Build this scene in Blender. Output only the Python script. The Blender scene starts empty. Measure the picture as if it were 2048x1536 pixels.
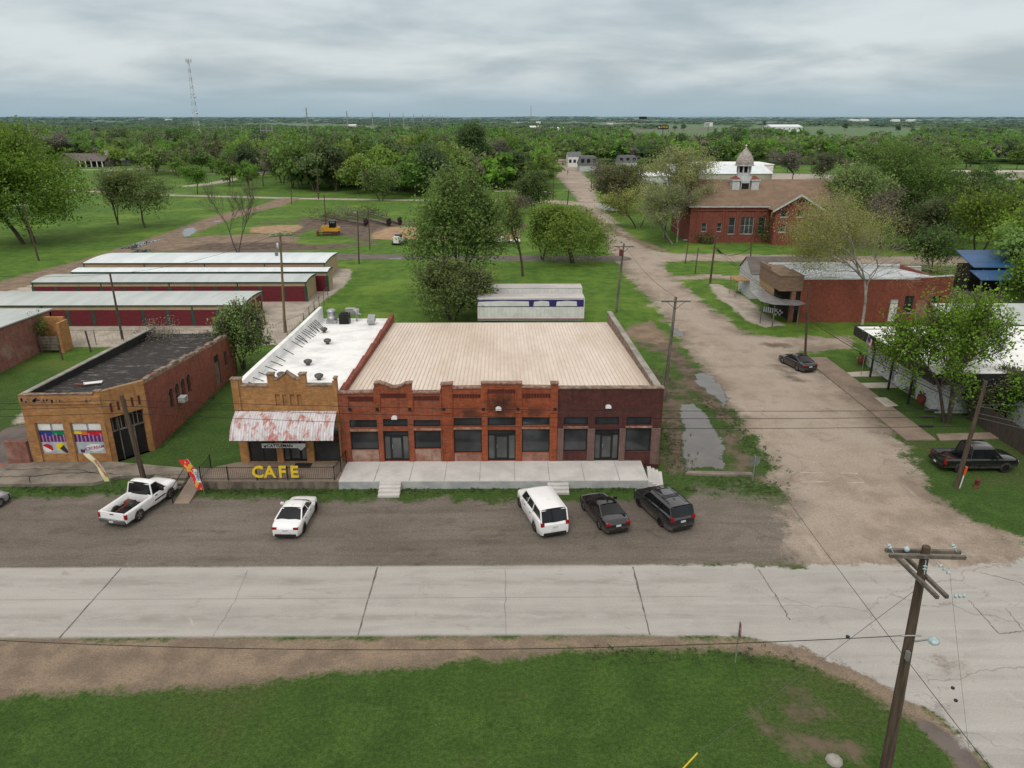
import bpy, bmesh, math, random
import numpy as np
from mathutils import Vector, Matrix, noise as mnoise
random.seed(7); np.random.seed(7)
R=math.radians
scene=bpy.context.scene
COL=scene.collection
# ------------------------------------------------------------------ camera
FOC=1480.; PIT=R(19.9); CH=24.; YAW=13/1480.*math.cos(PIT)
cam_d=bpy.data.cameras.new("camera"); cam=bpy.data.objects.new("camera",cam_d); COL.objects.link(cam)
cam.location=(0,0,CH); cam.rotation_euler=(R(90)-PIT,0,-YAW)
cam_d.sensor_width=36; cam_d.lens=36*FOC/2048; cam_d.clip_start=.5; cam_d.clip_end=60000
scene.camera=cam
def ray(px,py):
    u=(px-1024)/FOC; v=(768-py)/FOC
    dy=math.cos(PIT)+v*math.sin(PIT); dz=-math.sin(PIT)+v*math.cos(PIT)
    return u*math.cos(YAW)+dy*math.sin(YAW), -u*math.sin(YAW)+dy*math.cos(YAW), dz
def G(px,py,z=0.):          # where the sight line through a photo pixel meets height z
    X,Y,Z=ray(px,py); t=(z-CH)/Z
    return (X*t,Y*t)
def F(px,py,D):             # ... meets the vertical plane y = D: gives (x, z)
    X,Y,Z=ray(px,py); t=D/Y
    return (X*t,CH+Z*t)
# ------------------------------------------------------------------ object helpers
def tag(o,label=None,cat=None,group=None,kind=None):
    if label: o['label']=label
    if cat: o['category']=cat
    if group: o['group']=group
    if kind: o['kind']=kind
    return o
def thing(name,label,cat,loc=(0,0,0),rot=0.,group=None):
    o=bpy.data.objects.new(name,None); COL.objects.link(o); o.empty_display_size=.3
    o.location=loc; o.rotation_euler=(0,0,rot); return tag(o,label,cat,group)
class MB:
    def __init__(s): s.v=[]; s.f=[]; s.m=[]; s.M=Matrix.Identity(4); s.sm=[]
    def frame(s,x,y,z=0,deg=0): s.M=Matrix.Translation((x,y,z))@Matrix.Rotation(R(deg),4,'Z'); return s
    def add(s,vs,fs,m=0,sm=False):
        b=len(s.v); s.v+= [tuple(s.M@Vector(p)) for p in vs]
        for f in fs: s.f.append(tuple(b+i for i in f)); s.m.append(m); s.sm.append(sm)
        return s
    def box(s,x0,y0,z0,x1,y1,z1,m=0):
        return s.add([(x0,y0,z0),(x1,y0,z0),(x1,y1,z0),(x0,y1,z0),(x0,y0,z1),(x1,y0,z1),(x1,y1,z1),(x0,y1,z1)],
          [(0,3,2,1),(4,5,6,7),(0,1,5,4),(1,2,6,5),(2,3,7,6),(3,0,4,7)],m)
    def quad(s,a,b,c,d,m=0): return s.add([a,b,c,d],[(0,1,2,3)],m)
    def poly(s,pts,m=0): return s.add(pts,[tuple(range(len(pts)))],m)
    def prism(s,pts,z0,z1,m=0):      # plan polygon, extruded up (z0/z1 numbers or lists)
        n=len(pts); a=z0 if isinstance(z0,(list,tuple)) else [z0]*n; b=z1 if isinstance(z1,(list,tuple)) else [z1]*n
        A=sum(pts[i][0]*pts[(i+1)%n][1]-pts[(i+1)%n][0]*pts[i][1] for i in range(n))
        if A<0: pts=pts[::-1]; a=a[::-1]; b=b[::-1]
        return s.add([(p[0],p[1],a[i]) for i,p in enumerate(pts)]+[(p[0],p[1],b[i]) for i,p in enumerate(pts)],
          [tuple(range(n-1,-1,-1)),tuple(range(n,2*n))]+[(i,(i+1)%n,n+(i+1)%n,n+i) for i in range(n)],m)
    def wall(s,pts,y0,y1,m=0):       # polygon in x,z, extruded along y
        n=len(pts); A=sum(pts[i][0]*pts[(i+1)%n][1]-pts[(i+1)%n][0]*pts[i][1] for i in range(n))
        if A<0: pts=pts[::-1]
        return s.add([(p[0],y0,p[1]) for p in pts]+[(p[0],y1,p[1]) for p in pts],
          [tuple(range(n)),tuple(range(2*n-1,n-1,-1))]+[(i,n+i,n+(i+1)%n,(i+1)%n) for i in range(n)],m)
    def tube(s,pts,rad,n=6,m=0,cap=True,sm=True):
        pts=[Vector(p) for p in pts]; k=len(pts)
        rr=rad if isinstance(rad,(list,tuple)) else [rad]*k
        vs=[];up0=None
        for i,p in enumerate(pts):
            d=(pts[min(i+1,k-1)]-pts[max(i-1,0)]); d=d.normalized() if d.length>1e-9 else Vector((0,0,1))
            if up0 is None: up0=Vector((0,0,1)) if abs(d.z)<.9 else Vector((1,0,0))
            a=d.cross(up0); a=a.normalized() if a.length>1e-4 else d.orthogonal().normalized()
            b=d.cross(a).normalized()
            for j in range(n):
                t=2*math.pi*j/n; q=p+rr[i]*(a*math.cos(t)+b*math.sin(t)); vs.append(tuple(q))
        fs=[(i*n+j,(i+1)*n+j,(i+1)*n+(j+1)%n,i*n+(j+1)%n) for i in range(k-1) for j in range(n)]
        s.add(vs,fs,m,sm)
        if cap: 
            s.add([vs[j] for j in range(n)],[tuple(range(n))],m); s.add([vs[(k-1)*n+j] for j in range(n)],[tuple(range(n-1,-1,-1))],m)
        return s
    def lathe(s,c,prof,n=12,m=0,sm=True):   # prof [(r,z)]
        vs=[(c[0]+r*math.cos(2*math.pi*j/n),c[1]+r*math.sin(2*math.pi*j/n),c[2]+z) for r,z in prof for j in range(n)]
        k=len(prof)
        s.add(vs,[(i*n+j,i*n+(j+1)%n,(i+1)*n+(j+1)%n,(i+1)*n+j) for i in range(k-1) for j in range(n)],m,sm)
        s.add(vs[-n:],[tuple(range(n))],m); s.add(vs[:n],[tuple(range(n-1,-1,-1))],m); return s
    def build(s,name,mats,parent=None,off=None):
        me=bpy.data.meshes.new(name); me.from_pydata(s.v,[],s.f)
        if not isinstance(mats,(list,tuple)): mats=[mats]
        for k in mats: me.materials.append(k)
        me.polygons.foreach_set('material_index',s.m); me.polygons.foreach_set('use_smooth',s.sm); me.update()
        o=bpy.data.objects.new(name,me); COL.objects.link(o)
        if parent:
            o.parent=parent
            if off=='w': o.location=-Vector(parent.location)   # mesh given in world coordinates
            elif off: o.location=off
        return o
def build_each(mb,name,mats,parent=None,off=None):
    """every separate piece of the builder becomes an object of its own"""
    key={}; par=list(range(len(mb.v)))
    def find(i):
        while par[i]!=i: par[i]=par[par[i]]; i=par[i]
        return i
    for i,p in enumerate(mb.v):
        k=(round(p[0],3),round(p[1],3),round(p[2],3))
        if k in key: par[find(i)]=find(key[k])
        else: key[k]=i
    for f in mb.f:
        for j in f[1:]: par[find(j)]=find(f[0])
    g={}
    for fi,f in enumerate(mb.f): g.setdefault(find(f[0]),[]).append(fi)
    out=[]
    for fs in g.values():
        m=MB(); mp={}
        for fi in fs:
            q=[]
            for j in mb.f[fi]:
                if j not in mp: mp[j]=len(m.v); m.v.append(mb.v[j])
                q.append(mp[j])
            m.f.append(tuple(q)); m.m.append(mb.m[fi]); m.sm.append(mb.sm[fi])
        out.append(m.build(name,mats,parent,off))
    return out
def np_mesh(name,V,Q,mats,mi=None,attrs=None,smooth=False,parent=None):
    V=np.asarray(V,dtype=np.float32); Q=np.asarray(Q,dtype=np.int32); k=Q.shape[1]
    me=bpy.data.meshes.new(name); me.vertices.add(len(V)); me.vertices.foreach_set('co',V.ravel())
    me.loops.add(Q.size); me.loops.foreach_set('vertex_index',Q.ravel())
    me.polygons.add(len(Q)); me.polygons.foreach_set('loop_start',np.arange(0,Q.size,k,dtype=np.int32))
    for m_ in (mats if isinstance(mats,(list,tuple)) else [mats]): me.materials.append(m_)
    if mi is not None: me.polygons.foreach_set('material_index',np.asarray(mi,dtype=np.int32))
    me.polygons.foreach_set('use_smooth',np.full(len(Q),smooth))
    for n_,a in (attrs or {}).items():
        at=me.attributes.new(n_,'FLOAT','POINT'); at.data.foreach_set('value',np.asarray(a,dtype=np.float32))
    me.update(calc_edges=True)
    o=bpy.data.objects.new(name,me); COL.objects.link(o)
    if parent: o.parent=parent
    return o
def copy_tree(o,parent=None):
    c=o.copy(); COL.objects.link(c)
    if parent: c.parent=parent; c.matrix_parent_inverse=o.matrix_parent_inverse.copy()
    for ch in list(o.children): copy_tree(ch,c)
    return c
# ------------------------------------------------------------------ materials
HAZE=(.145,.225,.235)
class NT:
    def __init__(s,mat): s.t=mat.node_tree; s.t.nodes.clear(); s.L=s.t.links
    def n(s,ty,**k):
        x=s.t.nodes.new(ty)
        for a,b in k.items(): setattr(x,a,b)
        return x
    def lk(s,a,b): s.L.new(a,b)
    def put(s,sock,v):
        if isinstance(v,bpy.types.NodeSocket): s.L.new(v,sock)
        elif v is not None:
            if sock.type=='RGBA' and len(v)==3: v=(*v,1)
            sock.default_value=v
    def math(s,op,a,b=None,c=None,clamp=False):
        x=s.n('ShaderNodeMath',operation=op); x.use_clamp=clamp
        for i,v in enumerate((a,b,c)):
            if v is not None: s.put(x.inputs[i],v)
        return x.outputs[0]
    def noise(s,vec,scale,detail=5,rough=.55,dist=0.):
        x=s.n('ShaderNodeTexNoise'); s.put(x.inputs['Vector'],vec); x.inputs['Scale'].default_value=scale
        x.inputs['Detail'].default_value=detail; x.inputs['Roughness'].default_value=rough; x.inputs['Distortion'].default_value=dist
        return x.outputs['Fac']
    def ramp(s,f,a,b,lo=0.,hi=1.,smooth=True):
        x=s.n('ShaderNodeMapRange'); x.interpolation_type='SMOOTHSTEP' if smooth else 'LINEAR'
        s.put(x.inputs[0],f); s.put(x.inputs[1],a); s.put(x.inputs[2],b); x.inputs[3].default_value=lo; x.inputs[4].default_value=hi
        return x.outputs[0]
    def mix(s,f,a,b,mode='MIX'):
        x=s.n('ShaderNodeMix',data_type='RGBA',blend_type=mode); s.put(x.inputs[0],f); s.put(x.inputs[6],a); s.put(x.inputs[7],b); return x.outputs[2]
    def scale(s,vec,v):
        x=s.n('ShaderNodeVectorMath',operation='MULTIPLY'); s.put(x.inputs[0],vec); x.inputs[1].default_value=v; return x.outputs[0]
    def pos(s): return s.n('ShaderNodeNewGeometry').outputs['Position']
    def obj(s): return s.n('ShaderNodeTexCoord').outputs['Object']
    def xyz(s,vec): x=s.n('ShaderNodeSeparateXYZ'); s.put(x.inputs[0],vec); return x.outputs
    def comb(s,a,b,c): x=s.n('ShaderNodeCombineXYZ'); s.put(x.inputs[0],a); s.put(x.inputs[1],b); s.put(x.inputs[2],c); return x.outputs[0]
    def haze(s,col,k=3400.):     # aerial haze painted into the base colour, stronger farther from the world origin
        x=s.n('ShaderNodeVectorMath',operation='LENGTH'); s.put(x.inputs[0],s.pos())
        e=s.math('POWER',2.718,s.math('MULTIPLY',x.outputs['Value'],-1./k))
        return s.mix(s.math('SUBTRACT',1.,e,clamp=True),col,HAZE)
    def bump(s,h,strength=.3,dist=.05):
        x=s.n('ShaderNodeBump'); x.inputs['Strength'].default_value=strength; x.inputs['Distance'].default_value=dist; s.put(x.inputs['Height'],h); return x.outputs[0]
    def out(s,col,rough=.85,metal=0.,spec=.3,bump=None,alpha=None,coat=0.):
        b=s.n('ShaderNodeBsdfPrincipled'); s.put(b.inputs['Base Color'],col); s.put(b.inputs['Roughness'],rough); s.put(b.inputs['Metallic'],metal)
        s.put(b.inputs['Specular IOR Level'],spec); s.put(b.inputs['Coat Weight'],coat)
        if bump is not None: s.lk(bump,b.inputs['Normal'])
        if alpha is not None: s.put(b.inputs['Alpha'],alpha)
        o=s.n('ShaderNodeOutputMaterial'); s.lk(b.outputs[0],o.inputs[0]); return b
def newmat(name): m=bpy.data.materials.new(name); m.use_nodes=True; return m,NT(m)
def sm(name,c1,c2=None,scale=1.5,rough=.8,metal=0.,spec=.3,bump=0.,lo=.35,hi=.65,stretch=(1,1,1),haze=False,coat=0.,fine=.12):
    m,t=newmat(name); v=t.scale(t.obj(),stretch)
    c2=c2 or tuple(x*.75 for x in c1)
    a=t.noise(v,scale,6,.6); col=t.mix(t.ramp(a,lo,hi),c1,c2)
    if fine:
        g=t.ramp(t.noise(v,scale*9,4,.6),.3,.7,1-fine,1+fine,False); x=t.n('ShaderNodeVectorMath',operation='SCALE'); t.put(x.inputs[0],col); t.put(x.inputs[3],g); col=x.outputs[0]
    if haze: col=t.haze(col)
    t.out(col,rough,metal,spec,t.bump(a,bump,.05) if bump else None,coat=coat); return m
def brick(name,c1,c2,mortar,stain=None,stains=.5,paintwear=None,bs=1.,soot=None):
    m,t=newmat(name); o=t.obj(); x,y,z=t.xyz(o)[0:3]
    uv=t.comb(t.math('ADD',x,y),z,0.)
    b=t.n('ShaderNodeTexBrick'); t.put(b.inputs['Vector'],uv); b.inputs['Scale'].default_value=1.; b.inputs['Brick Width'].default_value=.23*bs; b.inputs['Row Height'].default_value=.078*bs
    b.inputs['Mortar Size'].default_value=.010; b.inputs['Mortar Smooth'].default_value=.4; b.inputs['Bias'].default_value=-.1
    t.put(b.inputs['Color1'],c1); t.put(b.inputs['Color2'],c2); t.put(b.inputs['Mortar'],mortar)
    col=b.outputs['Color']
    n1=t.noise(o,.45,7,.65); n2=t.noise(o,2.4,6,.65)
    g=t.ramp(n2,.3,.75,.72,1.2,False); k=t.n('ShaderNodeVectorMath',operation='SCALE'); t.put(k.inputs[0],col); t.put(k.inputs[3],g); col=k.outputs[0]
    if stain: col=t.mix(t.math('MULTIPLY',t.ramp(n1,.5,.68),stains),col,stain)
    if paintwear: col=t.mix(t.math('MULTIPLY',t.ramp(t.noise(t.scale(o,(1,1,1.6)),1.1,8,.7),.55,.66),.8),col,paintwear)
    for (sx,sz,rx,rz,am) in (soot or []):   # smoke stains spreading above the openings
        dx_=t.math('DIVIDE',t.math('SUBTRACT',x,sx),rx); dz_=t.math('DIVIDE',t.math('SUBTRACT',z,sz),rz); dd=t.math('SQRT',t.math('ADD',t.math('MULTIPLY',dx_,dx_),t.math('MULTIPLY',dz_,dz_)))
        col=t.mix(t.math('MULTIPLY',t.ramp(t.math('ADD',dd,t.math('MULTIPLY',t.math('SUBTRACT',n2,.5),.9)),1.,.15),am),col,(.035,.022,.018))
    # rain streaks below the copings and splash dirt low down
    st=t.ramp(t.noise(t.scale(o,(3,3,.25)),1.,5,.6),.5,.75,1.,.72); k=t.n('ShaderNodeVectorMath',operation='SCALE'); t.put(k.inputs[0],col); t.put(k.inputs[3],st)
    t.out(k.outputs[0],.9,0,.2,t.bump(b.outputs['Fac'],.25,-.01)); return m
def metal_ribs(name,c1,c2,per=.3,axis=0,rough=.5,metal=0.,dark=.8,stain=None,amt=.5):
    m,t=newmat(name); o=t.obj(); c=t.xyz(o)[axis]
    fr=t.math('FRACT',t.math('DIVIDE',c,per)); rib=t.ramp(t.math('ABSOLUTE',t.math('SUBTRACT',fr,.5)),.36,.5)
    n=t.noise(t.scale(o,(.6,.12,1) if axis==0 else (.12,.6,1)),1.1,6,.6)
    col=t.mix(t.ramp(n,.35,.65),c1,c2)
    if stain: col=t.mix(t.math('MULTIPLY',t.ramp(t.noise(o,.7,8,.7),.52,.62),amt),col,stain)
    col=t.mix(rib,col,t.mix(1.,col,(dark,dark,dark),'MULTIPLY'))
    t.out(col,rough,metal,.4,t.bump(rib,.6,.03)); return m
def glass(name,c=(.018,.022,.025),rough=.06,spec=.6,c2=None):
    m,t=newmat(name); n=t.noise(t.obj(),.5,2,.5); col=t.mix(t.ramp(n,.35,.7),c,c2 or tuple(x*2.2 for x in c)); t.out(col,rough,0,spec); return m
def paint(name,c,rough=.3,coat=.6,metal=0.):
    m,t=newmat(name); n=t.noise(t.obj(),2.5,5,.6); z=t.xyz(t.obj())[2]
    dirt=t.math('MULTIPLY',t.ramp(z,.75,.2),t.ramp(n,.35,.65,.15,.6)); col=t.mix(dirt,c,(.2,.17,.14))
    t.out(col,t.mix(dirt,(rough,)*3,(.7,)*3),metal,.5,coat=coat); return m
X={}
X['brick_red']=brick('red brick',(.30,.078,.040),(.22,.058,.030),(.26,.15,.10),(.18,.042,.022),.5,bs=1.5)
X['brick_orange']=brick('orange brick',(.33,.080,.033),(.24,.055,.024),(.25,.12,.07),(.16,.035,.018),.5,bs=1.5,soot=[(-.3,4.9,1.5,1.5,.8),(-2.6,4.35,1.1,.7,.7),(2.0,4.45,1.1,.75,.6)])
X['brick_pale']=brick('worn lime washed brick',(.30,.11,.075),(.20,.07,.05),(.32,.25,.2),(.38,.28,.22),.9)
X['brick_dark']=brick('dark red brick',(.095,.030,.027),(.07,.022,.02),(.10,.055,.048),(.05,.018,.018),.5)
X['brick_patch']=brick('patched grey brick',(.14,.055,.045),(.09,.04,.035),(.30,.26,.23))
X['brick_buff']=brick('buff brick',(.43,.215,.08),(.33,.16,.06),(.28,.19,.11),(.24,.11,.045),.5,bs=1.5)
X['brick_side']=brick('weathered red side wall brick',(.235,.065,.042),(.165,.045,.03),(.23,.15,.115),(.27,.10,.065),.5,bs=1.5)
X['brick_old']=brick('old painted brick',(.26,.095,.07),(.19,.07,.055),(.26,.18,.15),(.33,.24,.20),.7)
X['brick_school']=brick('school brick',(.225,.068,.050),(.165,.048,.036),(.22,.10,.075),(.15,.045,.035),.4,bs=1.6)
X['brick_rb']=brick('painted red brick',(.26,.078,.05),(.20,.06,.04),(.22,.08,.055),(.17,.055,.04),.5,bs=1.1)
X['coping']=sm('stone coping',(.30,.22,.16),(.12,.09,.07),3,.9)
X['coping_dark']=sm('dark brick coping',(.16,.08,.06),(.30,.2,.16),4,.9)
X['conc']=sm('grey concrete',(.34,.32,.28),(.20,.19,.165),.8,.9,bump=.1)
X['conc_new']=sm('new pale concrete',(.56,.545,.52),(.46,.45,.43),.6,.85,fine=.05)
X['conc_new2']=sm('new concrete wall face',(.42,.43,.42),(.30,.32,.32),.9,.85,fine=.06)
X['conc_old']=sm('old weathered concrete',(.235,.205,.165),(.14,.12,.098),.7,.95,bump=.2)
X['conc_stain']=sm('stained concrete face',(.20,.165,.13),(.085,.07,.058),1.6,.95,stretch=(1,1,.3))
X['walk_tan']=sm('tan concrete walk',(.25,.195,.15),(.18,.14,.11),.5,.9)
X['pale_walk']=sm('pale concrete walk',(.45,.41,.34),(.36,.33,.28),.8,.9)
X['roof_white']=sm('white coated roof',(.80,.80,.79),(.62,.63,.62),.5,.75,fine=.06,lo=.42,hi=.72)
X['roof_tan']=sm('tan metal roof',(.67,.58,.495),(.56,.465,.375),.3,.45,fine=.07,stretch=(1,.25,1))
X['roof_seam']=sm('tan roof seam',(.60,.505,.425),(.52,.43,.35),2,.5)
X['white']=sm('white paint',(.72,.72,.70),(.6,.6,.58),1.2,.6,fine=.05)
X['white2']=sm('weathered white boards',(.55,.57,.57),(.36,.38,.39),2.,.8,stretch=(1,1,4))
X['black']=sm('black paint',(.015,.015,.016),(.025,.025,.025),2,.5)
X['iron']=sm('black iron',(.012,.012,.013),(.02,.02,.02),5,.45)
X['dark']=sm('dark interior',(.012,.011,.010),(.02,.018,.016),2,.9)
X['char']=sm('charcoal frame',(.02,.021,.022),None,5,.4)
X['glass']=glass('dark window glass'); X['glass_mid']=glass('grey window glass',(.022,.025,.027),.10,.5,(.06,.065,.068))
X['glass_door']=glass('papered door glass',(.06,.064,.064),.3,.4)
X['glass_car']=glass('car glass',(.007,.008,.009),.06,.35)
X['alu']=sm('galvanised metal',(.42,.43,.43),(.30,.31,.32),3,.4,.6)
X['alu_dark']=sm('dark vent metal',(.13,.13,.12),(.07,.07,.07),3,.5,.5)
X['wood_pole']=sm('creosoted wood',(.105,.075,.052),(.055,.04,.03),2.5,.9,stretch=(4,4,.3),bump=.3)
X['wood_pale']=sm('bleached pole wood',(.21,.165,.09),(.15,.11,.06),2.5,.9,stretch=(4,4,.3))
X['wood_grey']=sm('weathered grey wood',(.17,.15,.125),(.085,.075,.062),3,.95,stretch=(1,1,.3))
X['wood_brown']=sm('brown false front boards',(.24,.165,.11),(.15,.10,.068),1.5,.9,stretch=(1,1,6))
X['fence_wood']=sm('dark fence boards',(.09,.072,.058),(.05,.04,.033),3,.95,stretch=(6,6,.4))
X['yellow']=sm('yellow letter paint',(.72,.52,.03),(.6,.42,.02),3,.5)
X['red_door']=sm('maroon roller door',(.14,.018,.026),(.10,.014,.02),1.,.6,stretch=(1,1,12))
X['green_trim']=sm('green metal trim',(.035,.075,.055),(.025,.05,.04),1,.5)
X['tan_wall']=metal_ribs('tan ribbed wall',(.42,.33,.20),(.36,.28,.17),.3,0,.6)
X['tan_wall_y']=metal_ribs('tan ribbed end wall',(.42,.33,.20),(.36,.28,.17),.3,1,.6)
X['st_roof']=metal_ribs('pale grey ribbed roof',(.50,.54,.52),(.42,.46,.45),.3,0,.4,.1,.85)
X['st_roof2']=metal_ribs('white ribbed roof',(.68,.74,.75),(.58,.64,.66),.3,0,.4,0,.9)
X['rubber']=sm('tyre rubber',(.018,.018,.018),(.05,.045,.04),4,.85)
X['rim']=sm('wheel alloy',(.45,.45,.46),(.3,.3,.3),4,.35,.7); X['rim_dark']=sm('dark wheel alloy',(.03,.03,.032),None,4,.4,.4)
X['plastic']=sm('black trim plastic',(.02,.02,.021),None,4,.6)
X['chrome']=sm('dull chrome bumper',(.30,.30,.30),(.2,.2,.2),4,.3,.8)
X['tail']=sm('red tail lamp',(.35,.012,.012),(.2,.008,.01),8,.2); X['head']=sm('clear lamp lens',(.6,.62,.64),(.4,.42,.44),8,.15)
X['plate']=sm('number plate',(.6,.62,.64),(.45,.46,.5),20,.4)
X['p_white']=paint('white car paint',(.78,.79,.79)); X['p_black']=paint('black car paint',(.007,.008,.011),.12,.8)
X['p_slate']=paint('dark slate car paint',(.012,.015,.018),.14,.8); X['p_silver']=paint('silver car paint',(.34,.35,.36),.3,.5,.4)
X['insul']=sm('glass insulator',(.45,.55,.56),(.3,.42,.45),6,.2)
X['wire']=sm('black cable',(.012,.012,.012),None,5,.6); X['wire_grey']=sm('bare wire',(.12,.13,.13),None,5,.5)
X['orange']=sm('orange marker',(.65,.11,.02),None,5,.5)
X['red']=sm('red enamel',(.30,.02,.02),(.2,.02,.02),4,.5); X['hyd']=sm('faded red hydrant paint',(.17,.035,.03),(.1,.025,.02),6,.7)
X['terra']=sm('terracotta',(.20,.06,.035),None,4,.8)
X['cat']=sm('machine yellow',(.55,.30,.03),(.4,.2,.03),3,.5); X['track']=sm('muddy steel track',(.10,.055,.035),(.05,.03,.02),4,.9)
X['blue']=sm('blue steel',(.02,.09,.24),(.015,.07,.18),2,.5); X['blue_roof']=metal_ribs('blue ribbed roof',(.03,.095,.22),(.025,.075,.17),.35,1,.45)
X['shingle']=sm('brown shingles',(.215,.15,.105),(.17,.115,.08),.5,.95,stretch=(1,1,2)); X['shingle_grey']=sm('grey brown shingles',(.15,.13,.12),(.11,.095,.09),.8,.95)
X['mans']=sm('slate mansard',(.13,.14,.15),(.10,.105,.115),2,.9)
X['stone']=sm('pale stone',(.48,.44,.38),None,3,.9)
X['fruit']=sm('dirty ochre trim',(.36,.24,.12),None,3,.9)
# ------------------------------------------------------------------ ground: one sheet, cut into named surfaces
def ppoly(pts): return np.array([G(*p) for p in pts])
def sd_poly(P,poly):
    x=P[:,0];y=P[:,1]; n=len(poly); d=np.full(len(x),1e9); ins=np.zeros(len(x),bool)
    for i in range(n):
        ax,ay=poly[i]; bx,by=poly[(i+1)%n]; ex,ey=bx-ax,by-ay; L=ex*ex+ey*ey+1e-12
        t=np.clip(((x-ax)*ex+(y-ay)*ey)/L,0,1); d=np.minimum(d,(x-ax-t*ex)**2+(y-ay-t*ey)**2)
        c=((ay>y)!=(by>y)); 
        with np.errstate(divide='ignore',invalid='ignore'): xi=(bx-ax)*(y-ay)/(by-ay+1e-12)+ax
        ins^=c&(x<xi)
    return np.where(ins,1,-1)*np.sqrt(d)
def sd_line(P,pts,w):
    x=P[:,0];y=P[:,1]; d=np.full(len(x),1e9)
    for (ax,ay),(bx,by) in zip(pts[:-1],pts[1:]):
        ex,ey=bx-ax,by-ay; t=np.clip(((x-ax)*ex+(y-ay)*ey)/(ex*ex+ey*ey+1e-12),0,1)
        d=np.minimum(d,np.hypot(x-ax-t*ex,y-ay-t*ey))
    return w-d
L=lambda pts:[G(*p) for p in pts]
Z={}
Z['conc']=[('p',np.array([(-400,30.),(14,30.),(14,36),(-400,36)])),
  ('p',np.array(L([(1290,1271),(1480,1274),(1600,1292),(1700,1335),(1800,1385),(1880,1440),(1945,1500),(2000,1560),(2060,1700),(2700,1900),(2700,1150),(2300,1130),(2048,1118),(1950,1135),(1850,1130),(1700,1128),(1600,1133),(1290,1134)])))]
Z['street']=[('p',ppoly([(1600,1140),(1575,1090),(1560,1040),(1575,1000),(1545,960),(1510,880),(1470,830),(1420,765),(1370,700),(1340,650),(1300,600),(1262,560),(1228,520),(1205,470),(1182,435),(1155,400),(1125,365),(1102,345),(1085,336),(1060,300),(1100,300),(1158,336),(1185,368),(1195,400),(1210,420),(1250,462),(1290,492),(1330,506),(1500,509),(1700,512),(2100,513),(2100,532),(1750,530),(1560,527),(1400,521),(1335,524),(1325,535),(1350,556),(1385,585),(1420,615),(1470,650),(1500,668),(1570,674),(1700,674),(1706,695),(1600,704),(1640,735),(1720,800),(1790,865),(1820,915),(1840,950),(1880,1000),(1940,1040),(2000,1070),(2100,1095),(2300,1140),(1900,1150)])),
  ('l',L([(1185,368),(1290,385)]),4.),('l',L([(1330,556),(1420,553),(1510,556)]),1.6),('l',L([(1100,403),(1200,410)]),4.5)]
Z['gravel']=[('p',np.array([(-400,35.5),(-400,43.6),(-30,44.2),(-24,44.6),(-16,43.8),(-11,43.6),(-4,43.7),(2,43.4),(8,43.5),(11.8,43.9),(13.2,45.6),(14,44.6),(16.5,44.2),(17.6,43.2),(20,42),(22,38),(20,35.6)]))]
Z['shoulder']=[('p',ppoly([(-1500,1277),(-1500,1460),(0,1392),(200,1382),(400,1372),(600,1352),(800,1334),(960,1318),(1060,1306),(1180,1302),(1300,1296),(1400,1298),(1480,1300),(1560,1318),(1640,1340),(1700,1370),(1760,1400),(1850,1450),(1900,1500),(1960,1580),(2010,1660),(2060,1640),(1990,1540),(1880,1430),(1760,1360),(1640,1298),(1560,1280),(1480,1273),(1300,1271),(0,1277)])),
  ]
Z['asph']=[('l',L([(1860,1455),(1905,1488),(1950,1535),(2010,1620)]),.42),('p',np.array([(-39.5,49.4),(-35.2,49.4),(-34.9,57),(-36,59.5),(-41,56)])),
  ('l',L([(300,497),(500,506),(700,513),(1000,516),(1235,517)]),2.6)]
Z['pale']=[('p',ppoly([(-500,650),(-500,705),(100,693),(300,694),(450,694),(560,690),(590,655),(622,625),(650,600),(690,570),(704,545),(700,538),(660,536),(600,520),(100,560),(-400,600)])),
  ('p',np.array([(-41,56.5),(-36.2,60),(-36.0,64),(-37.5,66),(-42,61)])),
  ('l',L([(460,338),(425,348),(330,340),(250,338),(90,341)]),2.2),('l',L([(300,335),(190,344),(110,351)]),2.4),
  ('l',L([(-300,370),(100,378),(200,384),(330,390),(450,393),(600,397),(800,400),(1000,402),(1130,404)]),2.1),
  ('l',L([(380,372),(430,366),(500,352),(530,344)]),3.),('l',L([(900,380),(1000,382),(1100,384)]),2.),
  ('p',ppoly([(1417,568),(1438,568),(1500,600),(1530,630),(1570,650),(1530,655),(1490,640),(1460,612),(1440,600)])),
  ('p',ppoly([(1190,345),(1290,350),(1290,383),(1230,382),(1200,372)])),
  ('p',ppoly([(1200,335),(1260,340),(1700,350),(1700,362),(1260,362)]))]
Z['track']=[('l',L([(-200,620),(0,575),(110,545),(200,520),(300,487),(370,463),(430,440),(480,425),(540,412),(575,398)]),3.4),
  ('p',ppoly([(300,500),(350,478),(430,470),(520,468),(600,474),(590,490),(520,503),(420,505)])),
  ('p',ppoly([(1320,660),(1300,640),(1260,655),(1240,665),(1300,690),(1360,700)])),
  ('l',L([(1240,470),(1270,480),(1325,500)]),1.1),('l',L([(1160,415),(1240,470)]),1.)]
Z['orange']=[('p',ppoly([(752,455),(900,451),(1032,452),(1040,470),(1035,482),(900,481),(738,478)])),('p',ppoly([(500,455),(560,450),(612,450),(596,464),(540,468),(500,464)]))]
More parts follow.
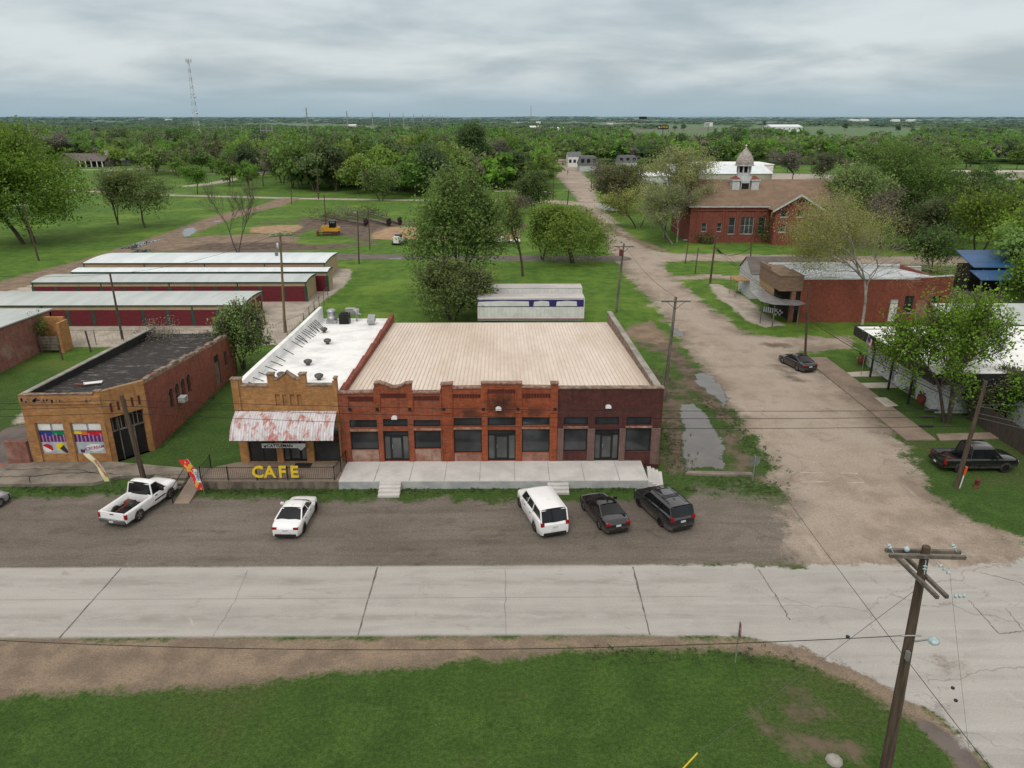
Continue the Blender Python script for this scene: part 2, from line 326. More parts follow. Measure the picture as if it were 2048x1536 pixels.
Z['mud']=[('p',ppoly([(600,436),(760,440),(840,446),(770,456),(735,470),(700,474),(668,468),(600,452)])),('p',ppoly([(350,500),(420,486),(560,484),(640,490),(720,494),(640,500),(500,503)])),('l',L([(735,447),(900,447),(1045,449)]),1.5),('l',L([(1290,745),(1335,790),(1350,850),(1352,930)]),.75),('l',L([(1455,860),(1475,905),(1500,950)]),.35),('p',ppoly([(725,462),(745,450),(700,440),(620,440),(640,455),(700,462),(715,482),(750,482)])),('l',L([(960,449),(1030,448),(1045,455)]),1.6),('l',L([(520,447),(610,446),(620,455),(590,468)]),1.3),
  ('l',L([(1890,1330),(1891,1331)]),.1),('l',L([(1600,1425),(1618,1432)]),.26),('l',L([(1588,1388),(1600,1395)]),.16),('l',L([(1540,1460),(1575,1478),(1640,1478),(1690,1495)]),.07),
  ('l',L([(150,385),(200,378)]),3.),('l',L([(660,490),(740,487)]),1.4),('l',L([(1560,735),(1595,760)]),.5),('l',L([(1540,690),(1565,692)]),.7),
  ('l',L([(1255,735),(1340,760),(1380,800)]),.5),('l',L([(1330,690),(1375,740),(1400,780),(1450,830)]),1.0),('l',L([(1290,690),(1330,700)]),.9)]
Z['water']=[('p',ppoly([(1366,812),(1385,806),(1405,818),(1425,845),(1443,880),(1449,925),(1440,940),(1400,933),(1376,936),(1362,905),(1368,860),(1360,830)])),
  ('p',ppoly([(1385,750),(1405,742),(1425,755),(1448,780),(1458,800),(1448,812),(1425,790),(1400,772)])),
  ('p',ppoly([(1340,660),(1352,657),(1368,668),(1360,674)])),
  ('l',L([(160,536),(240,520),(290,500)]),1.3),('l',L([(300,484),(318,478)]),.9),('p',ppoly([(368,458),(388,453),(394,460),(378,475),(362,470)])),('p',ppoly([(240,498),(292,478),(298,488),(262,500)])),
  ('l',L([(780,517),(800,517)]),.4),('l',L([(548,463),(575,463)]),.8),('l',L([(1205,412),(1222,420)]),1.6),('l',L([(415,447),(440,441)]),.7)]
NAMES={'conc':'highway','street':'side_street','gravel':'gravel_lot','shoulder':'dirt_shoulder','asph':'asphalt_strip','pale':'gravel_drive','track':'dirt_track','orange':'clay_pad','mud':'bare_soil','water':'puddle'}
ORDER=['shoulder','gravel','pale','street','asph','track','conc','orange','mud','water']
def axis(lo,hi,step,far,g):
    a=list(np.arange(lo,hi+1e-6,step)); s=step; x=a[-1]
    while x<far: s*=g; x+=s; a.append(x)
    s=step; x=a[0]; b=[]
    while x>-far: s*=g; x-=s; b.append(x)
    return np.array(b[::-1]+a)
xs=axis(-44,40,.26,26000,1.055)
ys=[]; y=18.; 
while y<26000:
    ys.append(y); y+= .22 if y<60 else (.35 if y<110 else max(.35,(y-60)*.0075))
ys=np.array([-2600,-1200,-500,-200,-100,-50,-20,0,8,13,16]+ys)
nx,ny=len(xs),len(ys); XX,YY=np.meshgrid(xs,ys); P=np.stack([XX.ravel(),YY.ravel()],1)
def field(key,P):
    d=np.full(len(P),-60.)
    near=(np.abs(P[:,0])<420)&(P[:,1]<560)&(P[:,1]>10)
    if key=='conc': near=np.ones(len(P),bool)
    Q=P[near]; dd=np.full(len(Q),-60.)
    for z in Z[key]:
        dd=np.maximum(dd, sd_poly(Q,z[1]) if z[0]=='p' else sd_line(Q,z[1],z[2]))
    d[near]=dd; return np.clip(d,-60,60)
SD={k:field(k,P) for k in ORDER}
# faces
I=np.arange(nx*ny).reshape(ny,nx); Qd=np.stack([I[:-1,:-1],I[:-1,1:],I[1:,1:],I[1:,:-1]],-1).reshape(-1,4)
cls=np.zeros(len(Qd),int)
for k,key in enumerate(ORDER): cls[SD[key][Qd].mean(1)>0]=k+1
rr=np.hypot(P[:,0],P[:,1]); zz=np.where(rr>2500,(np.sin(P[:,0]*.0009+1)*np.cos(P[:,1]*.0007)+.6*np.sin(P[:,0]*.0021))*np.clip((rr-2500)/6000,0,1)*9,0)
V3=np.stack([P[:,0],P[:,1],zz],1)
gm,t=newmat('ground'); pos=t.pos(); px_,py_,pz_=t.xyz(pos)[0:3]
N1=t.noise(pos,.09,6,.6); N2=t.noise(pos,.55,7,.62); N3=t.noise(pos,5.,6,.7); N4=t.noise(pos,26.,4,.7)
Ns=t.noise(t.scale(pos,(.10,1.1,1)),1.,6,.6,.6)
def mixn(f,a,b,lo=.38,hi=.62): return t.mix(t.ramp(f,lo,hi),a,b)
dist=t.n('ShaderNodeVectorMath',operation='LENGTH'); t.put(dist.inputs[0],pos); dist=dist.outputs['Value']
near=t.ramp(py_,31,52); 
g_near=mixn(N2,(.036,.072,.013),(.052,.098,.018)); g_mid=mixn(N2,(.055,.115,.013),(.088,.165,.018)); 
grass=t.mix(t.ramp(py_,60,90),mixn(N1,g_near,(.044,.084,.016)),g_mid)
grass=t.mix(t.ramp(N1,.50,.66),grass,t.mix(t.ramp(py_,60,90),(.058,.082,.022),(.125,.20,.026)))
grass=t.mix(t.math('MULTIPLY',t.ramp(t.noise(pos,.3,8,.75),.60,.70),.45),grass,(.10,.10,.045))
vor=t.n('ShaderNodeTexVoronoi'); t.put(vor.inputs['Vector'],t.scale(pos,(.0022,.0036,0))); vor.inputs['Scale'].default_value=1.
fieldc=t.mix(t.ramp(t.xyz(vor.outputs['Color'])[0],.3,.75),(.085,.15,.035),(.12,.115,.055))
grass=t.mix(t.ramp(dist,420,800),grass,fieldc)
spk=t.ramp(N3,.3,.7,.58,1.42,False); spk2=t.ramp(t.noise(pos,17.,5,.8),.33,.67,.45,1.6,False)
def mulc(col,f): k=t.n('ShaderNodeVectorMath',operation='SCALE'); t.put(k.inputs[0],col); t.put(k.inputs[3],f); return k.outputs[0]
col=mulc(mulc(grass,spk),spk2)
CC={'shoulder':(mixn(N2,(.255,.195,.14),(.175,.135,.10)),1.1,.35),
 'gravel':(t.mix(t.ramp(Ns,.40,.70,0,.55),mixn(N1,(.140,.118,.098),(.18,.155,.130)),(.10,.083,.068)),1.5,.35),
 'pale':(mixn(N2,(.42,.37,.31),(.31,.27,.225)),1.0,.3),
 'street':(t.mix(t.ramp(N1,.42,.62),mixn(N2,(.345,.283,.225),(.265,.215,.168)),(.36,.305,.25)),2.6,.5),
 'asph':(mixn(N2,(.115,.098,.088),(.16,.135,.12)),.5,.12),
 'track':(mixn(N2,(.25,.18,.125),(.17,.125,.09)),2.4,.5),
 'conc':(t.mix(t.ramp(Ns,.35,.65),mixn(N2,(.315,.302,.278),(.355,.34,.314)),(.39,.375,.348)),.9,.15),
 'orange':(mixn(N2,(.40,.26,.15),(.27,.18,.115)),1.8,.5),
 'mud':(mixn(N2,(.085,.062,.048),(.15,.11,.082)),2.4,.9),
 'water':(mixn(N2,(.045,.043,.038),(.085,.078,.066),.3,.7),.9,.06)}
masks={}
for key in ORDER:
    c,amp,w=CC[key]
    at=t.n('ShaderNodeAttribute'); at.attribute_name='z_'+key
    e=t.math('ADD',t.math('SUBTRACT',N2,.5),t.math('MULTIPLY',t.math('SUBTRACT',N3,.5),.35))
    if key=='conc':
        ae=t.math('ADD',.10,t.math('MULTIPLY',t.ramp(px_,6,16),2.2)); e=t.math('MULTIPLY',e,ae)
    else: e=t.math('MULTIPLY',e,amp*2.2)
    
    if key=='gravel':
        e=t.math('MULTIPLY',e,t.math('ADD',1.,t.math('MULTIPLY',t.ramp(px_,11,18),2.2))); wv_=t.math('ADD',w,t.math('MULTIPLY',t.ramp(px_,11,19),2.4)); mk=t.ramp(t.math('ADD',at.outputs['Fac'],e),t.math('MULTIPLY',wv_,-1.),wv_)
    else: mk=t.ramp(t.math('ADD',at.outputs['Fac'],e),-w,w)
    if key in('gravel','street','track','shoulder','conc'):  # speckled cover
        c=mulc(c,t.ramp(t.noise(pos,13.,5,.8),.33,.67,(.62 if key!='conc' else .87),(1.42 if key!='conc' else 1.13),False)); 
        if key!='conc': c=mulc(c,t.ramp(N3,.3,.7,.86,1.12,False))
    if key=='street':   # worn tarmac on the crown of the street, dusty sides, grass creeping in
        mk=t.math('MULTIPLY',mk,t.math('SUBTRACT',1.,t.math('MULTIPLY',t.ramp(t.noise(pos,.8,8,.75),.56,.66),t.ramp(at.outputs['Fac'],2.2,.2,0,.9))))
    if key=='gravel':
        c=mulc(c,t.ramp(t.noise(pos,11.,2,.5),.60,.72,1.,1.7)); c=t.mix(t.math('MULTIPLY',t.ramp(t.noise(t.scale(pos,(.5,.9,1)),.9,9,.72,1.2),.52,.66),.45),c,(.075,.06,.048)); c=t.mix(t.math('MULTIPLY',t.ramp(t.noise(pos,.45,9,.75),.56,.70),.5),c,(.24,.205,.17))
    if key=='street':
        c=t.mix(t.math('MULTIPLY',t.ramp(t.noise(pos,.35,9,.74,.8),.54,.68),.55),c,(.175,.135,.10)); c=t.mix(t.math('MULTIPLY',t.ramp(t.noise(t.scale(pos,(1.3,.35,1)),.5,8,.7,.5),.56,.70),.6),c,(.43,.36,.29))
        fl_=t.math('MULTIPLY',t.ramp(at.outputs['Fac'],2.5,.3),t.ramp(t.noise(pos,.22,6,.6),.42,.6)); c=t.mix(t.math('MULTIPLY',fl_,.6),c,(.13,.10,.078))
    masks[key]=mk; col=t.mix(mk,col,c)
# dusty slab joints and tyre polish on the concrete
yj=t.ramp(t.math('ABSOLUTE',t.math('SUBTRACT',py_,33.05)),.02,.07,.55,0)
lane=t.math('MULTIPLY',t.ramp(t.math('ABSOLUTE',t.math('SUBTRACT',t.math('ABSOLUTE',t.math('SUBTRACT',py_,33.)),1.6)),.2,.9,.25,0),t.ramp(N1,.3,.6))
jm=t.math('MULTIPLY',masks['conc'],t.math('MULTIPLY',yj,t.ramp(px_,12,10)))
col=t.mix(jm,col,(.25,.225,.19)); col=t.mix(t.math('MULTIPLY',lane,masks['conc']),col,(.27,.257,.235))
oil=t.math('MULTIPLY',t.ramp(t.math('ABSOLUTE',t.math('SUBTRACT',t.math('ABSOLUTE',t.math('SUBTRACT',py_,33.)),1.5)),.1,.5,.5,0),t.math('MULTIPLY',t.ramp(t.noise(t.scale(pos,(.4,1.2,1)),1.,7,.7),.42,.62),t.ramp(px_,13,9)))
stn=t.ramp(t.noise(t.scale(pos,(.35,.6,1)),1.,9,.75,1.),.56,.68,0,.5)
col=t.mix(t.math('MULTIPLY',t.math('MAXIMUM',oil,stn),masks['conc']),col,(.215,.20,.178))
lt=t.ramp(t.noise(t.scale(pos,(.5,.5,1)),1.3,8,.75,.5),.60,.70,0,.5); col=t.mix(t.math('MULTIPLY',lt,masks['conc']),col,(.47,.45,.41))
# dark hairline cracks
v2=t.n('ShaderNodeTexVoronoi'); v2.feature='DISTANCE_TO_EDGE'; wv=t.n('ShaderNodeVectorMath',operation='ADD'); t.put(wv.inputs[0],t.scale(pos,(.16,.2,0))); t.put(wv.inputs[1],t.comb(N2,N1,0.)); t.put(v2.inputs['Vector'],wv.outputs[0]); v2.inputs['Scale'].default_value=1.
ck=t.math('MULTIPLY',t.ramp(v2.outputs['Distance'],.003,.009,.38,0),t.math('MULTIPLY',masks['conc'],t.ramp(px_,9,17)))
col=t.mix(ck,col,(.12,.10,.085))
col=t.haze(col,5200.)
rough=t.math('SUBTRACT',.95,t.math('MULTIPLY',masks['water'],.92))
bmp=t.bump(t.math('MULTIPLY',t.math('ADD',N3,t.math('MULTIPLY',N4,.4)),t.math('SUBTRACT',1.,t.math('MAXIMUM',masks['water'],t.math('MULTIPLY',masks['conc'],.8)))),.55,.12)
t.out(col,rough,0,t.math('ADD',.15,t.math('MULTIPLY',masks['water'],.55)),bmp)
for k in range(len(ORDER)+1):
    q=Qd[cls==k]
    if not len(q): continue
    u,inv=np.unique(q,return_inverse=True); nm='ground' if k==0 else NAMES[ORDER[k-1]]
    o=np_mesh(nm,V3[u],inv.reshape(-1,4),gm,attrs={'z_'+kk:SD[kk][u] for kk in ORDER}); tag(o,kind='structure')
del Qd,SD,P
# tar joints and cracks across the highway
def strip(mb,pts,w,z,m=0):
    n=len(pts); l=[];r=[]
    for i in range(n):
        a=Vector(pts[max(i-1,0)]);b=Vector(pts[min(i+1,n-1)]); d=(b-a).normalized(); nn=Vector((-d.y,d.x)); ww=w*random.uniform(.5,1.3)
        p=Vector(pts[i]); l.append((p.x+nn.x*ww,p.y+nn.y*ww,z)); r.append((p.x-nn.x*ww,p.y-nn.y*ww,z))
    for i in range(n-1): mb.quad(r[i],r[i+1],l[i+1],l[i],m)
def crack(pp,w,jit=.08,n=14):
    pts=[G(*p) for p in pp]; out=[]
    for a,b in zip(pts[:-1],pts[1:]):
        for i in range(n): s=i/n; out.append((a[0]+(b[0]-a[0])*s+random.gauss(0,jit)*.5,a[1]+(b[1]-a[1])*s+random.gauss(0,jit)*.5))
    out.append(pts[-1]); return out
mb=MB()
for pp in ([(242,1137),(118,1277)],[(755,1134),(716,1271)],[(1266,1134),(1300,1270)]): strip(mb,crack(pp,.04,.02),.045,.006)
for pp,w in (([(495,1140),(470,1200),(425,1275)],.008),([(1010,1136),(1012,1271)],.01),([(1517,1138),(1550,1190),(1580,1240)],.03),([(1937,1200),(1960,1225),(1999,1268),(2060,1262)],.025),([(2010,1215),(2048,1262)],.02),([(1960,1145),(2040,1165),(2100,1200)],.02)): strip(mb,crack(pp,w,.05),w,.007)
jm_=sm('tar joint filler',(.085,.078,.07),(.17,.155,.135),3,.8)
tag(mb.build('highway_joint',jm_),kind='structure')
# faded stop lines on the side street
mb=MB()
for pp in ([(1575,946),(1590,946)],[(1600,945),(1650,946)],[(1680,946),(1715,947)],[(1603,964),(1660,964)],[(1695,966),(1728,965)],[(1620,924),(1634,925)]):
    a=G(*pp[0]);b=G(*pp[1]); pts=[(a[0]+(b[0]-a[0])*i/8,a[1]+(b[1]-a[1])*i/8+random.uniform(-.02,.02)) for i in range(9)]; strip(mb,pts,.05,.008)
tag(mb.build('stop_line',sm('worn road paint',(.5,.48,.44),(.36,.30,.24),5,.8)),kind='structure')
# ------------------------------------------------------------------ world and sun
w=bpy.data.worlds.new("World"); scene.world=w; w.use_nodes=True
t=NT(w); SUN_E,SUN_R=R(52),R(200)
sky=t.n('ShaderNodeTexSky',sky_type='NISHITA'); sky.sun_disc=False; sky.sun_elevation=SUN_E; sky.sun_rotation=SUN_R; sky.air_density=1.3; sky.dust_density=2.; sky.ozone_density=1.5
d=t.n('ShaderNodeTexCoord').outputs['Generated']; dx,dy,dz=t.xyz(d)[0:3]
zc=t.math('ADD',t.math('MAXIMUM',dz,0.),.17)
cv=t.comb(t.math('DIVIDE',dx,zc),t.math('DIVIDE',dy,zc),0.)
c1=t.noise(t.scale(cv,(.85,.95,1)),1.,5,.5,.4); c2=t.noise(t.scale(cv,(2.8,3.0,1)),1.,5,.5)
cc=t.math('ADD',t.math('MULTIPLY',c1,.8),t.math('MULTIPLY',c2,.2))
cloud=t.mix(t.ramp(cc,.36,.64),(.43,.51,.555),(.70,.765,.79))
cloud=t.mix(t.ramp(dz,-.005,.06),(.36,.49,.57),cloud)
zen=t.n('ShaderNodeVectorMath',operation='SCALE'); t.put(zen.inputs[0],cloud); t.put(zen.inputs[3],t.ramp(dz,.12,.8,1.,1.8,False))
sk=t.n('ShaderNodeVectorMath',operation='SCALE'); t.put(sk.inputs[0],sky.outputs[0]); sk.inputs[3].default_value=.10
fin=t.mix(.90,sk.outputs[0],t.mix(t.ramp(dz,.15,.45),zen.outputs[0],(1.05,1.0,.95)))
bg=t.n('ShaderNodeBackground'); t.put(bg.inputs[0],fin); bg.inputs[1].default_value=1.
# keep the physical sky at its usual strength of 0.1 (scaled above), clouds drawn over it
o=t.n('ShaderNodeOutputWorld'); t.lk(bg.outputs[0],o.inputs[0])
sd=bpy.data.lights.new('sun','SUN'); sd.energy=1.35; sd.angle=R(22); sd.color=(1,.96,.9); so=bpy.data.objects.new('sun',sd); COL.objects.link(so)
so.rotation_euler=(R(90)-SUN_E,0,R(180)-SUN_R)
scene.view_settings.view_transform='Standard'; scene.view_settings.look='None'; scene.view_settings.exposure=0; scene.view_settings.gamma=1
scene.render.engine='CYCLES'
# ------------------------------------------------------------------ building helpers
def front(mb,u0,u1,z0,zt,ops,m=0,mr=0,depth=.22,y=0):
    """wall face in the local x,z plane (outside is -y) with rectangular openings and their reveals"""
    xs_=sorted({u0,u1,*[v for o in ops for v in (o[0],o[1])]}); zs_=sorted({z0,zt,*[v for o in ops for v in (o[2],o[3])]})
    for a,b in zip(xs_[:-1],xs_[1:]):
        for c,d in zip(zs_[:-1],zs_[1:]):
            cx,cz=(a+b)/2,(c+d)/2
            if any(o[0]<cx<o[1] and o[2]<cz<o[3] for o in ops): continue
            mb.quad((a,y,c),(b,y,c),(b,y,d),(a,y,d),m)
    for a,b,c,d in [o[:4] for o in ops]:
        e=y+depth
        mb.quad((a,y,c),(a,y,d),(a,e,d),(a,e,c),mr); mb.quad((b,y,d),(b,y,c),(b,e,c),(b,e,d),mr)
        mb.quad((a,y,d),(b,y,d),(b,e,d),(a,e,d),mr); mb.quad((b,y,c),(a,y,c),(a,e,c),(b,e,c),mr)
def window(par,x,y,deg,a,b,c,d,nx=1,nz=1,fm='char',gm_='glass',depth=.14,fw=.06,name='window',sill=None,off='w'):
    mb=MB().frame(x,y,0,deg); y0=depth; y1=depth+.06; w_=fw
    mb.box(a,y0,c,b,y1,c+w_).box(a,y0,d-w_,b,y1,d).box(a,y0,c+w_,a+w_,y1,d-w_).box(b-w_,y0,c+w_,b,y1,d-w_)
    for i in range(1,nx): u=a+(b-a)*i/nx; mb.box(u-w_/2,y0+.003,c+w_,u+w_/2,y1-.003,d-w_)
    for i in range(1,nz): u=c+(d-c)*i/nz; mb.box(a+w_,y0+.006,u-w_/3,b-w_,y1-.006,u+w_/3)
    o=mb.build(name,X[fm],par,off)
    g=MB().frame(x,y,0,deg); g.box(a+.01,y0+.025,c+.01,b-.01,y0+.04,d-.01); g.build('pane',X[gm_],o)
    if sill: s=MB().frame(x,y,0,deg); s.box(a-.08,-.08,c-.12,b+.08,.04,c-.003); s.build('sill',X[sill],o)
    return o
def shopdoor(par,x,y,deg,a,b,c,d,m='char'):
    """glazed entrance: side lights, door leaf, transom"""
    mb=MB().frame(x,y,0,deg); y0,y1=.16,.24; w_=.06; dw=(b-a)*.46; l=a+(b-a-dw)/2; r=l+dw; zt=d-.42
    for q in ((a,a+w_,c,d),(b-w_,b,c,d),(l-w_,l,c,zt),(r,r+w_,c,zt),(a+w_,b-w_,zt-w_,zt+w_*.3),(a+w_,b-w_,d-w_,d),(a+w_,l-w_,c,c+.12),(r+w_,b-w_,c,c+.12)): mb.box(q[0],y0,q[2],q[1],y1,q[3])
    o=mb.build('entrance',X[m],par,'w')
    g=MB().frame(x,y,0,deg); g.box(a+.02,y0+.03,c+.02,l-.01,y0+.045,zt).box(r+.01,y0+.03,c+.02,b-.02,y0+.045,zt); g.build('side_light',X['glass_door'],o)
    g=MB().frame(x,y,0,deg); g.box(a+.02,y0+.032,zt+.03,b-.02,y0+.046,d-.02); g.build('transom',X['glass'],o)
    g=MB().frame(x,y,0,deg); 
    for q in ((l,l+.09,c,zt-w_),(r-.09,r,c,zt-w_),(l+.09,r-.09,c,c+.2),(l+.09,r-.09,zt-w_-.1,zt-w_)): g.box(q[0]+.002,y0-.01,q[2],q[1]-.002,y1-.02,q[3],0)
    g.box(l+.09,y0+.02,c+.2,r-.09,y0+.035,zt-w_-.1,1); g.box(l+.1,y0-.05,c+.95,l+.13,y0-.01,c+1.25,2); g.build('door',[X['char'],X['glass_door'],X['alu']],o)
def text(par,s,size,loc,rot,mat,name='lettering',ext=.005,bold=0.,sx=1.,cat=None,off=True):
    cu=bpy.data.curves.new('t','FONT'); cu.body=s; cu.size=size; cu.extrude=ext; cu.offset=bold; cu.align_x='CENTER'; cu.align_y='BOTTOM'; cu.resolution_u=3
    to=bpy.data.objects.new('t',cu); COL.objects.link(to); dg=bpy.context.evaluated_depsgraph_get(); dg.update()
    me=bpy.data.meshes.new_from_object(to.evaluated_get(dg)); bpy.data.objects.remove(to); me.materials.clear(); me.materials.append(mat)
    o=bpy.data.objects.new(name,me); COL.objects.link(o); 
    if par: o.parent=par
    o.location=Vector(loc)-(Vector(par.location) if par and off else Vector((0,0,0))); o.rotation_euler=rot; o.scale=(sx,1,1); return o
ST=(R(90),0,0)   # text standing, facing the camera side
# ------------------------------------------------------------------ storefront row (three fronts under one metal roof)
YF=48.3; PZ=.62
def fr(l): # photo rectangles on the front plane -> openings
    out=[]
    for x0,y0,x1,y1 in l:
        a,zt_=F(x0,y0,YF); b,_=F(x1,y0,YF); a2,zb=F(x0,y1,YF); b2,_=F(x1,y1,YF); out.append(((a+a2)/2,(b+b2)/2,max(zb,PZ),zt_))
    return out
T=thing('storefront_building','long brick storefront row, two red fronts and one dark one, under ribbed tan metal roof','storefronts',(0,YF,0))
XL,XM1,XM2,XR=-11.75,-4.55,3.62,11.0
bays=[('brick_red','brick_pale',XL,XM1,[(699,840,754,856),(766,838,815,854),(827,840,881,854),(702,864,757,900),(829,862,882,898)],[(768,862,818,922)]),
 ('brick_orange','brick_orange',XM1,XM2,[(908,836,963,852),(975.5,835,1031,852),(1044,835,1099,851),(908,860,963.5,906),(1044,859,1099,905)],[(976,860,1031,922)]),
 ('brick_dark','brick_patch',XM2,XR,[(1127.6,834,1176,850),(1190,834,1237.6,850),(1253,834,1302,850),(1127.6,858,1174,903),(1250.6,857,1301,903)],[(1189,859,1237,922)])]
tops=[[(683,787),(748,785),(748,768),(758,766),(770,770),(785,776),(800,774),(810,768),(823,767),(823,786),(880,786),(884,776),(889,772)],
      [(889,770),(905,768),(905,777),(962,776),(962,767.5),(1044,767.5),(1044,775),(1102,776),(1102,767.5),(1116,767.5)],
      [(1116,777),(1326,777)]]
Zc=5.35
for (bm,bm2,x0,x1,wn,dr),tp in zip(bays,tops):
    mb=MB().frame(0,YF,0); W_=fr(wn); D_=fr(dr)
    D_=[(a,b,PZ,d) for a,b,c,d in D_]
    front(mb,x0,x1,PZ-.6,Zc,W_+D_,0,0)
    prof=[F(px,py,YF) for px,py in tp]; prof=[(min(max(u,x0),x1),z) for u,z in prof]; prof[0]=(x0,prof[0][1]); prof[-1]=(x1,prof[-1][1])
    mb.wall([(x0,Zc)]+prof+[(x1,Zc)],0,.38,0)
    fo=mb.build('facade',[X[bm]],T,'w')
    # pilasters, lintel band, cornice notches
    mb=MB().frame(0,YF,0)
    piers=sorted({w_[0] for w_ in W_+D_}|{w_[1] for w_ in W_+D_})
    lo=sorted(D_+[w_ for w_ in W_ if w_[3]<3.3])
    edges=[x0]+[v for w_ in lo for v in (w_[0],w_[1])]+[x1]
    for a,b in zip(edges[::2],edges[1::2]): mb.box(a+.02,-.07,PZ-.3,b-.02,.0,3.12 if bm!='brick_orange' else 4.3)
    build_each(mb,'pilaster',X[bm2 if bm!='brick_red' else 'brick_red'],T,'w')
    mb=MB().frame(0,YF,0)
    for w_ in lo:
        mb.box(w_[0]+.02,-.03,PZ-.3,w_[1]-.02,.0,w_[2]-.02) if w_[2]>PZ+.2 else None
    build_each(mb,'stall_riser',X['brick_pale' if bm!='brick_dark' else 'brick_dark'],T,'w')
    mb=MB().frame(0,YF,0)
    for a,b,c,d in W_: 
        if d<3.4: mb.box(a-.05,-.05,d+.06,b+.05,-.004,d+.2)
    build_each(mb,'lintel',sm('worn lintel '+bm,(.40,.27,.2),(.22,.10,.07),3,.9),T,'w')
    mb=MB().frame(0,YF,0)
    pf=prof
    for a,b in zip(pf[:-1],pf[1:]):
        if b[0]-a[0]>.02: mb.wall([(a[0]-.03,a[1]-.02),(b[0]+.03,b[1]-.02),(b[0]+.03,b[1]+.07),(a[0]-.03,a[1]+.07)],-.07,.45)
    build_each(mb,'coping',X['coping_dark'] if bm!='brick_dark' else X['coping'],T,'w')
    for w_ in W_: window(T,0,YF,0,*w_,nx=1,nz=1,depth=.13,gm_='glass' if w_[3]>3.3 else 'glass_mid')
    for w_ in D_: shopdoor(T,0,YF,0,*w_)
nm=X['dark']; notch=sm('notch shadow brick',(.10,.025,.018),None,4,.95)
mb=MB().frame(0,YF,0); raised=MB().frame(0,YF,0)
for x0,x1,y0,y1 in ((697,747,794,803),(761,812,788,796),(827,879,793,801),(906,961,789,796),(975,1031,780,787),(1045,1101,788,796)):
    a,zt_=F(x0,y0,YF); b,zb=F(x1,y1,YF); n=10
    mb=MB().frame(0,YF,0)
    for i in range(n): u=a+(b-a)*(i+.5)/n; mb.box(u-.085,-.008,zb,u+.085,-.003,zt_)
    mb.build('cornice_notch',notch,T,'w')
    zs=F(x0,y1+17,YF)[1]; raised.box(a-.14,-.06,zs,a-.04,-.004,zt_+.12); raised.box(b+.04,-.06,zs,b+.14,-.004,zt_+.12); raised.box(a-.2,-.055,zt_+.06,b+.2,-.003,zt_+.14)
raised.build('cornice_panel',X['brick_red'],T,'w')
mb=MB().frame(0,YF,0)
for a,b in ((884,905),(962,975),(1030,1044),(1101,1116)):
    x0=F(a,790,YF)[0]; x1=F(b,790,YF)[0]; mb.box(x0,-.09,4.35,x1,-.003,F(a,772,YF)[1]-.1)
for a,b in ((747,759),(814,825)):
    x0=F(a,790,YF)[0]; x1=F(b,790,YF)[0]; mb.box(x0,-.08,4.6,x1,-.003,F(a,772,YF)[1]-.15)
build_each(mb,'pier',X['brick_orange'],T,'w')
mb=MB().frame(0,YF,0)
for px in (700,755,820,888,967,1036,1110): 
    a,z_=F(px,818,YF); mb.box(a-.11,-.1,z_-.1,a+.11,-.09,z_+.12)
build_each(mb,'anchor_plate',X['iron'],T,'w')
for px,py in ((789,834),(997,816),(1216.5,812)):
    a,z_=F(px,py,YF); mb=MB().frame(a,YF,z_-.12); mb.box(-.2,-.2,0,.2,0,.14).wall([(-.2,.14),(.2,.14),(.1,.24),(-.1,.24)],-.19,-.01); mb.build('wall_lamp',X['white'],T,'w')
# roof, ribs, side walls
ZR0,ZR1,YB=5.5,4.28,72.8
mb=MB(); mb.prism([(XL+.35,YF+.38),(XR-.35,YF+.38),(XR-.75,YB),(XL+.35,YB)],[ZR0-.2,ZR0-.2,ZR1-.2,ZR1-.2],[ZR0,ZR0,ZR1,ZR1])
rf=mb.build('roof',X['roof_tan'],T,'w'); mb=MB()
n=70
for i in range(1,n):
    x=XL+.4+(XR-XL-.9)*i/n; xb=XL+.38+(XR-.75-XL-.45)*i/n
    mb.add([(x-.02,YF+.4,ZR0),(x+.02,YF+.4,ZR0),(x+.02,YF+.4,ZR0+.045),(x-.02,YF+.4,ZR0+.045),(xb-.02,YB,ZR1),(xb+.02,YB,ZR1),(xb+.02,YB,ZR1+.045),(xb-.02,YB,ZR1+.045)],[(0,1,2,3),(7,6,5,4),(1,5,6,2),(2,6,7,3),(3,7,4,0)])
mb.build('roof_seam',X['roof_seam'],rf)
mb=MB(); mb.prism([(XR-.35,YF+.38),(XR,YF+.38),(XR-.4,YB),(XR-.75,YB)],0,[5.9,5.9,5.35,5.35]); mb.build('side_wall',X['coping'],T,'w')
mb=MB(); mb.prism([(XR-.42,YF+.4),(XR+.06,YF+.4),(XR-.34,YB),(XR-.8,YB)],[5.9,5.9,5.35,5.35],[6.0,6.0,5.45,5.45]); mb.build('parapet_cap',X['conc'],T,'w')
mb=MB(); mb.box(XL+.35,YB,0,XR-.75,YB+.3,4.2); mb.build('rear_wall',X['brick_side'],T,'w')
# brick party wall stepping down between cafe and row
mb=MB(); st=[(YF+.38,5.9),(50.5,5.9),(50.5,5.75),(54,5.75),(54,5.55),(58,5.55),(58,5.4),(62,5.4),(62,5.25),(67,5.25),(67,5.1),(YB+.5,5.1)]
mb.frame(XL+.35,0,0,90); mb.wall([(YF+.38,0)]+st+[(YB+.5,0)],0,.35); mb.M=Matrix.Identity(4); mb.build('party_wall',X['brick_side'],T,'w')
mb=MB()
for y in (52,56,60,64,68,71): mb.box(XL+.351,y,4.75,XL+.356,y+.22,5.0)
build_each(mb,'wall_vent',X['dark'],T,'w')
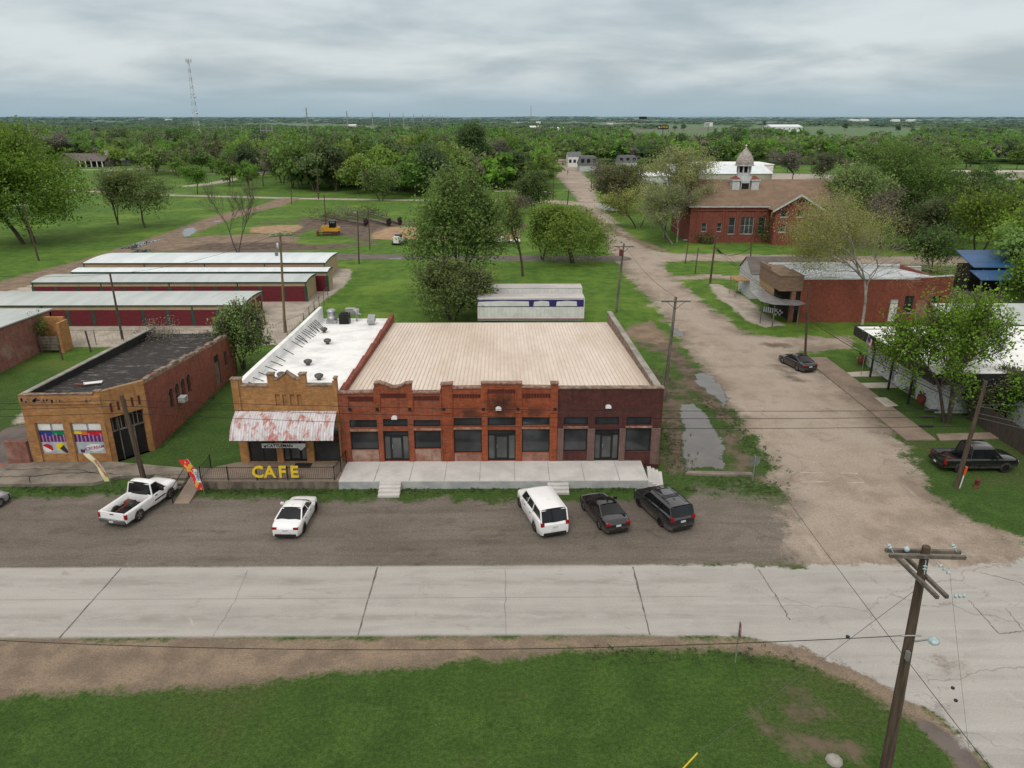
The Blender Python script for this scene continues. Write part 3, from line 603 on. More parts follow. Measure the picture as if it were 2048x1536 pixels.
# ------------------------------------------------------------------ new pavement in front of the row
def struct(o): o['kind']='structure'; return o
mb=MB(); yA,yB=45.25,YF-.003
mb.prism([(XL+.3,yA),(9.7,yA),(9.7,yB),(XL+.3,yB)],[0]*4,[PZ-.03,PZ-.03,PZ,PZ],0)
for i in range(4): mb.prism([(9.7+i*.27+.002,yA-.0),(9.7+(i+1)*.27,yA-.0),(9.7+(i+1)*.27+.35,yB-.6),(9.7+i*.27+.35,yB-.6)],0,PZ-.03-.14*(i+1),0) if PZ-.03-.14*(i+1)>.02 else None
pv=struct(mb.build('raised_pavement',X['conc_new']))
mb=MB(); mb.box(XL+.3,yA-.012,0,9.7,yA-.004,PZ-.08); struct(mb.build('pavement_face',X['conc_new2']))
mb=MB()
for i in range(1,9): x=XL+.3+i*2.4; mb.box(x-.012,yA+.02,PZ-.02,x+.012,yB-.05,PZ+.003)
[struct(o) for o in build_each(mb,'pavement_joint',X['conc'])]
for k,xc in enumerate((F(781,980,45)[0],F(1116,975,45)[0])):
    mb=MB()
    for i in range(3 if k else 4):
        h=PZ-.04-.14*(i+(1 if k else 0)) ; mb.box(xc-.72,yA-.012-.3*(i+1),0,xc+.72,yA-.012-.3*i-.002,h)
    struct(mb.build('pavement_steps',X['conc_new']))
# ------------------------------------------------------------------ cafe building
T=thing('cafe_building','buff brick cafe with a stepped gable parapet, white flat roof and rusty awning','cafe',(-15,YF,0))
CL,CR=-19.05,XL-.003
ops=[(F(498,900,YF)[0],F(553,900,YF)[0],PZ,3.6),(F(566,900,YF)[0],F(613,900,YF)[0],PZ,3.6),(F(628,900,YF)[0],F(680,900,YF)[0],PZ,3.6)]
mb=MB().frame(0,YF,0)
bw=[(F(a,789,YF)[0],F(b,789,YF)[0],F(a,812,YF)[1],F(a,789,YF)[1]) for a,b in ((549.5,559),(564,573),(579,588),(593.5,602.5))]
front(mb,CL,CR,0,5.9,ops+bw,0,0,.12)
for a,b,c,d in bw: mb.quad((a,.12,c),(b,.12,c),(b,.12,d),(a,.12,d))
pr=[(CL,F(470,760,YF)[1]),(F(480,760,YF)[0],F(470,760,YF)[1]),(F(480,760,YF)[0],F(480,773,YF)[1]),(F(534,760,YF)[0],F(480,773,YF)[1]),(F(534,760,YF)[0],F(534,750,YF)[1]),(F(547,760,YF)[0],F(534,750,YF)[1]),(F(547,760,YF)[0],F(547,760,YF)[1]),(F(556,760,YF)[0],F(556,760,YF)[1]),(F(573,760,YF)[0],F(573,746,YF)[1]),(F(590,760,YF)[0],F(590,759,YF)[1]),(F(598,760,YF)[0],F(598,760,YF)[1]),(F(598,760,YF)[0],F(598,750,YF)[1]),(F(611,760,YF)[0],F(611,750,YF)[1]),(F(611,760,YF)[0],F(611,772,YF)[1]),(F(667,760,YF)[0],F(667,772,YF)[1]),(F(667,760,YF)[0],F(667,758,YF)[1]),(CR,F(681,758,YF)[1])]
mb.wall([(CL,5.9)]+pr+[(CR,5.9)],0,.38)
for a,b in ((470,480),(667,684)): x0=max(F(a,790,YF)[0],CL); x1=min(F(b,790,YF)[0],CR); mb.box(x0,-.1,3.4,x1,-.003,F(a,761,YF)[1])
mb.build('facade',X['brick_buff'],T,'w')
mb=MB().frame(0,YF,0)
for a,b in zip(pr[:-1],pr[1:]):
    if b[0]-a[0]>.05: mb.wall([(a[0]-.04,a[1]+.003),(b[0]+.04,b[1]+.003),(b[0]+.04,b[1]+.1),(a[0]-.04,a[1]+.1)],-.06,.44)
mb.build('coping',X['coping'],T,'w')
mb=MB().frame(0,YF,0); ed=[CL]+[v for o_ in ops for v in o_[:2]]+[CR]
for a,b in zip(ed[::2],ed[1::2]): mb.box(a+.02,-.08,PZ-.3,b-.02,-.003,3.6)
build_each(mb,'pillar',X['brick_buff'],T,'w')
for i,o_ in enumerate(ops):
    if i==1: shopdoor(T,0,YF,0,*o_)
    else: window(T,0,YF,0,*o_,nx=2 if i==0 else 1,nz=1,gm_='glass')
text(T,'VAR',.5,(ops[0][0]+.55,YF+.10,2.05),ST,X['red'],'window_lettering',bold=.006); text(T,'EVERYTHING',.36,(ops[2][0]+.95,YF+.10,2.25),ST,X['red'],'window_lettering',bold=.006)
ZC0,ZC1=5.7,4.35; YC=73.4
mb=MB(); mb.prism([(CL+.35,YF+.38),(CR-.003,YF+.38),(CR-.003,YC),(CL+.35,YC)],[ZC0-.3]*2+[ZC1-.3]*2,[ZC0,ZC0,ZC1,ZC1]); mb.build('roof',X['roof_white'],T,'w')
mb=MB(); mb.frame(CL+.35,0,0,90); mb.wall([(YF+.38,0),(YF+.38,6.35),(54,6.25),(60,6.05),(66,5.9),(YC+.3,5.75),(YC+.3,0)],0,.35); mb.M=Matrix.Identity(4)
mb.box(CL+.35,YC,0,CR-.003,YC+.3,4.5); mb.build('side_wall',X['roof_white'],T,'w')
mb=MB()
ys_=[49.6,50.6,51.7,53.0,54.6,56.0,57.4,59.6]+[62.1+i*.55 for i in range(16)]
for i,y in enumerate(ys_):
    if i in (9,13,17): continue
    zr=ZC0+(ZC1-ZC0)*(y-YF)/(YC-YF); zt_=6.3-.03*(y-YF)
    mb.tube([(CL+.37,y,zt_-.35),(CL+1.05+.25*random.random(),y+.05*random.random(),zr+.02)],.035,4)
build_each(mb,'roof_brace',X['iron'],T,'w')
for px,py in ((648,661),(655,684),(616,726),(638,755),(563,752)):
    zr=5.0
    for _ in range(4): x,y=G(px,py,zr+.2); zr=ZC0+(ZC1-ZC0)*(y-YF)/(YC-YF)
    mb=MB(); mb.lathe((x,y,zr),[(.16,0),(.16,.16),(.26,.2),(.34,.32),(.33,.42),(.2,.5),(.02,.52)],14); mb.build('roof_vent',X['alu_dark'],T,'w')
def roof_xy(px,py,h=0):
    zr=4.5
    for _ in range(4): x,y=G(px,py,zr+h); zr=ZC0+(ZC1-ZC0)*(y-YF)/(YC-YF)
    return x,y,zr
x,y,z_=roof_xy(664,646); mb=MB(); mb.box(x-.5,y-.3,z_+.05,x+.5,y+.5,z_+.35).lathe((x,y+.1,z_+.35),[(.5,0),(.5,.25),(.42,.3),(.42,.75),(.48,.8),(.48,.95),(.3,1.05)],16); mb.build('exhaust_hood',X['alu'],T,'w')
x,y,z_=roof_xy(690,647); mb=MB(); mb.box(x-.5,y-.4,z_+.02,x+.5,y+.5,z_+1.05,0).box(x-.4,y-.42,z_+.12,x+.4,y-.402,z_+.95,1).lathe((x,y,z_+1.05),[(.42,0),(.42,.06),(.1,.08)],14,1); mb.build('cooling_unit',[X['char'],X['dark']],T,'w')
x,y,z_=roof_xy(714,643); mb=MB(); mb.tube([(x,y,z_),(x,y,z_+.8)],.09,8).lathe((x,y,z_+.8),[(.1,0),(.35,.2),(.38,.35),(.3,.5)],12); mb.build('vent_pipe',X['alu'],T,'w')
x,y,z_=roof_xy(743,649); mb=MB(); mb.prism([(x-.35,y-.5),(x+.35,y-.5),(x+.35,y+.6),(x-.35,y+.6)],[z_+.25]*4,[z_+.55,z_+.55,z_+.9,z_+.9]).box(x-.25,y-.3,z_,x+.25,y+.4,z_+.25); mb.build('exhaust_duct',X['alu'],T,'w')
x,y,z_=roof_xy(712,632); mb=MB(); mb.box(x-1.1,y-.1,z_+.2,x-.1,y+.5,z_+.8); mb.tube([(x-.1,y,z_+.3),(x+.6,y-.2,z_+.2)],.08,6); mb.build('air_handler',X['alu'],T,'w')
# awning
aw,ta=newmat('rust stained awning'); o=ta.obj(); fx=ta.xyz(o)[0]
rb=ta.ramp(ta.math('ABSOLUTE',ta.math('SUBTRACT',ta.math('FRACT',ta.math('MULTIPLY',fx,5.5)),.5)),.3,.5)
n=ta.noise(ta.scale(o,(1.6,.9,.55)),1.35,8,.68,.7); n2=ta.noise(ta.scale(o,(6,1.0,1)),1.3,5,.6)
c=ta.mix(ta.ramp(n2,.35,.65),(.66,.65,.66),(.50,.47,.49)); c=ta.mix(ta.ramp(n,.50,.60,0,.9),c,(.42,.16,.13)); c=ta.mix(ta.ramp(n,.62,.68,0,.8),c,(.42,.09,.05)); c=ta.mix(ta.math('MULTIPLY',rb,.3),c,(.25,.2,.2))
ta.out(c,.7,.0,.3,ta.bump(rb,.6,.04))
mb=MB().frame(0,YF,0); A0,A1=-18.95,-11.85; prf=[(0,4.6),(.5,4.42),(1.0,4.12),(1.4,3.78),(1.65,3.45),(1.8,3.12)]
for (d0,h0),(d1,h1) in zip(prf[:-1],prf[1:]):
    for k in range(40):
        a=A0+(A1-A0)*k/40; b=A0+(A1-A0)*(k+1)/40; e=.015*(k%2)
        mb.quad((a,-d1-.11,h1-e),(b,-d1-.11,h1-.015+e),(b,-d0-.11,h0-.015+e),(a,-d0-.11,h0-e))
ao=mb.build('awning',aw,T,'w')
mb=MB().frame(0,YF,0)
for a in (A0+.05,-15.4,A1-.05): mb.tube([(a,-.1,2.9),(a,-1.85,3.1)],.03,5)
mb.tube([(A0,-1.89,3.1),(A1,-1.89,3.1)],.03,5); mb.build('awning_frame',X['iron'],ao)
# banner over the door
B=thing('cafe_banner','long white banner reading CATTLEMAN hanging folded under the rusty awning','banner',(-15.3,YF-.3,2.6))
def bp(px,py): a,z=F(px,py,YF-.4); return (a-B.location.x,-.1,z-B.location.z)
mb=MB(); mb.poly([bp(523,887),bp(611,887),bp(611,893),bp(602,901),bp(596,896),bp(524,896)][::-1]); mb.build('cloth',X['white'],B)
a,_,z_=bp(563,896); text(B,'CATTLEMAN',.33,(a-.1,-.115,z_+.0),ST,X['black'],'lettering',bold=.008,sx=.95,off=False)
mb=MB(); a,_,z_=bp(530,892); mb.wall([(a-.15,z_+.12),(a-.07,z_+.04),(a+.07,z_+.04),(a+.15,z_+.12),(a+.06,z_-.1),(a,z_-.14),(a-.06,z_-.1)],-.114,-.108); mb.build('steer_emblem',X['black'],B)
# terrace, railing, ramp
mb=MB(); yT=45.35
mb.prism([(-20.9,yT),(XL+.29,yT),(XL+.29,YF-.003),(-19.3,YF-.003),(-20.9,47.4)],0,PZ-.02); struct(mb.build('cafe_terrace',X['walk_tan']))
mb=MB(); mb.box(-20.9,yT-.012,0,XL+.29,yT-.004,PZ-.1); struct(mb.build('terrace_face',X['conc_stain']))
tag(MB().box(-15.1,YF-1.0,PZ-.018,-13.9,YF-.25,PZ+.005).build('door_mat',X['dark']),'dark rectangular mat before the cafe door','door mat')
RG=thing('railing','black iron railing with thin balusters along the cafe terrace edge','railing',(-16,yT,PZ))
def railrun(par,p,q,zp,zq,n,posts,bal=True,base=.0):
    p=Vector(p);q=Vector(q); mb=MB(); L_=(q-p).length; k=max(2,int(L_/.13))
    def at(s): w_=p.lerp(q,s); return (w_.x,w_.y,zp+(zq-zp)*s)
    a=at(0);b=at(1); up=lambda v,h:(v[0],v[1],v[2]+h)
    mb.tube([up(a,.98),up(b,.98)],.025,5); mb.tube([up(a,.12),up(b,.12)],.02,5)
    mb.build('rail',X['iron'],par,'w')
    if bal:
        mb=MB(); 
        for i in range(1,k): w_=at(i/k); mb.tube([up(w_,.12),up(w_,.98)],.009,4,cap=False)
        mb.build('balusters',X['iron'],par,'w')
    for s in posts: mb=MB(); w_=at(s); mb.box(w_[0]-.03,w_[1]-.03,w_[2],w_[0]+.03,w_[1]+.03,w_[2]+1.08); mb.build('post',X['iron'],par,'w')
railrun(RG,(-20.85,yT+.1),(-11.75,yT+.1),PZ-.02,PZ-.02,0,[0,.205,.42,.65,1])
railrun(RG,(-11.7,yT+.1),(-11.45,YF-.3),PZ-.02,PZ-.02,0,[.5,1])
railrun(RG,(-20.85,yT+.15),(-20.85,47.3),PZ-.02,PZ-.02,0,[1])
mb=MB(); mb.prism([(-21.9,43.3),(-20.9,43.3),(-20.92,46.6),(-21.9,46.6)],0,[.03,.03,PZ-.03,PZ-.03]); struct(mb.build('ramp',X['walk_tan']))
RG=thing('handrail','sloping black handrail on the left side of the cafe ramp','handrail',(-22,44.5,0))
railrun(RG,(-22.0,43.4),(-22.0,46.2),0,.5,0,[0,1],False)
# CAFE letters
for ch,px,lb in (('C',517,'yellow letter C leaning on the cafe railing'),('A',541,'yellow letter A leaning on the cafe railing'),('F',566,'yellow letter F leaning on the cafe railing'),('E',590,'yellow letter E leaning on the cafe railing')):
    x,z_=F(px,962,yT-.05); o=text(None,ch,1.15,(x,yT-.02,.66),(R(86),0,0),X['yellow'],'sign_letter',.05,.025,1.0); tag(o,lb,'letter','yellow CAFE letters on the terrace railing')
# feather flags
def feather(label,base,h,lean,mat,fn,w=.62):
    o=thing('feather_flag',label,'flag',(base[0],base[1],0)); mb=MB()
    P_=[]; n=14
    for i in range(n+1):
        s=i/n; P_.append((-lean*s**2.2,0,h*s*(1-.03*s)))
    mb.tube(P_+[(-lean-.35,0,h*.93)],[.02]*(n+1)+[.008],5); mb.build('pole',X['alu'],o)
    mb=MB(); v=[];f=[]
    for i in range(2,n+1):
        s=i/n; wd=w*fn(s); p=P_[i]; v+=[(p[0],0,p[2]),(p[0]-wd,.06*math.sin(i*.9),p[2]-.12*wd)]
    for i in range(n-2): f.append((2*i,2*i+1,2*i+3,2*i+2))
    mb.add(v,f,0,True); mb.build('cloth',mat,o); return o
m1,t1=newmat('red and yellow flag cloth'); oz=t1.xyz(t1.obj()); n=t1.noise(t1.obj(),2.,2,.5)
c=t1.mix(t1.ramp(oz[2],1.25,1.3),(.62,.04,.05),(.62,.03,.04)); c=t1.mix(t1.ramp(n,.53,.55),c,(.75,.40,.06)); t1.out(c,.6)
o=feather('red feather flag with blue lettered white stripe beside the cafe ramp',(-20.35,44.5),2.75,.75,m1,lambda s:.95 if s>.5 else .75)
mb=MB(); mb.quad((-.06,-.03,.95),(-.32,-.03,.95),(-.52,-.03,1.95),(-.26,-.03,1.95)); mb.build('white_stripe',X['white'],o)
text(o,'OPEN',.26,(-.40,-.045,1.42),(R(90),R(79),0),X['blue'],'lettering',.003,.004,off=False)
m2,t2=newmat('cream and green flag cloth'); oz=t2.xyz(t2.obj()); c=t2.mix(t2.ramp(t2.math('ADD',oz[0],t2.math('MULTIPLY',t2.noise(t2.obj(),3.),.15)),-.22,.05),(.72,.66,.42),(.62,.66,.16)); t2.out(c,.6)
fx_,fy_=G(222,972); o=feather('pale yellow feather flag with red lettering before the mural windows','' or (fx_,fy_),2.6,1.05,m2,lambda s:.8,.5)
text(o,'SNOWCONES',.22,(-.53,-.05,1.32),(R(90),R(64),0),sm('flag lettering',(.5,.08,.05),None,4,.6),'lettering',.003,.004,off=False)
# ------------------------------------------------------------------ corner shop on the left
YL=49.35
T=thing('corner_shop','old buff and red brick corner shop with black tar roof and mural windows','shop',(-31,YL,0))
LX0,LX1=-34.6,-28.85; CX,CY=-26.85,51.7
mb=MB().frame(0,YL,0)
w1=(F(67,846,YL)[0],F(132,880,YL)[0],F(100,908,YL)[1],F(100,846,YL)[1]); w2=(F(141,846,YL)[0],F(207,880,YL)[0],w1[2],w1[3])
w1=(w1[0]+.15,w1[1],w1[2],w1[3])
front(mb,LX0,LX1,0,4.75,[w1,w2],0,0,.2)
mb.wall([(LX0,4.75),(LX0,5.35),(-29.3,5.5),(-29.3,5.62),(LX1,5.62),(LX1,4.75)],0,.35)
mb.box(LX0,-.09,4.72,LX1,-.003,5.28)
for a,b in ((LX0,w1[0]-.03),(w1[1]+.03,w2[0]-.03),(w2[1]+.03,LX1)): mb.box(a+.01,-.08,0,b-.01,-.003,3.3)
mb.build('front_wall',X['brick_buff'],T,'w')
# entrance across the corner
ang=math.degrees(math.atan2(CY-YL,CX-LX1)); Lc=math.hypot(CX-LX1,CY-YL)
mb=MB().frame(LX1,YL,0,ang); front(mb,0,Lc,0,4.75,[(.35,Lc-.35,0,3.5)],0,0,.3); mb.wall([(0,4.75),(0,5.62),(Lc,5.62),(Lc,4.75)],0,.35)
mb.build('corner_wall',X['brick_buff'],T,'w')
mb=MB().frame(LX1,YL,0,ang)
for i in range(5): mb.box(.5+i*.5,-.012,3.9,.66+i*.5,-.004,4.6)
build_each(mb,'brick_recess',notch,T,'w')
mb=MB().frame(LX1,YL,0,ang); mb.box(.36,.3,0,Lc-.36,.36,3.49,0); mb.box(.9,.2,0,.98,.28,3.45,1).box(.36,.2,2.3,Lc-.36,.28,2.42,1).box(1.9,.18,0,2.0,.27,2.3,1)
for i in range(7): mb.box(.5+i*.3,.2,2.45,.56+i*.3,.26,3.4,1)
mb.box(1.05,.22,.1,1.85,.28,2.25,2); mb.build('ruined_entrance',[X['dark'],X['wood_grey'],X['char']],T,'w')
mb=MB(); mb.wall([(LX0-.03,5.355),(-29.3,5.505),(-29.3,5.7),(LX1,5.7),(LX1,5.625),(-29.28,5.625),(-29.28,5.43),(LX0-.03,5.43)],YL-.05,YL+.4); mb.build('coping',X['coping'],T,'w')
mb=MB()
for k in range(60):
    a=LX0+random.random()*5.2; mb.box(a,YL-.105,5.0+random.uniform(-.2,.18),a+random.uniform(.03,.14),YL-.091,5.05+random.uniform(-.1,.2)) if 0 else mb.box(a,YL-.1,4.8+.4*random.random(),a+.06+.1*random.random(),YL-.0925,0.03+4.8+.4*random.random()+.04)
mb.build('wall_damage',X['coping_dark'],T,'w')
# long east wall with arched windows, AC box and door
YE=70.; mb=MB().frame(CX,CY,0,90)
arch=[(3.6+i*1.15,4.3+i*1.15,1.9,3.3) for i in range(4)]; dr=(13.2,14.3,.3,3.2)
front(mb,0,YE-CY,0,3.55,arch+[dr,(15.6,16.4,1.4,2.9)],0,0,.25)
mb.wall([(0,3.55),(0,5.62),(2.4,5.5),(2.4,5.3),(5.5,5.2),(5.5,5.02),(9.,4.9),(9.,4.72),(13,4.6),(13,4.35),(YE-CY,4.1),(YE-CY,3.55)],0,.32)
mb.build('side_wall',X['brick_side'],T,'w')
mb=MB().frame(CX,CY,0,90)
for a,b,c,d in arch:
    n=8; ca=(a+b)/2; r_=(b-a)/2
    mb.add([(ca+(r_+.16*(k%2))*math.cos(math.pi*(k//2)/n),-.03,d+(r_+.16*(k%2))*math.sin(math.pi*(k//2)/n)*.75) for k in range(2*n+2)],[(2*i,2*i+1,2*i+3,2*i+2) for i in range(n)])
build_each(mb,'window_arch',X['brick_old'],T,'w')
mb=MB().frame(CX,CY,0,90)
for a,b,c,d in arch:
    n=8; ca=(a+b)/2; r_=(b-a)/2
    mb.poly([(ca+r_*math.cos(math.pi*k/n),-.012,d+r_*.75*math.sin(math.pi*k/n)) for k in range(n+1)])
build_each(mb,'arch_head',X['dark'],T,'w')
for q in arch: window(T,CX,CY,90,*q,nz=2,fm='wood_grey',depth=.12,fw=.05)
window(T,CX,CY,90,15.6,16.4,1.4,2.9,fm='wood_grey')
mb=MB().frame(CX,CY,0,90); mb.box(dr[0],.1,dr[2],dr[1],.16,dr[3]-.7,0).box(dr[0],.12,dr[3]-.7,dr[1],.16,dr[3],1); mb.build('door',[X['wood_grey'],X['dark']],T,'w')
mb=MB().frame(CX,CY,0,90); mb.box(4.9,-.55,1.95,5.6,-.02,2.4,0); mb.box(4.95,-.556,2.0,5.55,-.552,2.35,1); mb.build('window_air_conditioner',[X['white'],X['alu']],T,'w')
mb=MB(); mb.frame(CX-.32,0,0,90)
yy=CY
while yy<YE-.3:   # broken, jagged coping of loose bricks
    l=random.uniform(.25,.7); zt_=5.62-(yy-CY)*.083; mb.box(yy,-.34,zt_-.25,yy+l,.02,zt_+random.uniform(-.1,.14)); yy+=l+.02
build_each(mb,'broken_coping',X['coping'],T,'w')
tar,tt=newmat('worn tar roofing'); po=tt.obj(); n1=tt.noise(tt.scale(po,(.35,1.3,1)),1.7,9,.72); c=tt.mix(tt.noise(po,.4),(.018,.016,.016),(.035,.03,.028)); c=tt.mix(tt.ramp(n1,.55,.66),c,(.17,.155,.145)); c=tt.mix(tt.ramp(tt.noise(tt.scale(po,(.5,2.,1)),2.3,8,.7),.60,.66),c,(.4,.38,.36)); tt.out(c,.85,0,.3,tt.bump(n1,.3,.04))
mb=MB(); mb.prism([(LX0+.32,YL+.36),(LX1,YL+.36),(CX-.34,CY+.2),(CX-.34,YE),(LX0+.32,YE)],[4]*5,[4.95,4.95,4.85,3.75,3.75]); mb.build('roof',tar,T,'w')
mb=MB(); mb.frame(LX0+.3,0,0,90); mb.wall([(YL+.36,0),(YL+.36,5.35),(YE+.2,4.6),(YE+.2,0)],0,.3); mb.M=Matrix.Identity(4); mb.box(LX0+.3,YE,0,CX,YE+.25,3.9)
mb.build('parapet',X['black'],T,'w')
mb=MB(); mb.frame(LX0+.34,0,0,90); mb.wall([(YL+.36,5.35),(YL+.36,5.43),(YE+.2,4.68),(YE+.2,4.6)],-.02,.38); mb.build('parapet_cap',X['conc'],T,'w')
mb=MB(); mb.frame(-31.5,53.2,4.93,20); mb.box(-.6,-.25,0,.7,.25,.03,0); mb.frame(-32.3,52.9,4.93,-10); mb.box(-.4,-.12,0,.4,.12,.03,1); mb.build('roof_patch',[X['white'],X['terra']],T,'w')
# murals
mu=[sm('mural grey',(.42,.47,.50),None,2,.6,fine=.03),sm('mural blue',(.03,.05,.22),None,2,.6,fine=.02),sm('mural green',(.0,.22,.08),None,2,.6,fine=.02),sm('mural purple',(.09,.03,.13),None,2,.6,fine=.02),sm('mural pink',(.45,.20,.42),None,2,.6,fine=.02),sm('mural red',(.50,.015,.03),None,2,.6,fine=.02),sm('mural orange',(.65,.15,.03),None,2,.6,fine=.02),sm('mural yellow',(.75,.60,.02),None,2,.6,fine=.02),X['white'],sm('mural brown',(.05,.035,.035),None,2,.6,fine=.02)]
for wi,(a,b,c,d) in enumerate((w1,w2)):
    mb=MB().frame(0,YL,0); y=.12; h=d-c; W_=b-a
    q=lambda x0,z0,x1,z1,m,yy=y: mb.quad((a+x0*W_,yy,c+z0*h),(a+x1*W_,yy,c+z0*h),(a+x1*W_,yy,c+z1*h),(a+x0*W_,yy,c+z1*h),m)
    q(0,0,1,.37,0); q(0,.37,1,.74,3); q(0,.74,1,1,8)
    if wi==0: q(0,.56,.55,.74,1,y-.004); q(.5,.6,1,.74,2,y-.006)
    else: q(0,.62,.28,.74,7,y-.004); q(.26,.6,.45,.74,6,y-.006); q(.45,.58,1,.74,5,y-.004)
    for i in range(7): q(.07+i*.135,.37,.12+i*.135,.60+.05*math.sin(i*2.1+wi),4,y-.009)
    def disc(cx,cz,rx,rz,a0,a1,m,dy): mb.poly([(a+cx*W_+rx*math.cos(R(a0+(a1-a0)*k/16)),y-dy,c+cz*h+rz*math.sin(R(a0+(a1-a0)*k/16))) for k in range(17)],m)
    if wi==0: disc(.2,.17,.38,.34,-35,145,5,.012); disc(.2,.17,.36,.32,145,325,8,.012); disc(.72,.22,.34,.32,0,359,7,.012); mb.poly([(a+.66*W_,y-.016,c+.16*h),(a+.84*W_,y-.016,c+.28*h),(a+.97*W_,y-.016,c+.03*h),(a+.86*W_,y-.016,c+.01*h)][::-1],9)
    else: disc(.62,.18,.66,.30,0,359,8,.012); mb.poly([(a+.12*W_,y-.012,c+.02*h),(a+.24*W_,y-.012,c+.02*h),(a+.26*W_,y-.012,c+.12*h),(a+.1*W_,y-.012,c+.13*h)],3)
    mo=mb.build('mural_window',mu,T,'w')
    mb=MB().frame(0,YL,0)
    for x0 in (0,.49,.53,.985): mb.box(a+x0*W_,.08,c+.76*h,a+x0*W_+.03,.1,d-.08)
    mb.box(a,.08,d-.08,b,.1,d-.01).box(a,.08,c+.74*h,b,.1,c+.76*h); mb.build('frame',X['alu'],mo)
    if wi: text(T,'ICECREAM',.30,(a+.62*W_,YL+.095,c+.12*h),(R(90),R(-10),0),sm('mural lettering',(.35,.06,.2),None,3,.6),'window_lettering',.002,.004,1.05)
# pavement before the corner shop: cracked slabs, and steps
mb=MB(); pts=[(-40,45.9),(-33,45.75),(-28.5,45.9),(-27.2,46.9),(-24.2,47.2),(-22.2,48.0),(-26.9,48.9),(-28.8,YL-.1),(-34.6,YL-.1),(-36,49.0),(-40,47.3)]
mb.prism(pts,0,.22); struct(mb.build('old_pavement',X['conc_old']))
mb=MB()
def crk(pts,w=.03):
    o_=[]; 
    for a,b in zip(pts[:-1],pts[1:]):
        for i in range(8): o_.append((a[0]+(b[0]-a[0])*i/8+random.gauss(0,.04),a[1]+(b[1]-a[1])*i/8+random.gauss(0,.05)))
    o_.append(pts[-1]); strip(mb,o_,w,.226)
crk([(-40,46.9),(-36,46.85),(-33,47.0),(-31.5,47.4),(-29.5,47.5),(-27.5,47.2)],.04); crk([(-36,48.0),(-33,48.1),(-30.5,47.9),(-29.5,47.5)],.03); crk([(-33.5,47),(-32.8,45.8)]); crk([(-29.5,47.5),(-27,48.8)]); crk([(-40,47.6),(-37,47.5)])
struct(mb.build('pavement_crack',X['dark']))
mb=MB()
for i,(x0,x1,y0,y1) in enumerate(((-24.6,-22.1,46.3,46.7),(-24.9,-22.15,45.7,46.1),(-25.0,-22.2,45.1,45.5))): mb.box(x0,y0,0,x1,y1,.38-.11*i)
struct(mb.build('old_steps',X['conc_stain']))
mb=MB(); mb.prism([(-24.3,46.72),(-22.1,46.72),(-22.0,47.6),(-24.0,47.3)],0,.42); mb.prism([(-21.9,46.65),(-20.92,46.65),(-20.92,47.6),(-21.9,47.9)],0,.45);struct(mb.build('old_slab',X['conc_old']))
# red stub wall and red painted slab at far left
mb=MB(); mb.box(-36.3,YL-.3,0,-34.7,YL,1.9); tag(mb.build('stub_wall',X['brick_old']),'low red painted brick wall stub against the corner shop','wall')
mb=MB(); mb.prism(L([(-30,975),(-30,930),(68,930),(20,958)]),0,.15); struct(mb.build('painted_slab',sm('red painted slab',(.30,.075,.05),(.22,.12,.09),.8,.9)))
# ------------------------------------------------------------------ ruin at the far left
T=thing('brick_shed','old painted brick building with pale metal roof at the left edge','building',(-55,72,0))
mb=MB(); mb.frame(-50.3,64.,0,90); front(mb,0,16,0,3.2,[],0); mb.wall([(0,3.2),(0,4.6),(16,3.9),(16,3.2)],0,.3); mb.M=Matrix.Identity(4); mb.box(-62,64,0,-50.3,64.3,4.5); mb.build('wall',X['brick_old'],T,'w')
mb=MB(); mb.box(-50.2,78.,0,-47.9,78.3,3.6).box(-47.9,76.5,0,-47.6,78.3,3.3).box(-62,79.7,0,-50.3,80,3.7); mb.build('buff_wall',X['brick_buff'],T,'w')
mb=MB(); mb.prism([(-62,64.1),(-50.1,64.1),(-50.1,80.2),(-62,80.2)],[4.5,4.5,3.9,3.9],[4.62,4.62,4.02,4.02]); mb.build('roof',X['st_roof'],T,'w')
mb=MB()
for i in range(5): mb.box(-50.0,76.4,.35+i*.32,-47.9,76.46,.6+i*.32)
mb.box(-49.9,76.46,0,-49.8,76.56,2).box(-48.1,76.46,0,-48,76.56,2); tag(mb.build('plank_fence',X['wood_grey']),'short weathered plank fence beside the painted brick building','fence')
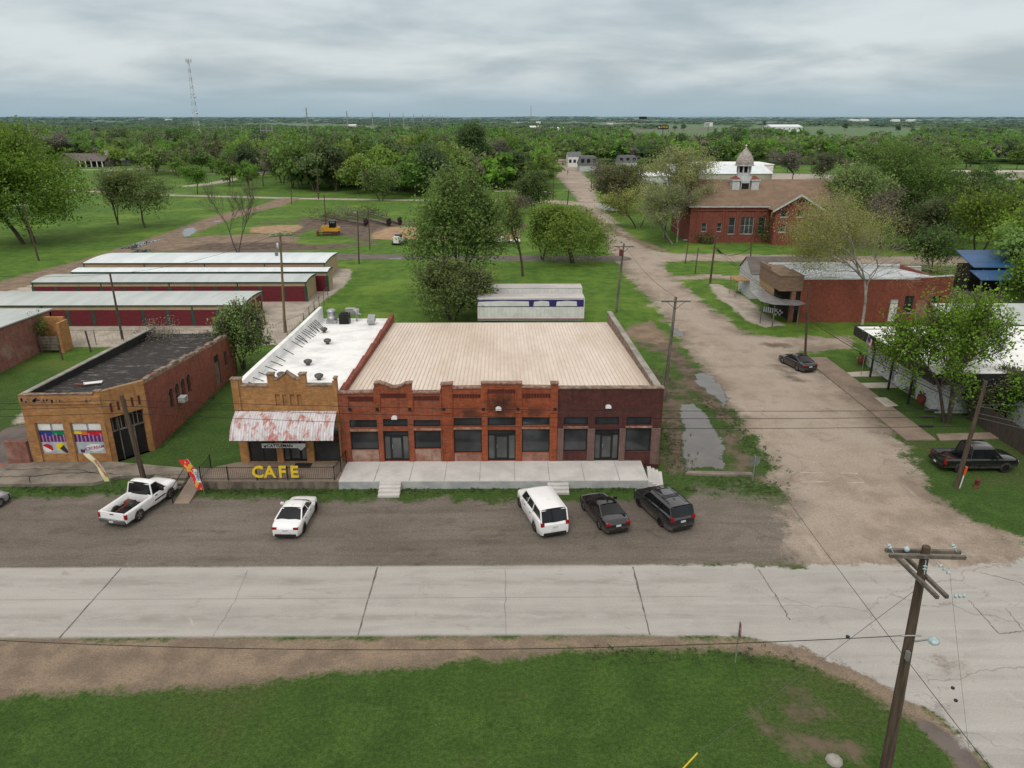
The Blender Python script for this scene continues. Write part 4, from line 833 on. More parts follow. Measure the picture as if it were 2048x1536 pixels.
# ------------------------------------------------------------------ storage rows
def storage(label,x0,x1,y0,y1,h,roof,ndoor,end_doors=0,hf=.55):
    T=thing('storage_building',label,'storage units',((x0+x1)/2,y0,0),group='maroon door storage buildings')
    mb=MB(); mb.box(x0,y0+.02,0,x1,y1,h)   # body
    hm=.26; mb.add([(x1,y0+.02,h),(x1,y1,h),(x1,(y0+y1)/2,h+hm),(x0,y0+.02,h),(x0,y1,h),(x0,(y0+y1)/2,h+hm)],[(0,1,2),(5,4,3)],1)
    mb.m[3]=1; mb.m[5]=1
    mb.build('wall',[X['tan_wall'],X['tan_wall_y']],T,'w')
    mb=MB(); n=8
    pr_=[(y0-.12+(y1-y0+.24)*k/n, h+.03+hm*(1-(2*k/n-1)**2)**1.0) for k in range(n+1)]
    for (a,za),(b,zb) in zip(pr_[:-1],pr_[1:]): mb.quad((x0-.15,a,za),(x1+.15,a,za),(x1+.15,b,zb),(x0-.15,b,zb))
    ro=mb.build('roof',X[roof],T,'w')
    mb=MB()
    for (a,za),(b,zb) in zip(pr_[:-1],pr_[1:]): mb.add([(x1+.15,a,za),(x1+.15,b,zb),(x1+.15,b,zb-.16),(x1+.15,a,za-.16),(x1+.19,a,za),(x1+.19,b,zb),(x1+.19,b,zb-.16),(x1+.19,a,za-.16)],[(0,1,2,3),(4,7,6,5),(0,4,5,1)])
    mb.box(x0-.17,y0-.16,h-.08,x1+.15,y0-.1,h+.07).build('eave_trim',X['green_trim'],ro)
    w_=(x1-x0)/ndoor
    for i in range(ndoor):
        a=x0+i*w_; mb=MB(); mb.box(a+.22,y0-.02,0,a+w_-.22,y0+.015,h-hf); 
        for k in range(1,6): mb.box(a+.22,y0-.028,k*(h-hf)/6,a+w_-.22,y0-.021,k*(h-hf)/6+.03)
        mb.build('roller_door',X['red_door'],T,'w')
    mb=MB()
    for i in range(ndoor+1): 
        a=x0+i*w_; mb.box(a-.19,y0-.04,0,a+.19,y0+.018,h-hf)
        if i%3==0: mb.box(a-.06,y0-.06,h-hf,a+.06,y0+.016,h-.09)
    mb.box(x1-.02,y0-.05,0,x1+.03,y0+.12,h-.06); build_each(mb,'door_post',X['green_trim'],T,'w')
    for i in range(end_doors):
        w2=(y1-y0)/end_doors; mb=MB(); mb.box(x1+.002,y0+i*w2+.25,0,x1+.02,y0+(i+1)*w2-.15,h-.35); mb.build('roller_door',X['red_door'],T,'w')
storage('storage row nearest the camera with maroon doors under a grey roof',-74,-31.9,87.4,95,2.55,'st_roof',14,3)
storage('grey roofed storage row in the middle of the yard',-64.5,-27.4,99.9,105.5,2.7,'st_roof',12)
storage('low storage row showing a narrow white roof strip behind the grey one',-62.5,-25.9,106.2,109.5,2.85,'st_roof2',10)
storage('farthest storage row with the broad white roof',-65.,-28,113.9,123,2.7,'st_roof2',12)
# ------------------------------------------------------------------ vehicles (forward = +y locally)
def interp(x,tab):
    for (a,va),(b,vb) in zip(tab[:-1],tab[1:]):
        if x<=b: return va+(vb-va)*max(0,(x-a))/(b-a)
    return tab[-1][1]
def smt(x,tab,w=.12): return (interp(x-w,tab)+2*interp(x,tab)+interp(x+w,tab))/4
def wheel(par,x,y,r,w,rim,side):
    o=thing('wheel',None,None,(x,y,r)); o.parent=par; del_=[k for k in o.keys()]
    mb=MB(); n=20; prof=[(r*.62,-w/2),(r*.93,-w/2),(r,-w/2+.03),(r,w/2-.03),(r*.93,w/2),(r*.62,w/2)]
    vs=[(p[1],p[0]*math.cos(2*math.pi*j/n),p[0]*math.sin(2*math.pi*j/n)) for p in prof for j in range(n)]
    mb.add(vs,[(i*n+j,i*n+(j+1)%n,(i+1)*n+(j+1)%n,(i+1)*n+j) for i in range(5) for j in range(n)],0,True); mb.build('tyre',X['rubber'],o)
    mb=MB(); s=side; xx=s*(w/2-.04)
    mb.add([(xx-s*.05,r*.62*math.cos(2*math.pi*j/n),r*.62*math.sin(2*math.pi*j/n)) for j in range(n)],[tuple(range(n))],1)
    for k in range(5):
        a=2*math.pi*k/5+.3; c,sn=math.cos(a),math.sin(a); p=.06; 
        mb.add([(xx,c*.05-sn*p,sn*.05+c*p),(xx,c*r*.62-sn*p*.7,sn*r*.62+c*p*.7),(xx,c*r*.62+sn*p*.7,sn*r*.62-c*p*.7),(xx,c*.05+sn*p,sn*.05-c*p)],[(0,1,2,3)],0)
    rg=[(r*.62,0),(r*.54,0)]; mb.add([(xx+s*.004,q[0]*math.cos(2*math.pi*j/n),q[0]*math.sin(2*math.pi*j/n)) for q in rg for j in range(n)],[(j,(j+1)%n,n+(j+1)%n,n+j) for j in range(n)],0)
    mb.build('rim',[X[rim],X['plastic']],o); return o
def body_loft(mb,S,hw,zb,zs,zt,wr,wy,flat=.0,m=0):
    """lower body: S stations; hw, zb, zs(shoulder), zt(deck centre) are functions of y"""
    ring=[]; 
    for y in S:
        h=hw(y); b=zb(y); s_=zs(y); t_=zt(y); bb=b
        for c in wy:
            d=abs(y-c)
            if d<wr: bb=max(bb,.30+math.sqrt(max(0,wr*wr-d*d))*.98)
        bb=min(bb,s_-.1)
        mid=b+(s_-b)*.45; mid=max(mid,bb+.02)
        pts=[(h*.965,bb),(h*.995,max(mid*.8+bb*.2,bb+.01)),(h,mid),(h*.985,s_-.10 if s_-.10>mid else mid+.01),(h*.95,s_-.015),(h*.86,s_+(t_-s_)*.45),(h*.5,t_-.005),(0,t_)]
        ring.append([(-x,y,z) for x,z in pts]+[(x,y,z) for x,z in pts[::-1][1:]])
    k=len(ring[0]); vs=[p for r_ in ring for p in r_]
    mb.add(vs,[(i*k+j,i*k+j+1,(i+1)*k+j+1,(i+1)*k+j) for i in range(len(S)-1) for j in range(k-1)],m,True)
    mb.add(ring[0],[tuple(range(k-1,-1,-1))],m); mb.add(ring[-1],[tuple(range(k))],m)
def lerp3(a,b,t): return tuple(a[i]+(b[i]-a[i])*t for i in range(3))
def cabin(par,paintm,cab,belt,hw,roofw,roofz,split,roofpaint=None,rear_glass=True,nw=2,pil=.07):
    """cab = (windscreen base y, roof front y, roof rear y, rear glass base y)"""
    y0,y1,y2,y3=cab   # y0 > y1 > y2 > y3
    bw=lambda y:hw(y)*.93
    B=[(y0,belt(y0)+.0),(y3,belt(y3)+.0)]
    mb=MB()
    n=8; ys_=[y1+(y2-y1)*i/n for i in range(n+1)]
    rz=lambda y: roofz+.03*math.sin(math.pi*(y-y2)/(y1-y2))
    # roof skin
    def ring(y): z=rz(y); w_=roofw; return [(-w_-.03,y,z-.09),(-w_+.04,y,z-.015),(-w_*.5,y,z+.02),(0,y,z+.03),(w_*.5,y,z+.02),(w_-.04,y,z-.015),(w_+.03,y,z-.09)]
    rs=[ring(y) for y in ys_]; vs=[p for r_ in rs for p in r_]
    mb.add(vs,[(i*7+j,(i+1)*7+j,(i+1)*7+j+1,i*7+j+1) for i in range(n) for j in range(6)],0,True)
    mb.build('roof',X[roofpaint or paintm],par)
    A=lambda s,y: (s*bw(y),y,belt(y)-.02)
    Tp=lambda s,y: (s*(roofw+.03),y,rz(y)-.09)
    # glass shell
    g=MB(); g.add([A(-1,y0),A(1,y0),Tp(1,y1),Tp(-1,y1),(0,y0+.10,belt(y0)-.0),(0,y1+.04,rz(y1)+.0)],[(0,4,5,3),(4,1,2,5)],0,True); g.build('windscreen',X['glass_car'],par)
    g=MB(); g.add([A(-1,y3),A(1,y3),Tp(1,y2),Tp(-1,y2),(0,y3-.07,belt(y3)),(0,y2-.03,rz(y2)+.0)],[(4,0,3,5),(1,4,5,2)],0,True); g.build('rear_window',X['glass_car'],par)
    for s in (-1,1):
        g=MB(); g.add([A(s,y0),A(s,y3),Tp(s,y2),Tp(s,y1)],[(0,1,2,3) if s>0 else (3,2,1,0)],0); g.build('side_window',X['glass_car'],par)
    p=MB(); r_=.035
    def bar(a,b,w_): 
        a=Vector(a);b=Vector(b); p.tube([a,b],w_,6,cap=True)
    for s in (-1,1):
        bar(A(s,y0),Tp(s,y1),r_*.9); bar(A(s,y3),Tp(s,y2),r_*1.4); bar(Tp(s,y1),Tp(s,y2),r_*.9); bar(A(s,y0),A(s,y3),.018)
        for f_,wd in split:
            ya=y0+(y3-y0)*f_; yb=y1+(y2-y1)*f_; a=A(s,ya); b=Tp(s,yb); o_=.012*s
            p.add([(a[0]+o_,a[1]-wd,a[2]),(a[0]+o_,a[1]+wd,a[2]),(b[0]+o_,b[1]+wd,b[2]),(b[0]+o_,b[1]-wd,b[2])],[(0,1,2,3) if s<0 else (3,2,1,0)],0)
    bar(Tp(-1,y1),Tp(1,y1),r_*.8); bar(Tp(-1,y2),Tp(1,y2),r_*.8)
    p.build('window_frame',X[paintm],par)
def car(kind,label,cat,x,y,head,pm,L_=4.7,W_=1.84,Hh=1.45,rim='rim',group=None,name='parked_car'):
    T=thing(name,label,cat,(x,y,0),R(-head),group)
    h2=L_/2; hwm=W_/2; suv=kind=='suv'; wr=.36 if not suv else .40; wy=(h2-.92,-h2+1.0) if not suv else (h2-.98,-h2+1.12)
    hwt=[(-h2,hwm*.84),(-h2+.12,hwm*.92),(-h2+.45,hwm*.98),(-h2+1.2,hwm),(h2-1.3,hwm),(h2-.5,hwm*.95),(h2-.15,hwm*.84),(h2,hwm*.70)]
    hw=lambda v:smt(v,hwt,.06)
    if suv:
        zst=[(-h2,.86),(-h2+.1,1.12),(-h2+.5,1.16),(h2-1.7,1.06),(h2-.5,.96),(h2-.1,.80),(h2,.62)]; ztt=[(-h2,.9),(-h2+.12,1.16),(-h2+.5,1.18),(h2-1.55,1.14),(h2-.6,1.05),(h2-.12,.86),(h2,.66)]
    else:
        zst=[(-h2,.68),(-h2+.1,.92),(-h2+.7,.95),(h2-1.7,.90),(h2-.5,.76),(h2-.1,.62),(h2,.5)]; ztt=[(-h2,.70),(-h2+.12,.98),(-h2+.75,1.02),(h2-1.5,.99),(h2-.6,.86),(h2-.12,.68),(h2,.52)]
    S=sorted(set([-h2+i*L_/34 for i in range(35)]+[c+wr*f for c in wy for f in (-1,-.92,-.75,-.5,-.2,0,.2,.5,.75,.92,1)]+[-h2+.04,h2-.04,-h2+.1,h2-.1]))
    mb=MB(); body_loft(mb,S,hw,lambda v:.24+.10*max(0,(abs(v)-h2+.5))*1.,lambda v:smt(v,zst,.08),lambda v:smt(v,ztt,.08),wr,wy); mb.build('body',X[pm],T)
    mb=MB(); mb.box(-hwm*.86,-h2+.12,.20,hwm*.86,h2-.15,.62); mb.build('underbody',X['plastic'],T)
    belt=lambda v:smt(v,zst,.08)+.02
    if suv: cabin(T,pm,(h2-1.40,h2-2.05,-h2+.34,-h2+.10),belt,hw,hwm*.79,Hh-.03,[(.30,.04),(.60,.07)]); 
    else: cabin(T,pm,(h2-1.25,h2-2.05,-h2+1.55,-h2+.68),belt,hw,hwm*.66,Hh-.03,[(.42,.04)])
    yc=(h2-1.40 if suv else h2-1.25)+.10; zc_=smt(yc,ztt,.08)+.012; mb=MB(); ww=hw(yc)
    mb.add([(-ww*.84,yc-.12,zc_-.05),(-ww*.45,yc+.03,zc_),(ww*.45,yc+.03,zc_),(ww*.84,yc-.12,zc_-.05),(ww*.8,yc-.24,zc_-.02),(ww*.4,yc-.1,zc_+.015),(-ww*.4,yc-.1,zc_+.015),(-ww*.8,yc-.24,zc_-.02)],[(0,7,6,1),(1,6,5,2),(2,5,4,3)]); mb.build('cowl',X['plastic'],T)
    for s in (-1,1):
        for c in wy: wheel(T,s*(hwm-.12),c,wr-.04,.23,rim,s)
        ym=h2-1.75 if not suv else h2-1.95; mb=MB(); mb.box(s*hwm if s>0 else -hwm-.2,ym-.06,.95+.1*suv,(hwm+.2) if s>0 else -hwm,ym+.05,1.08+.12*suv); mb.build('mirror',X[pm],T)
        mb=MB(); zt_=.72 if not suv else .86; x0,x1=sorted((s*hwm*(.56 if not suv else .68),s*hwm*.89)); 
        mb.box(x0,-h2-.01,zt_,x1,-h2+.2,zt_+(.13 if not suv else .24)); mb.build('tail_lamp',X['tail'],T)
        mb=MB(); x0,x1=sorted((s*hwm*.45,s*hwm*.66)); mb.box(x0,h2-.30,.52+.12*suv,x1,h2-.05,.60+.14*suv); mb.build('headlight',X['head'],T)
        mb=MB()
        for yy in ((.1,-.9) if not suv else (.35,-.75)): xx=s*(hwm+.002); a,b=sorted((xx,xx+s*.03)); mb.box(a,yy-.1,.80+.1*suv,b,yy+.08,.84+.1*suv)
        build_each(mb,'door_handle',X['chrome' if pm=='p_white' else pm],T)
    mb=MB(); mb.box(-.16,-h2-.03,.60 if not suv else .72,.16,-h2+.02,.72 if not suv else .84); mb.build('number_plate',X['plate'],T)
    mb=MB(); mb.box(-hwm*.72,-h2-.03,.26,hwm*.72,-h2+.15,.42); mb.build('rear_bumper',X['plastic'],T)
    mb=MB(); mb.box(-.03,-.55 if not suv else -1.3,Hh,.03,-.35 if not suv else -1.1,Hh+.07); mb.build('antenna_fin',X[pm],T)
    if suv and pm!='p_white' or kind=='suvr':
        for s in (-1,1): mb=MB(); mb.tube([(s*hwm*.66,h2-2.3,Hh+.01),(s*hwm*.66,h2-2.5,Hh+.07),(s*hwm*.66,-h2+.9,Hh+.07),(s*hwm*.66,-h2+.7,Hh)],.022,6); mb.build('roof_rail',X['plastic'],T)
        for yy in (.5,.35,-.75,-.9): mb=MB(); mb.box(-hwm*.66,yy-.03,Hh+.06,hwm*.66,yy+.03,Hh+.085); mb.build('roof_bar',X['plastic'],T)
    return T
def pickup(label,x,y,head,pm,L_,crew=False,cargo=False):
    T=thing('pickup_truck',label,'pickup truck',(x,y,0),R(-head)); W_=1.98; hwm=W_/2; h2=L_/2; wr=.44; bedl=1.75 if crew else 2.45
    yb0=-h2+.12; yb1=yb0+bedl; wy=(h2-.98,-h2+1.28)
    hwt=[(yb1,hwm),(h2-.9,hwm),(h2-.3,hwm*.94),(h2,hwm*.8)]; hw=lambda v:smt(v,hwt,.05); zb_=1.06
    zst=[(yb1,zb_),(h2-1.5,zb_),(h2-.4,1.0),(h2-.05,.9),(h2,.8)]; ztt=[(yb1,zb_+.06),(h2-1.3,zb_+.13),(h2-.4,1.10),(h2-.06,.98),(h2,.84)]
    S=sorted(set([yb1+.03+i*(h2-yb1-.03)/26 for i in range(27)]+[wy[0]+wr*f for f in (-1,-.92,-.75,-.5,-.2,0,.2,.5,.75,.92,1)]))
    mb=MB(); body_loft(mb,S,hw,lambda v:.36,lambda v:smt(v,zst,.06),lambda v:smt(v,ztt,.06),wr,wy[:1]); mb.build('body',X[pm],T)
    # bed: side walls with arches, floor, tailgate
    mb=MB()
    for s in (-1,1):
        ss=sorted(set([yb0+i*bedl/14 for i in range(15)]+[wy[1]+wr*f for f in (-1,-.92,-.75,-.5,-.2,0,.2,.5,.75,.92,1)])); k=6; vs=[]
        for yy in ss:
            d=abs(yy-wy[1]); b=.40 if d>=wr else max(.40,.32+math.sqrt(wr*wr-d*d)*.98)
            bul=.03*max(0,1-d/.75)
            pts=[(hwm*.96,b),(hwm*.99+bul*.5,b+.2 if b<.7 else b+.04),(hwm+bul,.92),(hwm*.985,zb_),(hwm*.985-.13,zb_),(hwm*.985-.15,.55)]
            vs+=[(s*p[0],yy,p[1]) for p in pts]
        n_=len(ss); mb.add(vs,[((i*k+j,(i+1)*k+j,(i+1)*k+j+1,i*k+j+1) if s<0 else (i*k+j+1,(i+1)*k+j+1,(i+1)*k+j,i*k+j)) for i in range(n_-1) for j in range(k-1)],0,True)
        for e,fl in ((0,1),(n_-1,-1)): mb.add(vs[e*k:e*k+k],[tuple(range(k))])
    mb.box(-hwm*.98+.12,yb1-.06,.5,hwm*.98-.12,yb1,zb_,0)
    mb.build('bed_side',X[pm],T)
    mb=MB(); mb.box(-hwm*.83,yb0+.06,.50,hwm*.83,yb1-.07,.56)
    for i in range(9): u=-hwm*.78+i*hwm*.195; mb.box(u-.03,yb0+.08,.56,u+.03,yb1-.08,.575)
    mb.build('bed_floor',X['plastic'],T)
    mb=MB(); mb.box(-hwm*.86,yb0-.01,.52,hwm*.86,yb0+.07,zb_); mb.box(-hwm*.83,yb0-.02,.68,hwm*.83,yb0-.011,.95); tg=mb.build('tailgate',X[pm],T)
    mb=MB(); mb.box(-.13,yb0-.035,.93,.13,yb0-.022,.99); mb.build('handle',X['plastic'],tg)
    mb=MB(); mb.box(-hwm*.9,-h2-.04,.42,hwm*.9,yb0-.025,.62); mb.build('rear_bumper',X['chrome'] if pm=='p_white' else X['plastic'],T)
    mb=MB(); mb.box(-hwm*.8,yb0,.32,hwm*.8,h2-.2,.5); mb.build('chassis',X['plastic'],T)
    belt=lambda v:smt(v,zst,.06)+.02
    yc=yb1+.05; cabin(T,pm,(h2-1.25,h2-1.95,yc+.12,yc),belt,hw,hwm*.76,1.84,[(.5,.05)] if crew else [(.97,.03)])
    for s in (-1,1):
        for c in wy: wheel(T,s*(hwm-.12),c,wr-.04,.27,'rim' if pm=='p_white' else 'rim_dark',s)
        a,b=sorted((s*hwm*.87,s*(hwm+.01))); mb=MB(); mb.box(a,yb0-.03,.68,b,yb0+.12,1.0); mb.build('tail_lamp',X['tail'],T)
        a,b=sorted((s*hwm*.55,s*hwm*.78)); mb=MB(); mb.box(a,h2-.22,.70,b,h2+.01,.84); mb.build('headlight',X['head'],T)
        a,b=sorted((s*hwm,s*(hwm+.26))); mb=MB(); mb.box(a,h2-1.95,1.12,b,h2-1.83,1.36); mb.build('mirror',X['plastic'],T)
        a,b=sorted((s*(hwm+.001),s*(hwm+.025))); mb=MB(); mb.box(a,yb1+.15,.62,b,h2-1.5,.70); mb.build('side_moulding',X['plastic'],T)
        mb=MB(); mb.box(a,yb1+.25,.93,b,yb1+.45,.99); mb.build('door_handle',X['plastic'],T)
    mb=MB(); mb.box(-.15,-h2-.06,.46,.15,-h2-.035,.58); mb.build('number_plate',X['plate'],T)
    return T,(yb0,yb1)
car('suv','large white full size sport utility vehicle with dark tinted windows parked before the raised pavement','suv',2.2,41.4,-16,'p_white',5.2,2.0,1.88)
car('sedan','black saloon with silver wheels between the white and the dark sport utility vehicles','car',6.15,41.3,-17,'p_black',4.4,1.78,1.40)
car('suv','dark slate sport utility vehicle with black wheels and roof bars','suv',9.95,41.7,-20,'p_slate',4.75,1.9,1.72,'rim_dark')
car('sedan','white saloon parked alone on the gravel in front of the yellow letters','car',-13.2,41.0,2,'p_white',4.45,1.78,1.42,'rim_dark')
car('sedan','silver car mostly cut off by the left edge of the picture','car',-34.3,42.1,24,'p_silver',4.4,1.82,1.5)
car('sedan','black saloon parked across the side street beside the tan walk','car',29.6,71.3,-14,'p_black',4.4,1.8,1.42)
tr,(b0,b1)=pickup('white single cab pickup truck with rusty cargo in its open bed','' or -23.7,42.7,14,'p_white',5.2)
C_=Matrix.Translation((-23.7,42.7,0))@Matrix.Rotation(R(-14),4,'Z')
p=C_@Vector((.25,-1.0,.575)); cg=thing('scrap_load','rusty machine parts and a grey drum lying in the white pickup bed','scrap',tuple(p),R(-14))
mb=MB(); mb.lathe((0,.0,0),[(.27,0),(.29,.2),(.27,.5),(.1,.55)],10); mb.build('drum',X['char'],cg)
mb=MB(); mb.tube([(-.6,-.8,.1),(-.2,.1,.35)],.05,6).box(-.75,.1,0,-.35,.5,.35).box(.3,.15,0,.6,.6,.3).tube([(.3,.6,.2),(.6,.0,.3)],.04,5); mb.build('machine_part',sm('rust',(.20,.05,.03),(.08,.03,.02),6,.9),cg)
tr,(b0,b1)=pickup('black crew cab pickup truck parked on the grass behind the leaning pole','' or 33.85,48.3,90,'p_black',5.5,True)
p=Matrix.Translation((33.85,48.3,0))@Matrix.Rotation(R(-90),4,'Z')@Vector((-.1,-1.9,.58)); mb=MB()
for i in range(8): a=i*.8; mb.tube([(random.uniform(-.5,.5),random.uniform(-.6,.6),random.uniform(.04,.25)) for _ in range(3)],.03,4)
lg=mb.build('bundle',sm('brown rope',(.14,.06,.04),None,4,.9)); lg.location=p; tag(lg,'tangle of brown rope lying in the black pickup bed','rope')
# ------------------------------------------------------------------ semi trailers
def trailer(label,x0,x1,y0,z1,band):
    T=thing('semi_trailer',label,'trailer',((x0+x1)/2,y0,0),group='white box trailers behind the storefronts')
    mb=MB(); mb.box(x0,y0,.95,x1,y0+2.6,z1,0); mb.build('box',X['white'],T,'w')
    mb=MB(); mb.box(x0-.02,y0-.03,z1,x1+.02,y0+2.63,z1+.05); mb.build('roof',sm('grey trailer roof',(.50,.48,.46),(.36,.34,.33),.7,.8,stretch=(.3,1,1)),T,'w')
    mb=MB()
    for i in range(28): u=x0+(x1-x0)*(i+.5)/28; mb.box(u-.01,y0-.02,1.3,u+.01,y0-.003,z1-.05)
    mb.build('side_rib',X['white2'],T,'w')
    mb=MB(); mb.box(x0,y0-.035,.92,x1,y0-.004,1.08,0).box(x0,y0-.034,1.10,x1,y0-.022,1.22,1)
    if band:
        mb.box(x0,y0-.03,z1-.95,x1-.1,y0-.022,z1-.1,2)
        for a,b in ((x0,x1-6.6),(x1-6.1,x1-4.2),(x1-3.4,x1-.9)): mb.wall([(a,z1-.88),(b,z1-.86),(b-.05,z1-.30),((a+b)/2,z1-.22),(a+.08,z1-.34)],y0-.04,y0-.032,3)
    mb.build('side_stripe',[X['alu'],sm('faded red stripe',(.35,.12,.16),None,2,.7),sm('navy band',(.035,.03,.16),None,2,.6),X['white']],T,'w')
    for xx in (x0+1.2,x0+2.4): 
        for yy in (y0+.3,y0+2.3): mb=MB(); mb.frame(xx,yy,.5,0); n=14; mb.add([(.5*math.cos(2*math.pi*j/n),q,.5*math.sin(2*math.pi*j/n)) for q in (-.25,.25) for j in range(n)],[(j,(j+1)%n,n+(j+1)%n,n+j) for j in range(n)]+[tuple(range(n))]); mb.build('wheel',X['rubber'],T,'w')
    mb=MB(); mb.box(x1-2.2,y0+.3,0,x1-2.0,y0+.5,1.15).box(x1-2.2,y0+2.1,0,x1-2.0,y0+2.3,1.15); build_each(mb,'landing_leg',X['alu'],T,'w')
trailer('white box trailer with a navy band painted over in patches, nearest the storefront roof',-3.4,9.35,86.0,3.6,True)
trailer('plain box trailer with grey roof standing right behind the navy banded one',-3.2,9.6,91.4,3.65,False)
# ------------------------------------------------------------------ work machines
def at_px(px,py): return G(px,py)
x,y=at_px(663,470); T=thing('bulldozer','yellow crawler bulldozer standing on the cleared lot','bulldozer',(x,y,0),R(8))
for s in (-1,1):
    mb=MB(); pts=[(-1.9,.35),(-1.6,.05),(1.4,.05),(1.8,.4),(1.5,.85),(-1.2,.95),(-1.7,.75)]; mb.wall(pts,s*.95-.28,s*.95+.28); mb.build('crawler_track',X['track'],T)
    mb=MB(); mb.wall([(-1.2,.95),(1.5,.88),(1.5,1.1),(-1.2,1.15)],s*.95-.3,s*.95+.3); mb.build('fender',X['cat'],T)
mb=MB(); mb.wall([(-2.1,.8),(-.3,.8),(-.3,2.05),(-1.9,1.95),(-2.1,1.7)],-.55,.55); mb.build('engine_hood',X['cat'],T)
mb=MB(); mb.box(-.3,-.75,.9,1.1,.75,1.6,0).box(1.0,-.8,.9,1.9,.8,1.7,0); mb.build('rear_body',X['cat'],T)
mb=MB()
for a,b in ((-.25,-.7),(-.25,.7),(1.05,-.7),(1.05,.7)): mb.box(a-.05,b-.05,1.6,a+.05,b+.05,2.95)
mb.box(-.2,-.66,1.55,1.0,.66,2.6); mb.build('cab',X['glass_car'],T); mb=MB(); mb.box(-.45,-.85,2.95,1.25,.85,3.08); mb.build('cab_roof',X['char'],T)
mb=MB(); mb.tube([(-1.2,.2,2.0),(-1.2,.2,2.6)],.07,6); mb.build('exhaust',X['char'],T)
mb=MB(); mb.wall([(-2.9,.05),(-2.7,.05),(-2.85,.6),(-2.7,1.15),(-2.85,1.15),(-3.05,.6)],-1.75,1.75); mb.tube([(-2.8,-1.2,.4),(0,-1.25,.5)],.09,6).tube([(-2.8,1.2,.4),(0,1.25,.5)],.09,6); mb.build('blade',sm('rusty blade',(.28,.13,.04),(.12,.06,.03),4,.7),T)
x,y=at_px(798,489); T=thing('skid_steer','small white skid steer loader parked on the grass by the clay pad','loader',(x,y,0),R(70))
mb=MB(); mb.box(-1.3,-.55,.45,.9,.55,1.4).box(-1.3,-.55,1.4,-.6,.55,1.75); mb.build('body',X['white'],T)
mb=MB(); mb.box(-.6,-.5,1.4,.6,.5,2.05); mb.build('cab',X['glass_car'],T)
for s in (-1,1):
    mb=MB(); mb.tube([(-1.2,s*.75,1.5),(.6,s*.75,1.3),(1.4,s*.75,.5)],.09,6); mb.build('lift_arm',X['white'],T)
    mb=MB(); mb.wall([(-1.2,.1),(.8,.1),(1.0,.35),(.7,.62),(-1.0,.62),(-1.3,.35)],s*.8-.2,s*.8+.2); mb.build('crawler_track',X['rubber'],T)
mb=MB(); mb.wall([(1.3,.1),(2.0,.1),(1.5,.3),(1.35,.7)],-.95,.95); mb.build('bucket',X['char'],T)
x,y=at_px(985,487); T=thing('mini_excavator','orange mini excavator working by the clay pad behind the tall tree','excavator',(x,y,0),R(20))
for s in (-1,1): mb=MB(); mb.wall([(-1,.05),(1,.05),(1.15,.25),(1,.45),(-1,.45),(-1.15,.25)],s*.6-.15,s*.6+.15); mb.build('crawler_track',X['rubber'],T)
mb=MB(); mb.box(-1,-.7,.5,.7,.7,1.2); mb.build('body',X['white'],T); mb=MB(); mb.box(-.5,-.6,1.2,.4,.3,2.2); mb.build('cab',X['glass_car'],T)
mb=MB(); mb.tube([(.6,.3,1.0),(1.3,.3,2.6),(2.2,.3,2.3),(2.5,.3,1.0)],.12,6); mb.build('digging_arm',X['orange'],T); mb=MB(); mb.wall([(2.3,.9),(2.7,1.0),(2.9,.5),(2.5,.35)],.05,.55); mb.build('bucket',X['char'],T)
x,y=at_px(1018,487); T=thing('work_trailer','low white utility trailer standing on grass behind the tall tree','trailer',(x,y,0),R(5)); mb=MB(); mb.box(-2.2,-.9,.5,2.2,.9,.7).box(-2.2,-.9,.7,-1.0,.9,1.3); mb.build('bed',X['white'],T); 
for s in (-1,1): mb=MB(); mb.frame(0,s,.33,0); mb.add([(.33*math.cos(2*math.pi*j/12),q,.33*math.sin(2*math.pi*j/12)) for q in (-.1,.1) for j in range(12)],[(j,(j+1)%12,12+(j+1)%12,12+j) for j in range(12)]+[tuple(range(12))]); mb.build('wheel',X['rubber'],T)
def dumpster(px,py,lb):
    x,y=at_px(px,py); T=thing('dumpster',lb,'dumpster',(x,y,0)); mb=MB(); mb.wall([(-2.6,.25),(2.6,.25),(2.9,2.3),(-2.9,2.3)],-1.2,1.2); 
    for i in range(9): u=-2.5+i*.62; mb.box(u-.05,-1.3,.3,u+.05,-1.2,2.25)
    mb.build('bin',X['blue'],T); mb=MB(); mb.box(-2.95,-1.32,2.3,2.95,1.32,2.42); mb.build('rim',X['blue'],T)
dumpster(974,361,'left blue roll off dumpster beyond the green field'); dumpster(992,361,'right blue roll off dumpster beyond the green field')
# ------------------------------------------------------------------ red brick shop with wooden false front
T=thing('false_front_shop','painted red brick shop with brown wooden false front and sagging porch roof','shop',(45,88.5,0))
x0,x1,y0,y1=36.0,54.3,88.4,100.5
mb=MB(); mb.frame(x0,y0,0,0); ops=[(11.2,12.2,.1,2.9),(12.9,14.0,1.2,3.3),(16.2,17.3,1.2,3.3)]
front(mb,0,x1-x0,0,4.2,ops,0,0,.2); mb.wall([(0,4.2),(0,5.35),(14.5,5.5),(14.6,5.62),(x1-x0,5.75),(x1-x0,4.2)],0,.3); mb.box(13.6,-.06,4.6,x1-x0+.02,-.003,5.6)
mb.M=Matrix.Identity(4); mb.box(x1-.3,y0+.3,0,x1,y1,4.9).box(x0,y1,0,x1-.3,y1+.3,4.6); mb.box(x0-.0,y0+.3,0,x0+.25,y1,5.0)
mb.build('wall',X['brick_rb'],T,'w')
mb=MB(); mb.box(50.4,y0-.012,0,51.7,y0-.004,2.8); mb.wall([(51.2,2.8),(51.6,2.8),(52.7,4.9),(52.5,5.0)],y0-.012,y0-.004); mb.build('brick_patch',X['brick_pale'],T,'w')
window(T,x0,y0,0,*ops[1],fm='wood_grey',gm_='glass',sill='conc'); window(T,x0,y0,0,*ops[2],fm='wood_grey',gm_='glass',sill='conc')
